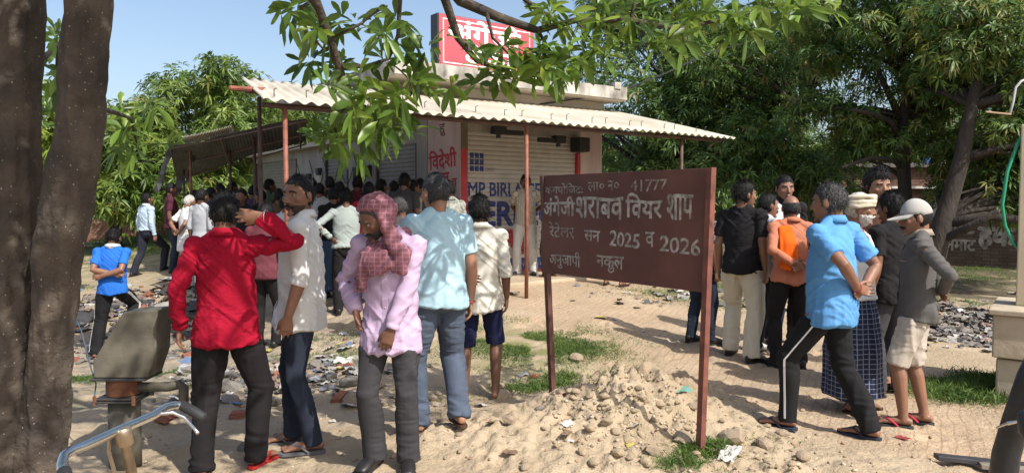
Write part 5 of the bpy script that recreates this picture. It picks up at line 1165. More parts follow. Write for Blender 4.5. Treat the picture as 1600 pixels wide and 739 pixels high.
def mango(label, base, trunk, clumps, n, L, m, seed, young=.06, nl=8, r=(.5, .9), limbs=True, group=None):
    """trunk: [(x, y, z, radius)...]; clumps: [(x, y, z, r)] the crown is made of"""
    rng = np.random.RandomState(seed); e = empty('mango_tree', base, label, 'tree', group); T = MB()
    T.loft([t[:3] for t in trunk], [t[3] for t in trunk], n=12, cap=.2)
    cl = np.array(clumps)
    if limbs:
        nodes_ = [Vector(t[:3]) for t in trunk[1:]]
        for k, c in enumerate(cl):
            if k % 2 and len(cl) > 14: continue
            c_ = Vector(c[:3]); s = min(nodes_, key=lambda q: (q - c_).length + (0 if q.z < c_.z else 2.5)); md = s.lerp(c_, .5) + Vector((rng.randn() * .2, rng.randn() * .2, .15 - .1 * rng.rand())); r0 = min(.09, .022 * (c_ - s).length + .02)
            T.loft([s, s.lerp(md, .5) + Vector((0, 0, .05)), md, c_], [r0, r0 * .8, r0 * .6, .012], n=7, cap=.2)
    tm = T.build('trunk', M_bark, None, smooth=True); tm.parent = e; tm.matrix_parent_inverse = Matrix.Translation(-Vector(e.location))
    wts = cl[:, 3] ** 2; ci = rng.choice(len(cl), n, p=wts / wts.sum()); d = rng.randn(n, 3); d /= np.linalg.norm(d, axis=1, keepdims=True); rad = (.30 + .70 * rng.rand(n) ** .5) * cl[ci, 3] * (1 + .18 * rng.randn(n)); d2 = d * np.array([1.15, 1.15, .8]); c = cl[ci, :3] + d2 * rad[:, None]
    ax = d * .8 + np.array([0, 0, .5]) + rng.randn(n, 3) * .25; yg = rng.rand(n) < young * (1 + 0 * n)
    parts = [whorls(c[~yg], ax[~yg], rng, nl, L, .24, .42)]
    leaf_mesh('crown', parts, m, e)
    if yg.any(): leaf_mesh('young_leaf_spray', [whorls(c[yg], ax[yg], rng, nl, L * .9, .24, .6)], M_young, e)
    return e
def cluster(rng, c, R_, n, r, zs=.75, hollow=.35):
    o = []
    for k in range(n):
        d = rng.randn(3); d /= np.linalg.norm(d); t = (hollow + (1 - hollow) * rng.rand() ** .6); o.append((c[0] + d[0] * R_ * t, c[1] + d[1] * R_ * t, c[2] + d[2] * R_ * zs * t, r[0] + (r[1] - r[0]) * rng.rand()))
    return o
rg = np.random.RandomState(11)
def tr(px, py, Y, r): q = P(px, py, Y); return (q.x, q.y, q.z, r)
def gb(px, Y): x = PX(px, Y); return (x, Y, gz(x, Y))
def crown(px, py, Y, R_, n, r, zs=.8): q = P(px, py, Y); return cluster(rg, (q.x, q.y, q.z), R_, n, r, zs)
# left, sunlit
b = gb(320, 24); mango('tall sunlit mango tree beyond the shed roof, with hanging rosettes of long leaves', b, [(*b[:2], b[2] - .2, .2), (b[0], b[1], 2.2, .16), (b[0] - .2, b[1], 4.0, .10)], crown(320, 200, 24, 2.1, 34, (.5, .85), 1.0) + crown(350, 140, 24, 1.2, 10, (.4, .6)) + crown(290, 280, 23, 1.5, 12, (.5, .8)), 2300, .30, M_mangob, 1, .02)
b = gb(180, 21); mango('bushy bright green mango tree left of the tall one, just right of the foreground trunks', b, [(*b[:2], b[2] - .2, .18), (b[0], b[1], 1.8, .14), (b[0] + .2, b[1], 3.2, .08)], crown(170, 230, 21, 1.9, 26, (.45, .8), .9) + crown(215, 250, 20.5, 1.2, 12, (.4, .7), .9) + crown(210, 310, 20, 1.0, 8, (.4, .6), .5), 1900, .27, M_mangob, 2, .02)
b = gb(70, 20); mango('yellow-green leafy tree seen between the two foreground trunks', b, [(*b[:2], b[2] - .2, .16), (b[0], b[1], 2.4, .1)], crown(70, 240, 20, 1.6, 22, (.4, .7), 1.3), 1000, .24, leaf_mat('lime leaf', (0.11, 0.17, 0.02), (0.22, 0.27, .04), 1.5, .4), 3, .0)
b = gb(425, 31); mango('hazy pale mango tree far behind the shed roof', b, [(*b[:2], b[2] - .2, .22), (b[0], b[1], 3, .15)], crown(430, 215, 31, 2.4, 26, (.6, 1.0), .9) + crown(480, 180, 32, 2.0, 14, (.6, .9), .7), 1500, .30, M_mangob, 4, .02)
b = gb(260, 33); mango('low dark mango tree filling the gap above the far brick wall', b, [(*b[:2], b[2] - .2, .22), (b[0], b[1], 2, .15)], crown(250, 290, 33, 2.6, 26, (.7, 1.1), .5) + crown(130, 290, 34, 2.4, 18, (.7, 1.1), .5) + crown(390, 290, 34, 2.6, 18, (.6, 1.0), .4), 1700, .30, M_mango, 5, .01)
# right, dark
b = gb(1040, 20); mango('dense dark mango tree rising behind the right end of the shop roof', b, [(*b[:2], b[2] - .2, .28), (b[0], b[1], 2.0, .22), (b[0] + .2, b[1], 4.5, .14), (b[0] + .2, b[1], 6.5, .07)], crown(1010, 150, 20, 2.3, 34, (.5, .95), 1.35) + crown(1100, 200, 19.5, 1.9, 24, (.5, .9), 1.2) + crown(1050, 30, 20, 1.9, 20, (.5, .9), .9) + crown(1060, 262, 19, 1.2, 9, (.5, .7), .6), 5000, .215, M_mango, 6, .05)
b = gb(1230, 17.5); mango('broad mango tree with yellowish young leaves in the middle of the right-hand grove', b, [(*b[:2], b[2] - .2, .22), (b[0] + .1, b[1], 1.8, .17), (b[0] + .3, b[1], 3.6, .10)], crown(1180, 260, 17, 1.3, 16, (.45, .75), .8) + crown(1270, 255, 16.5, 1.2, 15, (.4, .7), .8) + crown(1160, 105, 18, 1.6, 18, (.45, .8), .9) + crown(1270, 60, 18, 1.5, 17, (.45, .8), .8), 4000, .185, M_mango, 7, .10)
tk = [tr(1420, 402, 14, .16), tr(1415, 330, 14, .125), tr(1413, 280, 14, .115), tr(1410, 230, 14, .125), tr(1412, 190, 14, .12), tr(1422, 120, 14, .085), tr(1436, 85, 14.1, .07), tr(1444, 35, 14.1, .06), tr(1432, -20, 14.2, .05)]
tk[0] = (tk[0][0], tk[0][1], gz(tk[0][0], tk[0][1]) - .2, .19)
e = mango('mango tree with a thick dark forked trunk standing before the brick house', (tk[0][0], tk[0][1], gz(tk[0][0], tk[0][1])), tk, crown(1330, 25, 14.5, 1.3, 18, (.35, .6), .8) + crown(1460, 30, 14.3, 1.3, 18, (.35, .65), .8) + crown(1300, 165, 14.6, .8, 9, (.3, .5), .8) + crown(1380, 210, 14.2, .7, 7, (.3, .45), .6) + crown(1490, 150, 14.6, .85, 10, (.3, .5), .9) + crown(1345, 225, 14.8, .6, 7, (.25, .4), .5) + crown(1470, 215, 15, .6, 7, (.25, .4), .6), 4300, .165, M_mango, 8, .17, limbs=True)
T = MB()
for pts in ([(1420, 128, 14, .07), (1412, 95, 13.9, .055), (1404, 50, 13.8, .045), (1395, 0, 13.8, .03)], [(1410, 225, 14, .07), (1392, 190, 13.7, .05), (1365, 178, 13.5, .04), (1330, 172, 13.3, .025)], [(1413, 262, 14, .07), (1395, 250, 13.7, .05), (1360, 247, 13.4, .04), (1315, 262, 13.1, .025)], [(1432, 120, 14, .07), (1455, 75, 14, .05), (1480, 50, 14.1, .03)], [(1405, 180, 14, .07), (1375, 118, 14, .05), (1365, 80, 14, .04)]):
    q = [tr(*a) for a in pts]; T.loft([a[:3] for a in q], [a[3] for a in q], n=9, cap=.2)
o = T.build('branch', M_bark, None, smooth=True); o.parent = e; o.matrix_parent_inverse = Matrix.Translation(-Vector(e.location))
tk = [tr(1450, 420, 12.3, .20), tr(1474, 345, 12.3, .15), tr(1502, 250, 12.3, .125), tr(1519, 165, 12.3, .095), tr(1536, 80, 12.4, .08), tr(1560, -30, 12.6, .05)]
tk[0] = (tk[0][0] - .1, tk[0][1], gz(tk[0][0], tk[0][1]) - .2, .23)
e = mango('mango tree with a heavy leaning dark trunk at the far right', (tk[0][0], tk[0][1], gz(tk[0][0], tk[0][1])), tk, crown(1560, 60, 12.8, 1.4, 20, (.35, .65), .8) + crown(1660, 150, 12.6, 1.4, 18, (.4, .7), .9) + crown(1500, 95, 13.4, .9, 10, (.35, .5), .7) + crown(1590, 235, 12.6, .9, 11, (.3, .5), .8) + crown(1600, 300, 12.4, .7, 9, (.25, .4), .6) + crown(1530, 250, 13.2, .7, 10, (.3, .45), .8) + crown(1500, 300, 13.6, .5, 6, (.25, .4), .5), 5200, .165, M_mango, 9, .24)
T = MB()
for pts in ([(1474, 350, 12.3, .09), (1540, 338, 12.0, .075), (1620, 346, 11.8, .06), (1720, 340, 11.6, .045)], [(1466, 378, 12.3, .07), (1515, 355, 11.9, .07), (1560, 330, 11.6, .045)]):
    q = [tr(*a) for a in pts]; T.loft([a[:3] for a in q], [a[3] for a in q], n=9, cap=.2)
o = T.build('branch', M_bark, None, smooth=True); o.parent = e; o.matrix_parent_inverse = Matrix.Translation(-Vector(e.location))
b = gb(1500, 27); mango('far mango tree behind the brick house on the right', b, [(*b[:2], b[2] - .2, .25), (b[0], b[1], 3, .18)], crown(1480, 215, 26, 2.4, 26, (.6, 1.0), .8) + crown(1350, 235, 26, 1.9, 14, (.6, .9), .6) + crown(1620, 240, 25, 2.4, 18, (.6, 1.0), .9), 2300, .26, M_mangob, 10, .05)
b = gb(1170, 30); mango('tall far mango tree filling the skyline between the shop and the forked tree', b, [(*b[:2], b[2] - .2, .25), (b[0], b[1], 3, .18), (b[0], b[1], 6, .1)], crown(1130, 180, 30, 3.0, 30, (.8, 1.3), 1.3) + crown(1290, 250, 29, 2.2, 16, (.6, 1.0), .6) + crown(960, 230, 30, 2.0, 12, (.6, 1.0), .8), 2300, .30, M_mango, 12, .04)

# far woods all round: nobody could count these
rgw = np.random.RandomState(77); nw = 5200; wa = rgw.uniform(-1.9, 1.9, nw); wr = rgw.uniform(44, 62, nw); wx, wy = wr * np.sin(wa), wr * np.cos(wa) + 4; wh = np.abs(3.2 + 2.6 * vnoise(np.stack([wa * 9, wr * .08, wa * 0], 1)))
wz = ground_np(wx, wy) + wh * 1.35 * rgw.rand(nw) ** .8 + .1; wv, wf = whorls(np.stack([wx, wy, wz], 1), rgw.randn(nw, 3) * .5 + np.array([0, -.2, .7]), rgw, 8, .95, .42, .4)
wme = np_mesh(bpy.data.meshes.new('far_woods'), wv, wf); wme.materials.append(M_mango); tag(link('far_woods', wme), kind='stuff')

# the big whorled-leaf tree the viewer stands under
def spotted_bark():
    m = mat('grey brown bark', (0.028, 0.022, 0.018), .95, vs=6, col2=(0.090, 0.068, 0.050), bump=1.0, bs=30, dist=.018, detail=9, coords='Object'); n, l, b = nodes(m)
    src = b.inputs['Base Color'].links[0].from_socket; tc = n.new('ShaderNodeTexCoord')
    v = n.new('ShaderNodeTexVoronoi'); v.inputs['Scale'].default_value = 58; v.inputs['Randomness'].default_value = 1; mp = n.new('ShaderNodeMapping'); mp.inputs['Scale'].default_value = (1, 1, .8); l.new(tc.outputs['Object'], mp.inputs[0]); l.new(mp.outputs[0], v.inputs['Vector'])
    sp = n.new('ShaderNodeSeparateColor'); l.new(v.outputs['Color'], sp.inputs[0]); th = n.new('ShaderNodeMath'); th.operation = 'MULTIPLY'; th.inputs[1].default_value = .17; l.new(sp.outputs[0], th.inputs[0])
    ls = n.new('ShaderNodeMath'); ls.operation = 'LESS_THAN'; l.new(v.outputs['Distance'], ls.inputs[0]); l.new(th.outputs[0], ls.inputs[1])
    mx = n.new('ShaderNodeMix'); mx.data_type = 'RGBA'; l.new(ls.outputs[0], mx.inputs[0]); l.new(src, mx.inputs[6]); mx.inputs[7].default_value = (.26, .22, .18, 1); l.new(mx.outputs[2], b.inputs['Base Color']); return m
M_tb = spotted_bark()
tx, ty = PX(50, 3.0), 3.0
big = empty('whorled_leaf_tree', (tx, ty, gz(tx, ty)), 'big tree with two spotted grey-brown trunks and whorled leaves hanging overhead', 'tree')
def bigchild(o): o.parent = big; o.matrix_parent_inverse = Matrix.Translation(-Vector(big.location)); return o
def trunk(pts, seed):
    T = MB(); T.loft([q[:3] for q in pts], [q[3] for q in pts], n=110, cap=.1); me = T.mesh('trunk'); bm = bmesh.new(); bm.from_mesh(me)
    bmesh.ops.subdivide_edges(bm, edges=[e_ for e_ in bm.edges if abs(e_.verts[0].co.z - e_.verts[1].co.z) > .12], cuts=30, use_grid_fill=True); bm.to_mesh(me); bm.free(); a = get_co(me); no = get_no(me)
    d = .012 * (1 - 2.2 * np.abs(vnoise(a * np.array([16, 16, 3.2]) + seed))) + .005 * (1 - 2 * np.abs(vnoise(a * np.array([40, 40, 11]) + seed))) + .008 * vnoise(a * np.array([9, 9, 2.5]) + seed) + .006 * vnoise(a * np.array([25, 25, 9]) + seed) + .03 * ss(.75, .1, a[:, 2]) * (1 - 2 * np.abs(vnoise(a * np.array([7, 7, 1.6]) + seed + 5))) + .02 * ss(.6, .2, a[:, 2]) * vnoise(a * np.array([11, 11, 12]) + seed)
    set_co(me, a + no * d[:, None]); me.polygons.foreach_set('use_smooth', [True] * len(me.polygons)); me.materials.append(M_tb); return bigchild(link('trunk', me))
g0 = gz(tx, ty)
tA = [(PX(-10, 3.0), 3.02, g0 - .15, .27), tr(-4, 760, 3.0, .20), tr(2, 640, 3.0, .165), tr(8, 500, 3.02, .125), tr(14, 370, 3.05, .104), tr(20, 185, 3.08, .100), tr(22, 0, 3.1, .102), (PX(30, 3.1), 3.1, 3.0, .12), (PX(20, 3.1), 3.1, 4.2, .10)]
tB = [(PX(50, 3.0), 2.98, g0 - .15, .16), tr(58, 760, 2.98, .105), tr(70, 640, 2.97, .080), tr(82, 500, 2.96, .078), tr(94, 370, 2.95, .086), tr(124, 185, 2.95, .080), tr(136, 0, 2.95, .077), (PX(142, 2.95), 2.95, 3.0, .09), (PX(175, 2.9), 2.9, 4.0, .075)]
trunk(tA, 1); trunk(tB, 5)
topB = Vector(tB[-1][:3]); topA = Vector(tA[-1][:3])
BR = [[(470, -60, 3.6, .030), (492, 0, 3.8, .028), (515, 60, 3.9, .025), (530, 105, 4.0, .022), (545, 150, 4.05, .017), (572, 192, 4.1, .009)], [(492, 0, 3.8, .013), (470, 12, 3.8, .010), (480, 50, 3.85, .008), (508, 80, 3.9, .005)],
      [(530, 105, 4.0, .013), (570, 104, 4.0, .010), (608, 92, 4.05, .008), (622, 55, 4.1, .011), (626, -20, 4.1, .015)], [(545, 150, 4.05, .010), (522, 195, 4.05, .008), (530, 228, 4.1, .005)], [(550, 160, 4.05, .010), (600, 176, 4.1, .008), (640, 152, 4.2, .006), (662, 108, 4.2, .004)], [(515, 60, 3.9, .010), (560, 40, 3.95, .007), (600, 10, 4.0, .006)], [(572, 192, 4.1, .008), (605, 205, 4.1, .006), (625, 190, 4.1, .004)],
      [(640, -80, 3.9, .030), (695, -2, 4.1, .026), (716, 60, 4.2, .021), (745, 95, 4.25, .016), (800, 115, 4.3, .011), (850, 112, 4.3, .007)], [(660, -70, 4.0, .034), (720, 2, 4.2, .032), (780, 28, 4.3, .028), (840, 48, 4.4, .022), (900, 32, 4.5, .018), (985, 32, 4.6, .019), (1060, 46, 4.7, .014), (1140, 28, 4.8, .010), (1230, 8, 4.9, .006)],
      [(760, 20, 4.25, .012), (770, 60, 4.25, .009), (800, 90, 4.3, .005)], [(840, 48, 4.4, .012), (860, 80, 4.4, .008), (845, 115, 4.4, .005)], [(900, 32, 4.5, .010), (930, 70, 4.5, .007), (905, 105, 4.5, .004)], [(1000, 34, 4.6, .010), (1012, 75, 4.6, .006), (1018, 98, 4.6, .003)], [(870, 35, 4.5, .014), (820, 0, 4.5, .014), (790, -40, 4.5, .014)], [(1060, 46, 4.7, .008), (1040, 85, 4.7, .005)], [(985, 32, 4.6, .012), (1000, -30, 4.6, .014)]]
def limb(pts): T = MB(); T.loft([q[:3] for q in pts], [q[3] for q in pts], n=9, cap=.3); return bigchild(T.build('branch', M_tb, None, smooth=True))
for bq in BR: limb([tr(*q) for q in bq])
def conn(a, b_, r0, r1):
    a, b_ = Vector(a), Vector(b_); m1 = a.lerp(b_, .4) + Vector((0, 0, .25)); m2 = a.lerp(b_, .75) + Vector((0, 0, .22)); limb([(*a, r0), (*m1, r0 * .85), (*m2, (r0 + r1) / 2), (*b_, r1)])
conn(topB, P(470, -60, 3.6), .07, .032); conn(topB, P(640, -80, 3.9), .07, .032); conn(topA, P(660, -70, 4.0), .08, .036); conn(topA, Vector((.6, 2.2, 4.3)), .08, .03); conn(topB, Vector((2.2, 2.9, 4.0)), .07, .02); conn(topA, Vector((-1.2, 1.4, 4.4)), .07, .03)
rw = np.random.RandomState(21); wc = []
for px, py, Y, n_, sx, sy in ((465, 14, 3.8, 4, 24, 12), (520, 45, 3.9, 4, 30, 20), (565, 30, 3.95, 5, 32, 22), (610, 60, 4.05, 5, 30, 28), (655, 75, 4.15, 4, 18, 20), (520, 110, 4.0, 5, 28, 18), (500, 130, 4.0, 3, 20, 16), (565, 135, 4.05, 3, 28, 18), (600, 165, 4.1, 5, 32, 16), (645, 135, 4.2, 4, 20, 14), (690, 138, 4.2, 2, 16, 8), (520, 200, 4.05, 6, 28, 16), (570, 205, 4.1, 7, 34, 16), (615, 185, 4.1, 4, 20, 14), (545, 230, 4.1, 3, 22, 10),
    (745, 80, 4.2, 3, 18, 20), (770, 108, 4.25, 5, 28, 16), (815, 112, 4.35, 8, 36, 16), (785, 75, 4.3, 2, 24, 14), (850, 85, 4.4, 7, 28, 22), (895, 95, 4.45, 6, 26, 18), (930, 75, 4.5, 5, 24, 16), (880, 35, 4.5, 4, 30, 14), (840, 15, 4.45, 4, 34, 12), (950, 25, 4.55, 6, 34, 14), (1000, 60, 4.6, 4, 26, 16), (1020, 15, 4.6, 5, 34, 12), (1080, 25, 4.7, 7, 36, 16), (1130, 35, 4.8, 6, 26, 14), (1170, 25, 4.8, 7, 28, 14), (1220, 15, 4.9, 7, 30, 12), (1270, 5, 4.95, 6, 26, 12), (1050, 62, 4.7, 2, 20, 10),
    (90, 60, 4.6, 4, 12, 22), (88, 115, 4.8, 4, 12, 20), (85, 165, 5.0, 3, 12, 18), (205, 190, 5.2, 7, 26, 22), (215, 225, 5.2, 5, 24, 12)):
    for k in range(n_): wc.append(tuple(P(px + rw.randn() * sx * .7, py + rw.randn() * sy * .7, Y + rw.randn() * .16)))
wc = np.array(wc); ax = rw.randn(len(wc), 3) * .45 + np.array([.15, -.25, .55]); dn = rw.rand(len(wc)) < .25; ax[dn, 2] *= -.3
parts = [whorls(wc, ax, rw, 7, .150, .30, .30, near=True)]
limb([tr(122, 200, 3.0, .02), tr(160, 170, 3.9, .015), tr(205, 185, 5.1, .010), tr(215, 230, 5.2, .005)]); limb([tr(30, 100, 3.2, .02), tr(70, 90, 4.2, .014), tr(90, 70, 4.6, .01), tr(86, 165, 5.0, .006)])
oc = []
while len(oc) < 310:
    q = np.array([rw.uniform(-2.9, 2.7), rw.uniform(.7, 4.0), rw.uniform(3.3, 4.7)])
    if q[2] - 1.55 < .29 * q[1] + .25: continue
    if rw.rand() > (1.0 if q[0] < .3 else .45): continue
    if vnoise(np.array([[q[0] * 1.1 + 3, q[1] * 1.1, 1.5]]))[0] < -.12: continue
    oc.append(q)
for k in range(110):
    t = rw.rand(); oc.append(np.array([-1.35 + 1.5 * t + rw.randn() * .22, 2.45 - 1.5 * t + rw.randn() * .22, 3.55 + .9 * t + rw.randn() * .15]))
oc = np.array(oc); parts.append(whorls(oc, rw.randn(len(oc), 3) * .35 + np.array([0, 0, 1.0]), rw, 7, .16, .30, .3, near=True))
leaf_mesh('crown', parts, M_alst, big)

# grass and weeds
M_grass = leaf_mat('grass blade', (0.055, 0.105, 0.018), (0.12, 0.18, 0.038), 2.0, .25, .6)
def grass(areas, name='grass', seed=3):
    rng = np.random.RandomState(seed); B_, D_, L_ = [], [], []
    for px, py, rx, ry, n_, h in areas:
        n_ = int(n_ * 1.7)
        c = G(px, py); q = np.stack([c.x + rng.randn(n_) * rx * .6, c.y + rng.randn(n_) * ry * .6], 1)
        q = q + .05 * rng.randn(n_ , 2) * (rng.rand(n_, 1) < .4); n_ = n_; keep = vnoise(np.concatenate([q * 3.1, np.zeros((n_, 1))], 1)) > -.35; q = q[keep]; z = ground_np(q[:, 0], q[:, 1]); B_.append(np.concatenate([q, z[:, None] - .005], 1)); m_ = len(q); D_.append(np.stack([rng.randn(m_) * .55, rng.randn(m_) * .55, np.ones(m_)], 1)); L_.append(h * (.4 + .9 * rng.rand(m_)))
    b_, d_, l_ = np.concatenate(B_), np.concatenate(D_), np.concatenate(L_); v, f = leaf_arrays(b_, d_, np.stack([rng.randn(len(b_)), rng.randn(len(b_)), rng.randn(len(b_)) * .2], 1), l_, np.maximum(.005, l_ * .055), .25 + .5 * rng.rand(len(b_)))
    me = np_mesh(bpy.data.meshes.new(name), v, f); me.materials.append(M_grass); return tag(link(name, me), kind='stuff')
grass([(815, 535, .55, .45, 4600, .085), (880, 545, .5, .35, 4200, .085), (760, 555, .5, .4, 1200, .06), (905, 520, .5, .4, 900, .06), (845, 605, .28, .16, 1500, .10), (875, 592, .15, .12, 500, .12), (800, 510, .5, .4, 900, .06), (930, 600, .2, .12, 250, .06), (1010, 640, .25, .12, 160, .05), (700, 620, .4, .2, 350, .05), (1180, 690, .3, .1, 160, .05), (960, 540, .5, .3, 500, .05), (1100, 705, .13, .10, 900, .11), (1065, 722, .14, .07, 600, .09),
       (1530, 615, .42, .30, 6500, .15), (1575, 600, .25, .35, 3000, .14), (1500, 598, .22, .18, 1300, .09), (1050, 462, .9, .5, 1500, .07), (1120, 445, .9, 1.0, 3000, .10), (1010, 458, .5, .3, 500, .06), (1130, 475, .5, .4, 900, .08), (1490, 430, 1.3, 1.3, 3500, .10), (1540, 420, 1.2, 1.0, 2500, .10), (1510, 470, .5, .4, 900, .10),
       (150, 592, .5, .18, 3000, .07), (270, 580, .5, .18, 1500, .06), (330, 600, .3, .15, 500, .06), (540, 560, .4, .35, 1100, .07), (520, 530, .5, .4, 700, .07), (430, 560, .4, .3, 500, .06), (120, 450, .8, .5, 900, .08), (330, 470, .7, .4, 700, .06), (180, 400, 2.0, 1.6, 3500, .14), (130, 390, 2.2, 2.5, 4000, .16), (250, 388, 2.0, 2.0, 2500, .15), (200, 378, 3.5, 2.5, 4000, .2)])
# ---------------------------------------------------------------- walls and the house behind
def brick_mat(name, c1, c2, mortar, sc=1.0):
    m = mat(name, c1, .95, .2, 3, 0, coords='Object', col2=c2, detail=8); n, l, b = nodes(m); src = b.inputs['Base Color'].links[0].from_socket
    tc = n.new('ShaderNodeTexCoord'); mp = n.new('ShaderNodeMapping'); mp.inputs['Rotation'].default_value = (R(90), 0, 0); l.new(tc.outputs['Object'], mp.inputs[0])
    br = n.new('ShaderNodeTexBrick'); br.inputs['Scale'].default_value = sc; br.inputs['Brick Width'].default_value = .24; br.inputs['Row Height'].default_value = .08; br.inputs['Mortar Size'].default_value = .008; br.inputs['Color1'].default_value = (1, 1, 1, 1); br.inputs['Color2'].default_value = (.72, .66, .62, 1); br.inputs['Mortar'].default_value = (0.45, .45, .45, 1); l.new(mp.outputs[0], br.inputs['Vector'])
    mx = n.new('ShaderNodeMix'); mx.data_type = 'RGBA'; mx.blend_type = 'MULTIPLY'; mx.inputs[0].default_value = 1; l.new(src, mx.inputs[6]); l.new(br.outputs['Color'], mx.inputs[7]); l.new(mx.outputs[2], b.inputs['Base Color'])
    bp = n.new('ShaderNodeBump'); bp.inputs['Strength'].default_value = .6; bp.inputs['Distance'].default_value = .015; bp.invert = True; l.new(br.outputs['Fac'], bp.inputs['Height']); l.new(bp.outputs[0], b.inputs['Normal']); return m
M_brick = brick_mat('weathered red brick', (0.25, 0.115, 0.075), (0.36, 0.20, 0.135), None); M_brickd = brick_mat('shaded red brick', (0.085, 0.045, 0.034), (0.16, 0.085, 0.06), None)  # second one is the house brick, with shade put into its colour
M_brickg = brick_mat('grimy brick', (0.10, 0.075, 0.06), (0.17, 0.13, 0.105), None)
def wallrun(name, pts, h, th, m, label, cap=None, jag=0.0, seed=1):
    """freestanding wall along ground points with an uneven top"""
    rng = np.random.RandomState(seed); mb = MB(); V = [Vector(q) for q in pts]; o0 = V[0].copy()
    for a, b in zip(V[:-1], V[1:]):
        d = (b - a); L = Vector((d.x, d.y, 0)).length; dx = Vector((d.x, d.y, 0)).normalized(); n_ = Vector((dx.y, -dx.x, 0)) * th / 2; k = max(1, int(L / .5)) if jag else 1
        hs = [h - jag * (rng.rand() ** 2) for _ in range(k)]
        for i in range(k):
            p0, p1 = a.lerp(b, i / k), a.lerp(b, (i + 1) / k); z0, z1 = p0.z - .3, max(p0.z, p1.z) + hs[i]
            mb.hexa([Vector((*(p0 + n_).xy, z0)), Vector((*(p1 + n_).xy, z0)), Vector((*(p1 - n_).xy, z0)), Vector((*(p0 - n_).xy, z0)), Vector((*(p0 + n_).xy, z1)), Vector((*(p1 + n_).xy, z1)), Vector((*(p1 - n_).xy, z1)), Vector((*(p0 - n_).xy, z1))])
    bm = bmesh.new(); o = mb.build(name, m); tag(o, label, 'wall'); return o
def gp(px, Y): x = PX(px, Y); return (x, Y, gz(x, Y))
z_ = lambda px, Y, py: P(px, py, Y).z - gz(PX(px, Y), Y)
wallrun('brick_wall', [gp(-120, 25.5), gp(330, 25)], z_(180, 25, 343), .24, M_brick, 'low weathered red brick wall across the grass on the far left', jag=.06)
wallrun('boundary_wall', [gp(320, 30), gp(560, 29)], z_(440, 29, 292), .2, M_greyw, 'pale plastered boundary wall seen under the shed roof')
WA, WB = Vector(gp(1330, 19.5)), Vector(gp(1760, 15.5)); gw = wallrun('compound_wall', [tuple(WA), tuple(WB)], z_(1530, 17.5, 338), .24, M_brickg, 'grimy brick compound wall with worn white painted Hindi letters under the leaning tree', jag=.05, seed=4)
wd = WB - WA; wd.z = 0; wd.normalize(); wn_ = Vector((wd.y, -wd.x, 0))
def onwall(px): k = (px - CX) / F_PX; t = (k * WA.y - WA.x) / (wd.x - k * wd.y); return WA + wd * t + wn_ * .124
def graf(body, px0, px1, py0, py1, seed, bold=.012):
    a, b = onwall(px0), onwall(px1); z0, z1 = P(px0, py1, a.y).z, P(px0, py0, a.y).z
    o = text_obj('lettering', body, z1 - z0, frame(Vector((a.x, a.y, z0)) + wn_ * .004, wd, (0, 0, 1)), mat('worn whitewash lettering', (.12, .11, .10), .95, vs=5, col2=(.52, .50, .46)), None, width=(b - a).length, height=z1 - z0, bold=bold, jit=.03, seed=seed); o.parent = gw
graf('हक', 1532, 1588, 350, 382, 3, .03); graf('म', 1593, 1625, 350, 382, 5, .03); graf('लाट', 1478, 1526, 346, 364, 7, .016); graf('नमाट', 1482, 1527, 374, 390, 9, .012)
hb = gp(1400, 23); M_sgd = mat('shaded concrete', (.10, .09, .08), .95, .3, 5); hs = empty('brick_house', hb, 'low unplastered red brick house with a flat roof behind the forked tree', 'house')  # roof concrete of the house also carries shade in its colour
def hrel(o): o.parent = hs; o.matrix_parent_inverse = Matrix.Translation(-Vector(hs.location)); return o
x0, x1 = PX(1285, 23), PX(1560, 23); zt = P(1400, 262, 23).z
mb = MB(); mb.box(((x0 + x1) / 2, 25.5, (zt + hb[2] - .3) / 2), (x1 - x0, 5, zt - hb[2] + .3)); hrel(mb.build('wall', M_brickd))
mb = MB(); mb.box(((x0 + x1) / 2, 25.4, zt + .06), (x1 - x0 + .3, 5.3, .12)); hrel(mb.build('roof', M_sgd))
for px, w in ((1372, .9), (1462, .8)):
    mb = MB(); mb.box((PX(px, 23), 22.98, hb[2] + 1.2), (w, .1, .9)); hrel(mb.build('window', M_dark))
    mb = MB(); mb.box((PX(px, 23), 22.95, hb[2] + .70), (w + .2, .2, .08)); hrel(mb.build('sill', M_slab))
mb = MB(); mb.box((PX(1380, 23), 22.9, zt - .62), (4.2, .3, .07)); hrel(mb.build('ledge', M_slab))
for px, c, lb in ((1446, (.05, .12, .4), 'blue water drum on the roof of the brick house'), (1470, (.6, .6, .58), 'pale water drum on the roof of the brick house')):
    mb = MB(); q = Vector((PX(px, 23.6), 23.6, zt + .12)); mb.loft([q, q + V3(0, 0, .05), q + V3(0, 0, .18), q + V3(0, 0, .23)], [.11, .12, .12, .09], n=14, cap=.1); mb.loft([q + V3(0, 0, .23), q + V3(0, 0, .26)], [.05, .05], n=10, cap=.1)
    tag(mb.build('water_drum', mat('drum paint ' + str(px), c, .5), smooth=True), lb, 'drum')

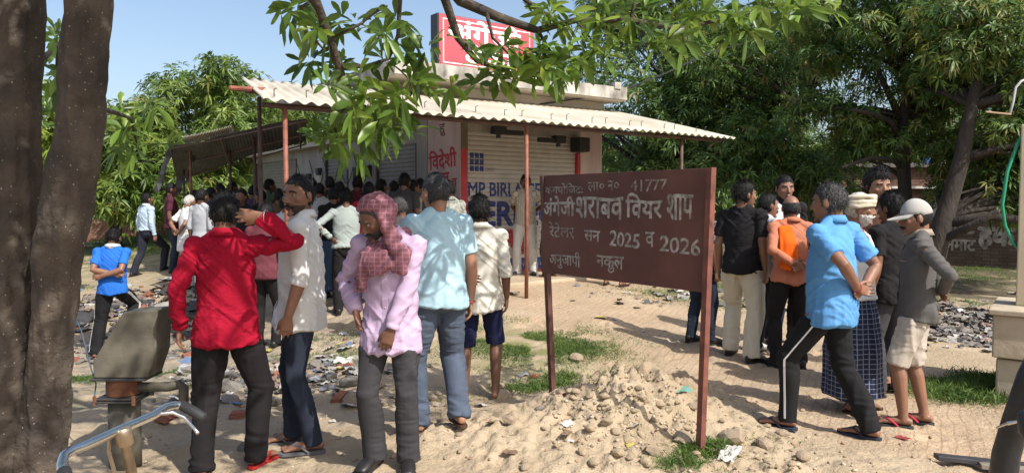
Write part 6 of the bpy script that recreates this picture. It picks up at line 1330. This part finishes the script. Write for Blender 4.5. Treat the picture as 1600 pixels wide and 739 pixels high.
# ---------------------------------------------------------------- hand pump
pb = gp(198, 4.62); pz = pb[2]; pump = empty('hand_pump', pb, 'old grey cast-iron hand pump with a slanted head box and side spout', 'hand pump')
def prel(o): o.parent = pump; o.matrix_parent_inverse = Matrix.Translation(-Vector(pump.location)); return o
M_pump = mat('galvanised grey paint', (0.060, 0.052, 0.038), .8, vs=7, col2=(0.155, 0.138, 0.102), bump=.25, bs=40, detail=8); M_prust = mat('flaking rust', (0.15, 0.055, 0.028), .9, vs=14, col2=(0.27, 0.115, 0.06), bump=.8, bs=50, dist=.01)
Yp = 4.62; q = lambda px, py, Y=Yp: P(px, py, Y)
mb = MB(); a = q(197, 738); b = q(197, 622); r = .094; mb.loft([(a.x, Yp, pz - .1), (a.x, Yp, b.z)], [r, r], n=28, cap=0); prel(mb.build('stand', M_pump, smooth=True))
mb = MB(); mb.box((a.x, Yp, b.z + .006), (.26, .26, .012)); mb.box((a.x + .0, Yp, b.z + .022), (.245, .245, .012)); prel(mb.build('flange', mat('dark iron', (.045, .042, .038), .7, .3, 8), bevel=.003))
mb = MB(); c = q(197, 588); n_ = 11
for k in range(n_):
    t = k / (n_ - 1); pass
mb.loft([(a.x, Yp, b.z + .031 + (c.z - b.z - .03) * k / 22) for k in range(23)], [.098 + (.006 if k % 2 else -.002) for k in range(23)], n=26, cap=0); prel(mb.build('neck', M_prust, smooth=True))
mb = MB(); mb.box((a.x + .02, Yp, c.z + .004), (.345, .23, .014)); prel(mb.build('flange', mat('dark iron', (.045, .042, .038)), bevel=.003))
mb = MB(); w = .10; lo = [q(160, 584).x, q(242, 584).x]; hi_ = [q(205, 485).x, q(254, 482).x]; zl, zh, zm = c.z + .013, q(205, 484).z, q(160, 560).z
pts = [(lo[0], zl), (lo[1], zl), (hi_[1], q(240, 545).z), (hi_[1] + .012, zh + .012), (hi_[0], zh), (lo[0] - .004, zm)]
k = len(pts); mb.add([(x_, Yp - w, z) for x_, z in pts] + [(x_, Yp + w, z) for x_, z in pts], [tuple(range(k)), tuple(range(k, 2 * k))[::-1]] + [(i, i + k, (i + 1) % k + k, (i + 1) % k) for i in range(k)]); prel(mb.build('head_box', M_pump, bevel=.008))
mb = MB()
for ox, oy in ((-.12, -.12), (.12, -.12), (-.12, .12), (.12, .12)): pass
mb.loft([(a.x + .06, Yp, q(0, 604).z), (q(262, 600).x, Yp, q(0, 604).z), (q(281, 596).x, Yp, q(0, 600).z), (q(287, 604).x, Yp, q(0, 606).z), (q(287, 634).x, Yp, q(0, 634).z)], [.030, .030, .030, .031, .030], n=14, cap=.1); prel(mb.build('spout', M_pump, smooth=True))
for ox, oy in ((-.12, -.12), (.12, -.12), (-.12, .12), (.12, .12)):
    m2 = MB(); m2.loft([(a.x + ox, Yp + oy, b.z - .012), (a.x + ox, Yp + oy, b.z + .045)], [.012, .012], n=6, cap=.1); prel(m2.build('bolt', M_prust))
mb = MB(); s_ = q(250, 505); mb.loft([s_ + V3(-.06, 0, 0), s_ + V3(.05, .10, .02), s_ + V3(.16, .55, -.05), s_ + V3(.20, .75, -.22)], [.016, .016, .015, .017], n=9, cap=.3); prel(mb.build('handle', M_pump, smooth=True))
mb = MB(); mb.loft([(a.x - .12, Yp - .13, b.z + .01), q(150, 600, 4.6), q(138, 560, 4.7), q(128, 520, 4.8), q(120, 500, 5.0)], [.0045] * 5, n=6); prel(mb.build('hose', mat('blue grey hose', (.06, .09, .12), .5)))

# ---------------------------------------------------------------- bicycle (handlebar in view at the lower left)
bk = empty('bicycle', (PX(185, 2.0), 2.0, gz(-1.07, 2.0)), 'bicycle with a chrome roadster handlebar and rod brake lever, leaning by the trunks', 'bicycle')
def brel(o, par=None): o.parent = par or bk; o.matrix_parent_inverse = Matrix.Translation(-Vector(bk.location)) if not par else Matrix.Identity(4); return o
M_chr = mat('worn chrome', (.72, .71, .69), .24, .08, 12, .05, 60, metal=1.0); M_brz = mat('brassy rusty chrome', (.35, .27, .19), .4, .3, 20, .1, 60, metal=.8)
mb = MB(); hbp = [P(102, 745, 1.72), P(96, 728, 1.75), P(100, 712, 1.78), P(112, 703, 1.81), P(132, 696, 1.85), P(185, 672, 1.98), P(237, 650, 2.12), P(258, 637, 2.19), P(272, 632, 2.24), P(284, 633, 2.26), P(300, 641, 2.25)]
mb.loft(hbp, [.0125] * 11, n=14, cap=.2); hbar = brel(mb.build('handlebar', M_chr, smooth=True))
for pts in ((P(283, 632, 2.26), P(303, 643, 2.25), P(318, 652, 2.24)), (P(100, 735, 1.74), P(104, 752, 1.71), P(108, 775, 1.69))):
    mb = MB(); mb.loft(pts, [.0155, .016, .015], n=12, cap=.4); brel(mb.build('grip', M_black, smooth=True))
mb = MB(); mb.loft([P(250, 646, 2.15), P(270, 644, 2.17), P(288, 652, 2.17), P(303, 668, 2.16), P(309, 676, 2.15)], [.006, .006, .0055, .005, .006], n=8, cap=.4); brel(mb.build('brake_lever', M_chr, smooth=True))
mb = MB(); s0 = P(185, 676, 1.98); st = Vector((s0.x + .01, 1.985, s0.z)); dn_ = Vector((.08, 0, -.42)).normalized()
mb.loft([st + V3(0, 0, .012), st, st + dn_ * .035, st + dn_ * .04, st + dn_ * .13], [.021, .022, .022, .0135, .0135], n=14, cap=.15); brel(mb.build('stem', M_brz, smooth=True))
mb = MB(); mb.loft([st + V3(-.03, -.01, .0), st + V3(-.035, -.01, -.05), st + V3(.05, 0, -.40)], [.006] * 3, n=6); brel(mb.build('brake_rod', M_brz))
ht, hb2 = st + dn_ * .13, st + dn_ * .28; M_fr = mat('black bicycle enamel', (.015, .015, .016), .3, .2, 12)
fw = hb2 + Vector((.20, 0, 0)); gzb = gz(-1, 2.0); fw.z = gzb + .345; rw_ = fw + V3(-1.08, 0, 0); bb = fw + V3(-.60, 0, -.04); sc_ = bb + V3(-.20, 0, .55)
def tube(nm, pts, r, m=M_fr, par=None): mb = MB(); mb.loft(pts, [r] * len(pts), n=10, cap=.1); return brel(mb.build(nm, m, smooth=True), par)
tube('head_tube', [ht, hb2], .0165)
fm = MB()
for pts, r in (([ht.lerp(hb2, .2), sc_ + V3(0, 0, -.03)], .014), ([hb2, bb], .015), ([sc_, bb], .014), ([sc_ + V3(0, .04, -.04), rw_ + V3(0, .06, 0)], .008), ([sc_ + V3(0, -.04, -.04), rw_ + V3(0, -.06, 0)], .008), ([bb + V3(0, .04, 0), rw_ + V3(0, .06, 0)], .009), ([bb + V3(0, -.04, 0), rw_ + V3(0, -.06, 0)], .009)): fm.loft(pts, [r] * 2, n=9, cap=.2)
brel(fm.build('frame', M_fr, smooth=True))
for s__ in (-1, 1): tube('fork_blade', [hb2 + V3(0, .02 * s__, -.01), hb2.lerp(fw, .5) + V3(-.01, .05 * s__, 0), fw + V3(0, .055 * s__, 0)], .010)
for wc_ in (fw, rw_):
    mb = MB(); cir = [wc_ + V3(.325 * math.cos(t), 0, .325 * math.sin(t)) for t in np.linspace(0, 6.2832, 41)]; mb.loft(cir, [.019] * 41, n=10, cap=0, side=(0, 1, 0)); wh = brel(mb.build('wheel', M_black, smooth=True))
    mb = MB(); cir = [wc_ + V3(.302 * math.cos(t), 0, .302 * math.sin(t)) for t in np.linspace(0, 6.2832, 41)]; mb.loft(cir, [(.014, .008)] * 41, n=8, cap=0, side=(0, 1, 0)); brel(mb.build('rim', M_chr, smooth=True), wh)
    mb = MB()
    for k in range(28): t = k * 6.2832 / 28; mb.loft([wc_ + V3(0, .02 * (-1) ** k, 0), wc_ + V3(.30 * math.cos(t), 0, .30 * math.sin(t))], [.0013] * 2, n=4, cap=0)
    mb.loft([wc_ + V3(0, -.05, 0), wc_ + V3(0, .05, 0)], [.02, .02], n=10, cap=.2); brel(mb.build('spokes', M_chr), wh)
mb = MB(); sd_ = sc_ + V3(-.02, 0, .10); mb.loft([sd_ + V3(-.14, 0, .01), sd_ + V3(-.05, 0, .02), sd_ + V3(.05, 0, .015), sd_ + V3(.15, 0, .01)], [(.095, .03), (.085, .03), (.04, .025), (.022, .018)], side=(0, 1, 0), n=14, cap=.5); brel(mb.build('saddle', M_black, smooth=True)); tube('seat_post', [sc_, sd_], .012, M_chr)
for s__ in (-1, 1): tube('crank', [bb + V3(0, .06 * s__, 0), bb + V3(.12 * s__, .065 * s__, -.12), bb + V3(.12 * s__, .14 * s__, -.12)], .010, M_chr)

# ---------------------------------------------------------------- right edge: plinth with pillar, hose, pipe, dark pole
pl0 = G(1556, 624); Yq = pl0.y + .05; xq = PX(1556, Yq); M_con = mat('weathered cream concrete', (0.34, 0.28, 0.20), .9, vs=6, col2=(0.46, 0.39, 0.29), bump=.3, bs=30, detail=8)
pln = empty('concrete_plinth', (xq + .4, Yq + .4, gz(xq + .4, Yq + .4)), 'cream concrete plinth in two courses with a square pillar on it, at the right edge', 'plinth')
def qrel(o): o.parent = pln; o.matrix_parent_inverse = Matrix.Translation(-Vector(pln.location)); return o
EX = V3(.80, -.60, 0).normalized(); EY = V3(.60, .80, 0).normalized(); RQ = Matrix(((EX.x, EY.x, 0), (EX.y, EY.y, 0), (0, 0, 1)))
Q0 = V3(xq, Yq, 0); z0, z1, z2 = gz(xq, Yq) - .15, P(1556, 558, Yq).z, P(1556, 492, Yq).z
def qbox(u, v, za, zb_, du, dv, nm, m, bev): mb = MB(); c = Q0 + EX * (u + du / 2) + EY * (v + dv / 2); mb.box((c.x, c.y, (za + zb_) / 2), (du, dv, zb_ - za), M=RQ); return qrel(mb.build(nm, m, bevel=bev))
qbox(.03, .03, z0, z1 - .012, 1.0, .9, 'base_course', M_con, .015); qbox(0, 0, z1, z2, 1.04, .96, 'upper_course', M_con, .012); qbox(-.03, -.03, z2 + .002, z2 + .05, 1.1, 1.02, 'top_slab', M_con, .01)
k = (1591 - CX) / F_PX; c0 = Q0 + EY * .35; uu = (k * c0.y - c0.x) / (EX.x - k * EX.y); zt = P(1590, 195, (c0 + EX * uu).y).z
qbox(uu, .35, z2 + .05, zt, .28, .28, 'pillar', mat('cream distemper', (.50, .42, .29), .85, .1, 3, .1, 30), .01)
mb = MB(); Yh = Yq + .25; mb.loft([P(1612, 190, Yh), P(1590, 225, Yh), P(1574, 268, Yh), P(1566, 320, Yh), P(1570, 352, Yh), P(1582, 378, Yh), P(1604, 402, Yh)], [.014] * 7, n=10, cap=.2); tag(mb.build('hose', mat('green hose', (0.02, 0.26, 0.14), .35, .1, 10), smooth=True), 'green rubber hose looping beside the cream pillar', 'hose')
mb = MB(); mb.loft([P(1612, 122, Yh), P(1596, 127, Yh), P(1587, 137, Yh), P(1583, 160, Yh), P(1578, 178, Yh)], [.010] * 5, n=9, cap=.2); pp_ = mb.build('conduit_pipe', mat('pale grey pipe', (.42, .42, .43), .5, .1), smooth=True); tag(pp_, 'bent pale conduit pipe with a brown end hanging above the hose', 'pipe')
mb = MB(); mb.loft([P(1579, 179, Yh), P(1540, 175, Yh - .15)], [.009, .007], n=8, cap=.3); o = mb.build('pipe_end', mat('pale brown wood', (.28, .19, .12), .7)); o.parent = pp_
dpl = empty('dark_pole', P(1570, 720, 3.5), 'leaning black plastic-wrapped pole with a steel wire loop, lower right corner', 'pole'); dpl.location.z = gz(dpl.location.x, 3.5)
def drel(o): o.parent = dpl; o.matrix_parent_inverse = Matrix.Translation(-Vector(dpl.location)); return o
M_pls = mat('black plastic wrap', (.014, .015, .018), .42, .3, 8, .5, 14, dist=.02); mb = MB()
mb.loft([Vector((PX(1568, 3.5), 3.5, gz(2.3, 3.5) - .1)), P(1572, 710, 3.5), P(1588, 655, 3.45), P(1612, 590, 3.4), P(1655, 500, 3.35)], [.062, .060, .057, .060, .055], n=20, cap=.2); drel(mb.build('post', M_pls, smooth=True))
mb = MB(); mb.loft([P(1604, 648, 3.25), P(1612, 668, 3.22), P(1628, 690, 3.2)], [(.04, .04), (.06, .05), (.05, .04)], n=14, cap=.6); drel(mb.build('bundle', M_pls, smooth=True))
mb = MB(); mb.loft([P(1612, 655, 3.3), P(1575, 660, 3.36), P(1558, 668, 3.4), P(1575, 662, 3.30), P(1615, 652, 3.2)], [.006] * 5, n=7); drel(mb.build('wire_loop', M_steel))
for (a, b), lb, m in ((((1462, 723), (1640, 742)), 'flat black metal strip lying on the sand at the lower right corner', M_dark), (((1530, 736), (1660, 752)), 'weathered grey wooden plank in the lower right corner', mat('grey wood', (.2, .17, .14), .8, .2, 8))):
    p0, p1 = G(*a), G(*b); d = (p1 - p0).normalized(); sd = V3(-d.y, d.x, 0) * .035; mb = MB(); up = V3(0, 0, .03); lz = V3(0, 0, .025)
    mb.hexa([p0 - sd + lz, p1 - sd + lz, p1 + sd + lz, p0 + sd + lz, p0 - sd + lz + up, p1 - sd + lz + up, p1 + sd + lz + up, p0 + sd + lz + up]); tag(mb.build('plank' if 'wood' in lb else 'metal_strip', m, bevel=.004), lb, 'plank' if 'wood' in lb else 'strip')

# cables
cb = MB(); cb.loft([P(690, 165, 12.3), P(745, 172, 12.4), P(830, 165, 13.0), P(960, 146, 13.6), P(1040, 115, 14.5), P(1110, 82, 16), P(1195, 60, 18)], [.014] * 7, n=5); tag(cb.build('overhead_cable', M_black), 'thin black cable sagging from the shop wall up into the right-hand trees', 'cable')
cb = MB(); cb.loft([P(150, 262, 20), P(250, 250, 16.5), P(297, 236, 15.5), P(345, 240, 15)], [.012] * 4, n=5); tag(cb.build('overhead_cable', M_black), 'thin cable running from the left trees to the shed roof', 'cable')

# ---------------------------------------------------------------- stones, broken bricks, litter
rs_ = np.random.RandomState(5)
M_st = mat('tan rubble stone', (0.34, 0.26, 0.18), .95, .2, 9, .6, 40, dist=.01); M_cl = mat('dry clod', (0.40, 0.31, 0.20), .95, .18, 9, .6, 40, dist=.01); M_sg = mat('grey rubble', (0.20, 0.18, 0.155), .95, .25, 9, .6, 40, dist=.01); M_bk = mat('broken red brick', (0.27, 0.105, 0.065), .95, .25, 10, .6, 45, dist=.008)
def stone_mesh(seed, blocky):
    bm = bmesh.new()
    if blocky: bmesh.ops.create_cube(bm, size=1.25); bmesh.ops.subdivide_edges(bm, edges=bm.edges[:], cuts=3, use_grid_fill=True)
    else: bmesh.ops.create_icosphere(bm, subdivisions=2, radius=.72)
    me = bpy.data.meshes.new('stone'); bm.to_mesh(me); bm.free(); a = get_co(me); u = a / np.linalg.norm(a, axis=1, keepdims=True)
    for k in range(7):
        rr = np.random.RandomState(seed * 13 + k); d = rr.randn(3); d /= np.linalg.norm(d); c = .50 + .22 * rr.rand(); o = np.maximum(0, a @ d - c); a = a - o[:, None] * d
    a = a + u * (.05 * vnoise(a * 2.5 + seed) + .03 * vnoise(a * 6 + seed))[:, None]; set_co(me, a); me.polygons.foreach_set('use_smooth', [False] * len(me.polygons)); return me
SMS = {}
def stone(q, size, m, nm, label, group=None, blocky=False, flat=.6, seed=None):
    sd = rs_.randint(8) if seed is None else seed; key = (sd, blocky, m.name)
    if key not in SMS: me = stone_mesh(sd + 20 * blocky, blocky); me.materials.append(m); SMS[key] = me
    o = link(nm, SMS[key]); sx = size * (.8 + .4 * rs_.rand()); o.scale = (sx * .6, sx * .45, sx * flat * .5) if not blocky else (sx * .55, sx * .33, sx * .25); o.rotation_euler = (rs_.randn() * .2, rs_.randn() * .2, rs_.rand() * 6.28); o.location = (q.x, q.y, gz(q.x, q.y) + o.scale[2] * .35); return tag(o, label, 'brick' if 'brick' in nm else nm, group)
for px, py, sz, m, lb, bl in ((1022, 708, .19, M_st, 'squarish tan stone just left of the right post foot', True), (1145, 690, .26, M_st, 'large rounded tan stone right of the right post foot', False), (1195, 698, .17, M_st, 'flat tan stone right of the large rounded one', False), (1068, 690, .16, M_st, 'tan stone touching the left side of the right post', False), (708, 656, .24, M_st, 'big half-buried tan stone behind the barefoot young man', False), (782, 622, .26, M_st, 'long pale stone slab right of the bare feet', False), (1082, 637, .12, M_st, 'pale stone on the right slope of the mound', False), (1222, 680, .14, M_st, 'tan stone below the stepping man', False), (1255, 716, .13, M_st, 'small tan lump at the bottom edge right of the post', False), (900, 562, .22, M_st, 'flat stone in the grass behind the left post', False), (835, 590, .14, M_bk, 'reddish brick piece left of the left post foot', True), (842, 640, .10, M_sg, 'grey stone on the sand left of the mound', False),
    (260, 655, .24, M_bk, 'red brick just under the pump spout', True), (372, 652, .22, M_bk, 'red brick between the red shirt and the white shirt men', True), (392, 700, .26, M_sg, 'grey concrete lump by the red sandals', True), (362, 610, .30, M_sg, 'grey concrete block behind the red-shirted man', True), (432, 632, .20, M_sg, 'grey concrete lump behind the white-shirted man', True), (560, 628, .3, M_st, 'pale slab edge behind the lavender shirt', True), (320, 600, .26, M_sg, 'grey lump right of the pump spout', True)):
    stone(G(px, py), sz, m, 'broken_brick' if m is M_bk else 'stone', lb, None, bl)
def scatter(n, boxes, fn):
    k = 0
    while k < n:
        b = boxes[rs_.randint(len(boxes))]; px, py = rs_.uniform(b[0], b[2]), rs_.uniform(b[1], b[3]); q = G(px, py)
        fn(q, k); k += 1
LB = [(110, 440, 300, 520), (100, 500, 330, 640), (300, 560, 560, 640), (420, 520, 560, 600), (120, 430, 260, 500)]
scatter(46, LB, lambda q, k: stone(q, .10 + .22 * rs_.rand() ** 2, M_sg, 'stone', 'grey concrete chunk in the rubble on the left side', 'concrete chunks in the left rubble', bool(k % 2)))
scatter(30, LB, lambda q, k: stone(q, .09 + .13 * rs_.rand(), M_bk, 'broken_brick', 'broken red brick in the rubble on the left side', 'broken bricks in the left rubble', True))
scatter(26, [(700, 590, 850, 735), (560, 560, 720, 640)], lambda q, k: stone(q, .05 + .10 * rs_.rand() ** 2, M_st, 'stone', 'small tan stone on the sandy ground between the men and the board', 'small tan stones', False))
scatter(110, [(860, 575, 1080, 720), (880, 570, 1060, 660), (860, 590, 1080, 735), (1080, 640, 1260, 735), (950, 700, 1280, 736)], lambda q, k: stone(q, .03 + .085 * rs_.rand() ** 2, M_cl, 'clod', 'clod of dry earth on the mound in front of the board', 'clods on the mound', False))
LIT = {'white': (.50, .48, .44), 'grey': (.36, .36, .37), 'blue': (.12, .17, .28), 'yellow': (.46, .38, .10), 'red': (.27, .05, .045), 'green': (.20, .38, .30), 'black': (.05, .047, .045), 'brown': (.20, .13, .08)}
CR = []
def crumple(seed):
    n = 7; X, Y_ = np.meshgrid(np.linspace(-.5, .5, n), np.linspace(-.5, .5, n)); v = np.stack([X.ravel(), Y_.ravel(), 0 * X.ravel()], 1); v += .10 * np.stack([vnoise(v * 3 + seed), vnoise(v * 3 + seed + 5), 0 * X.ravel()], 1); v[:, 2] = .16 * np.abs(vnoise(v * 3.1 + seed * 3)) + .10 * vnoise(v * 6 + seed)
    v[:, 2] -= v[:, 2].min(); i0 = (np.arange(n - 1)[:, None] * n + np.arange(n - 1)[None]).ravel(); return v, np.stack([i0, i0 + 1, i0 + n + 1, i0 + n], 1)
LMS = {}
def litter(q, size, cn, label, group=None, nm='wrapper'):
    sd = rs_.randint(6); key = (sd, cn)
    if key not in LMS: v, f = crumple(sd + 1); me = np_mesh(bpy.data.meshes.new(nm), v, f); me.materials.append(mat('litter ' + cn, LIT[cn], .5, .12, 8, trans=0)); LMS[key] = me
    o = link(nm, LMS[key]); o.scale = (size, size * (.5 + .5 * rs_.rand()), size * .8); o.rotation_euler = (rs_.randn() * .15, rs_.randn() * .15, rs_.rand() * 6.28); o.location = (q.x, q.y, gz(q.x, q.y) + .004); return tag(o, label, 'litter', group)
for px, py, sz, cn, lb in ((1062, 612, .16, 'green', 'pale green plastic bag on the right side of the mound'), (882, 618, .10, 'red', 'red foil wrapper by the left post foot'), (985, 697, .10, 'yellow', 'yellow wrapper left of the squarish stone'), (1140, 712, .17, 'white', 'folded white plastic strip right of the right post foot'), (1410, 686, .09, 'red', 'red and green packet in front of the pink straps'), (1060, 457, .18, 'white', 'white scrap at the edge of the path behind the board'), (940, 497, .13, 'yellow', 'yellow scrap on the brick path'), (540, 545, .16, 'white', 'white bag behind the lavender sleeve'), (520, 575, .14, 'white', 'white cup lid behind the jeans'), (418, 550, .13, 'yellow', 'yellow wrapper right of the red shirt'), (530, 578, .13, 'yellow', 'yellow wrapper behind the white shirt'), (265, 438, .3, 'white', 'white rag on the ground beyond the pump'), (270, 655, .09, 'red', 'small red scrap near the pump base'), (1590, 460, .3, 'white', 'white scrap in the shade under the leaning tree')):
    litter(G(px, py), sz, cn, lb)
for cn, n_, bx in (('white', 34, LB + [(420, 520, 560, 600)]), ('grey', 26, LB), ('blue', 12, LB), ('yellow', 7, LB), ('red', 4, LB), ('black', 30, [(110, 440, 300, 540)])):
    scatter(n_, bx, lambda q, k: litter(q, .07 + .16 * rs_.rand() ** 2 + (.2 if cn == 'black' else 0), cn, cn + ' plastic scrap in the rubble on the left side', cn + ' scraps in the left rubble'))
for cn, n_ in (('white', 16), ('brown', 10)): scatter(n_, [(700, 560, 1000, 720), (1000, 440, 1250, 480), (860, 440, 1100, 520)], lambda q, k: litter(q, .04 + .06 * rs_.rand(), cn, 'tiny ' + cn + ' scrap on the sand around the notice board', 'tiny ' + cn + ' scraps'))
# trash heap by the compound wall and fine rubble: too many pieces to count
def bits(name, c, rx, ry, n_, sz, m, seed, boxes=None):
    rng = np.random.RandomState(seed); vs, fs, o = [], [], 0
    for k in range(n_):
        if boxes: b = boxes[rng.randint(len(boxes))]; x, y = rng.uniform(b[0], b[2]), rng.uniform(b[1], b[3])
        else: x, y = c[0] + rng.randn() * rx * .55, c[1] + rng.randn() * ry * .55
        v, f = crumple(rng.randint(30)); v = v[:: 1]; s = sz * (.3 + 1.2 * rng.rand() ** 2); t = rng.rand() * 6.28; Rm = np.array(Matrix.Rotation(t, 3, 'Z') @ Matrix.Rotation(rng.randn() * .45, 3, 'X')); v = (v * np.array([s, s * .7, s])) @ Rm.T + np.array([x, y, gz(x, y) + .01]); vs.append(v); fs.append(f + o); o += len(v)
    me = np_mesh(bpy.data.meshes.new(name), np.concatenate(vs), np.concatenate(fs)); me.materials.append(m); return tag(link(name, me), kind='stuff')
def multi(name, cols):
    m = mat(name, cols[0], .7, .1, 5); n, l, b = nodes(m); gi = n.new('ShaderNodeNewGeometry'); cr = n.new('ShaderNodeValToRGB'); cr.color_ramp.interpolation = 'CONSTANT'
    for i, c in enumerate(cols):
        e_ = cr.color_ramp.elements[i] if i < 2 else cr.color_ramp.elements.new(i / len(cols)); e_.position = i / len(cols); e_.color = (*c, 1)
    l.new(gi.outputs['Random Per Island'], cr.inputs[0]); l.new(cr.outputs[0], b.inputs['Base Color']); return m
M_mix = multi('mixed rubbish', [(.10, .09, .08), (.16, .14, .12), (.27, .25, .22), (.07, .065, .06), (.21, .17, .13), (.42, .40, .36), (.12, .12, .13), (.20, .13, .10), (.14, .12, .10), (.33, .30, .26)])
hc = G(1515, 512); bits('rubbish', (hc.x, hc.y), 1.3, .9, 1500, .12, M_mix, 3)
lc1, lc2 = G(215, 480), G(450, 590); bits('rubbish', (lc1.x, lc1.y), 1.6, 1.4, 480, .16, M_mix, 5); bits('rubbish', (lc2.x, lc2.y), 1.1, .7, 330, .09, M_mix, 7); q = G(1210, 470); bits('rubbish', (q.x, q.y), 2.0, .7, 260, .13, M_mix, 9); q = G(210, 560); bits('rubbish', (q.x, q.y), 1.2, .5, 300, .09, M_mix, 10)
def pebbles(n_, boxes, seed):
    rng = np.random.RandomState(seed); bm = bmesh.new(); bmesh.ops.create_icosphere(bm, subdivisions=1, radius=1); t = bpy.data.meshes.new('t'); bm.to_mesh(t); bm.free(); v0 = get_co(t).astype(float); f0 = np.array([tuple(p_.vertices) for p_ in t.polygons]); vs, fs = [], []
    for k in range(n_):
        b = boxes[rng.randint(len(boxes))]; q = G(rng.uniform(b[0], b[2]), rng.uniform(b[1], b[3])); s = .005 + .013 * rng.rand() ** 2.5; v = v0 * (1 + .25 * rng.randn(len(v0), 1)) * np.array([s, s * .8, s * .6]); v = v @ np.array(Matrix.Rotation(rng.rand() * 6.28, 3, 'Z')).T + np.array([q.x, q.y, q.z + s * .2]); vs.append(v); fs.append(f0 + k * len(v0))
    me = np_mesh(bpy.data.meshes.new('gravel'), np.concatenate(vs), np.concatenate(fs)); me.materials.append(multi('sandy pebbles', [(.40, .31, .21), (.30, .22, .15), (.48, .39, .28), (.24, .19, .14), (.34, .20, .13)])); return tag(link('gravel', me), kind='stuff')
pebbles(1000, [(640, 620, 1280, 738), (860, 580, 1090, 700), (860, 590, 1060, 680), (200, 600, 620, 738), (1080, 600, 1480, 738)], 4)
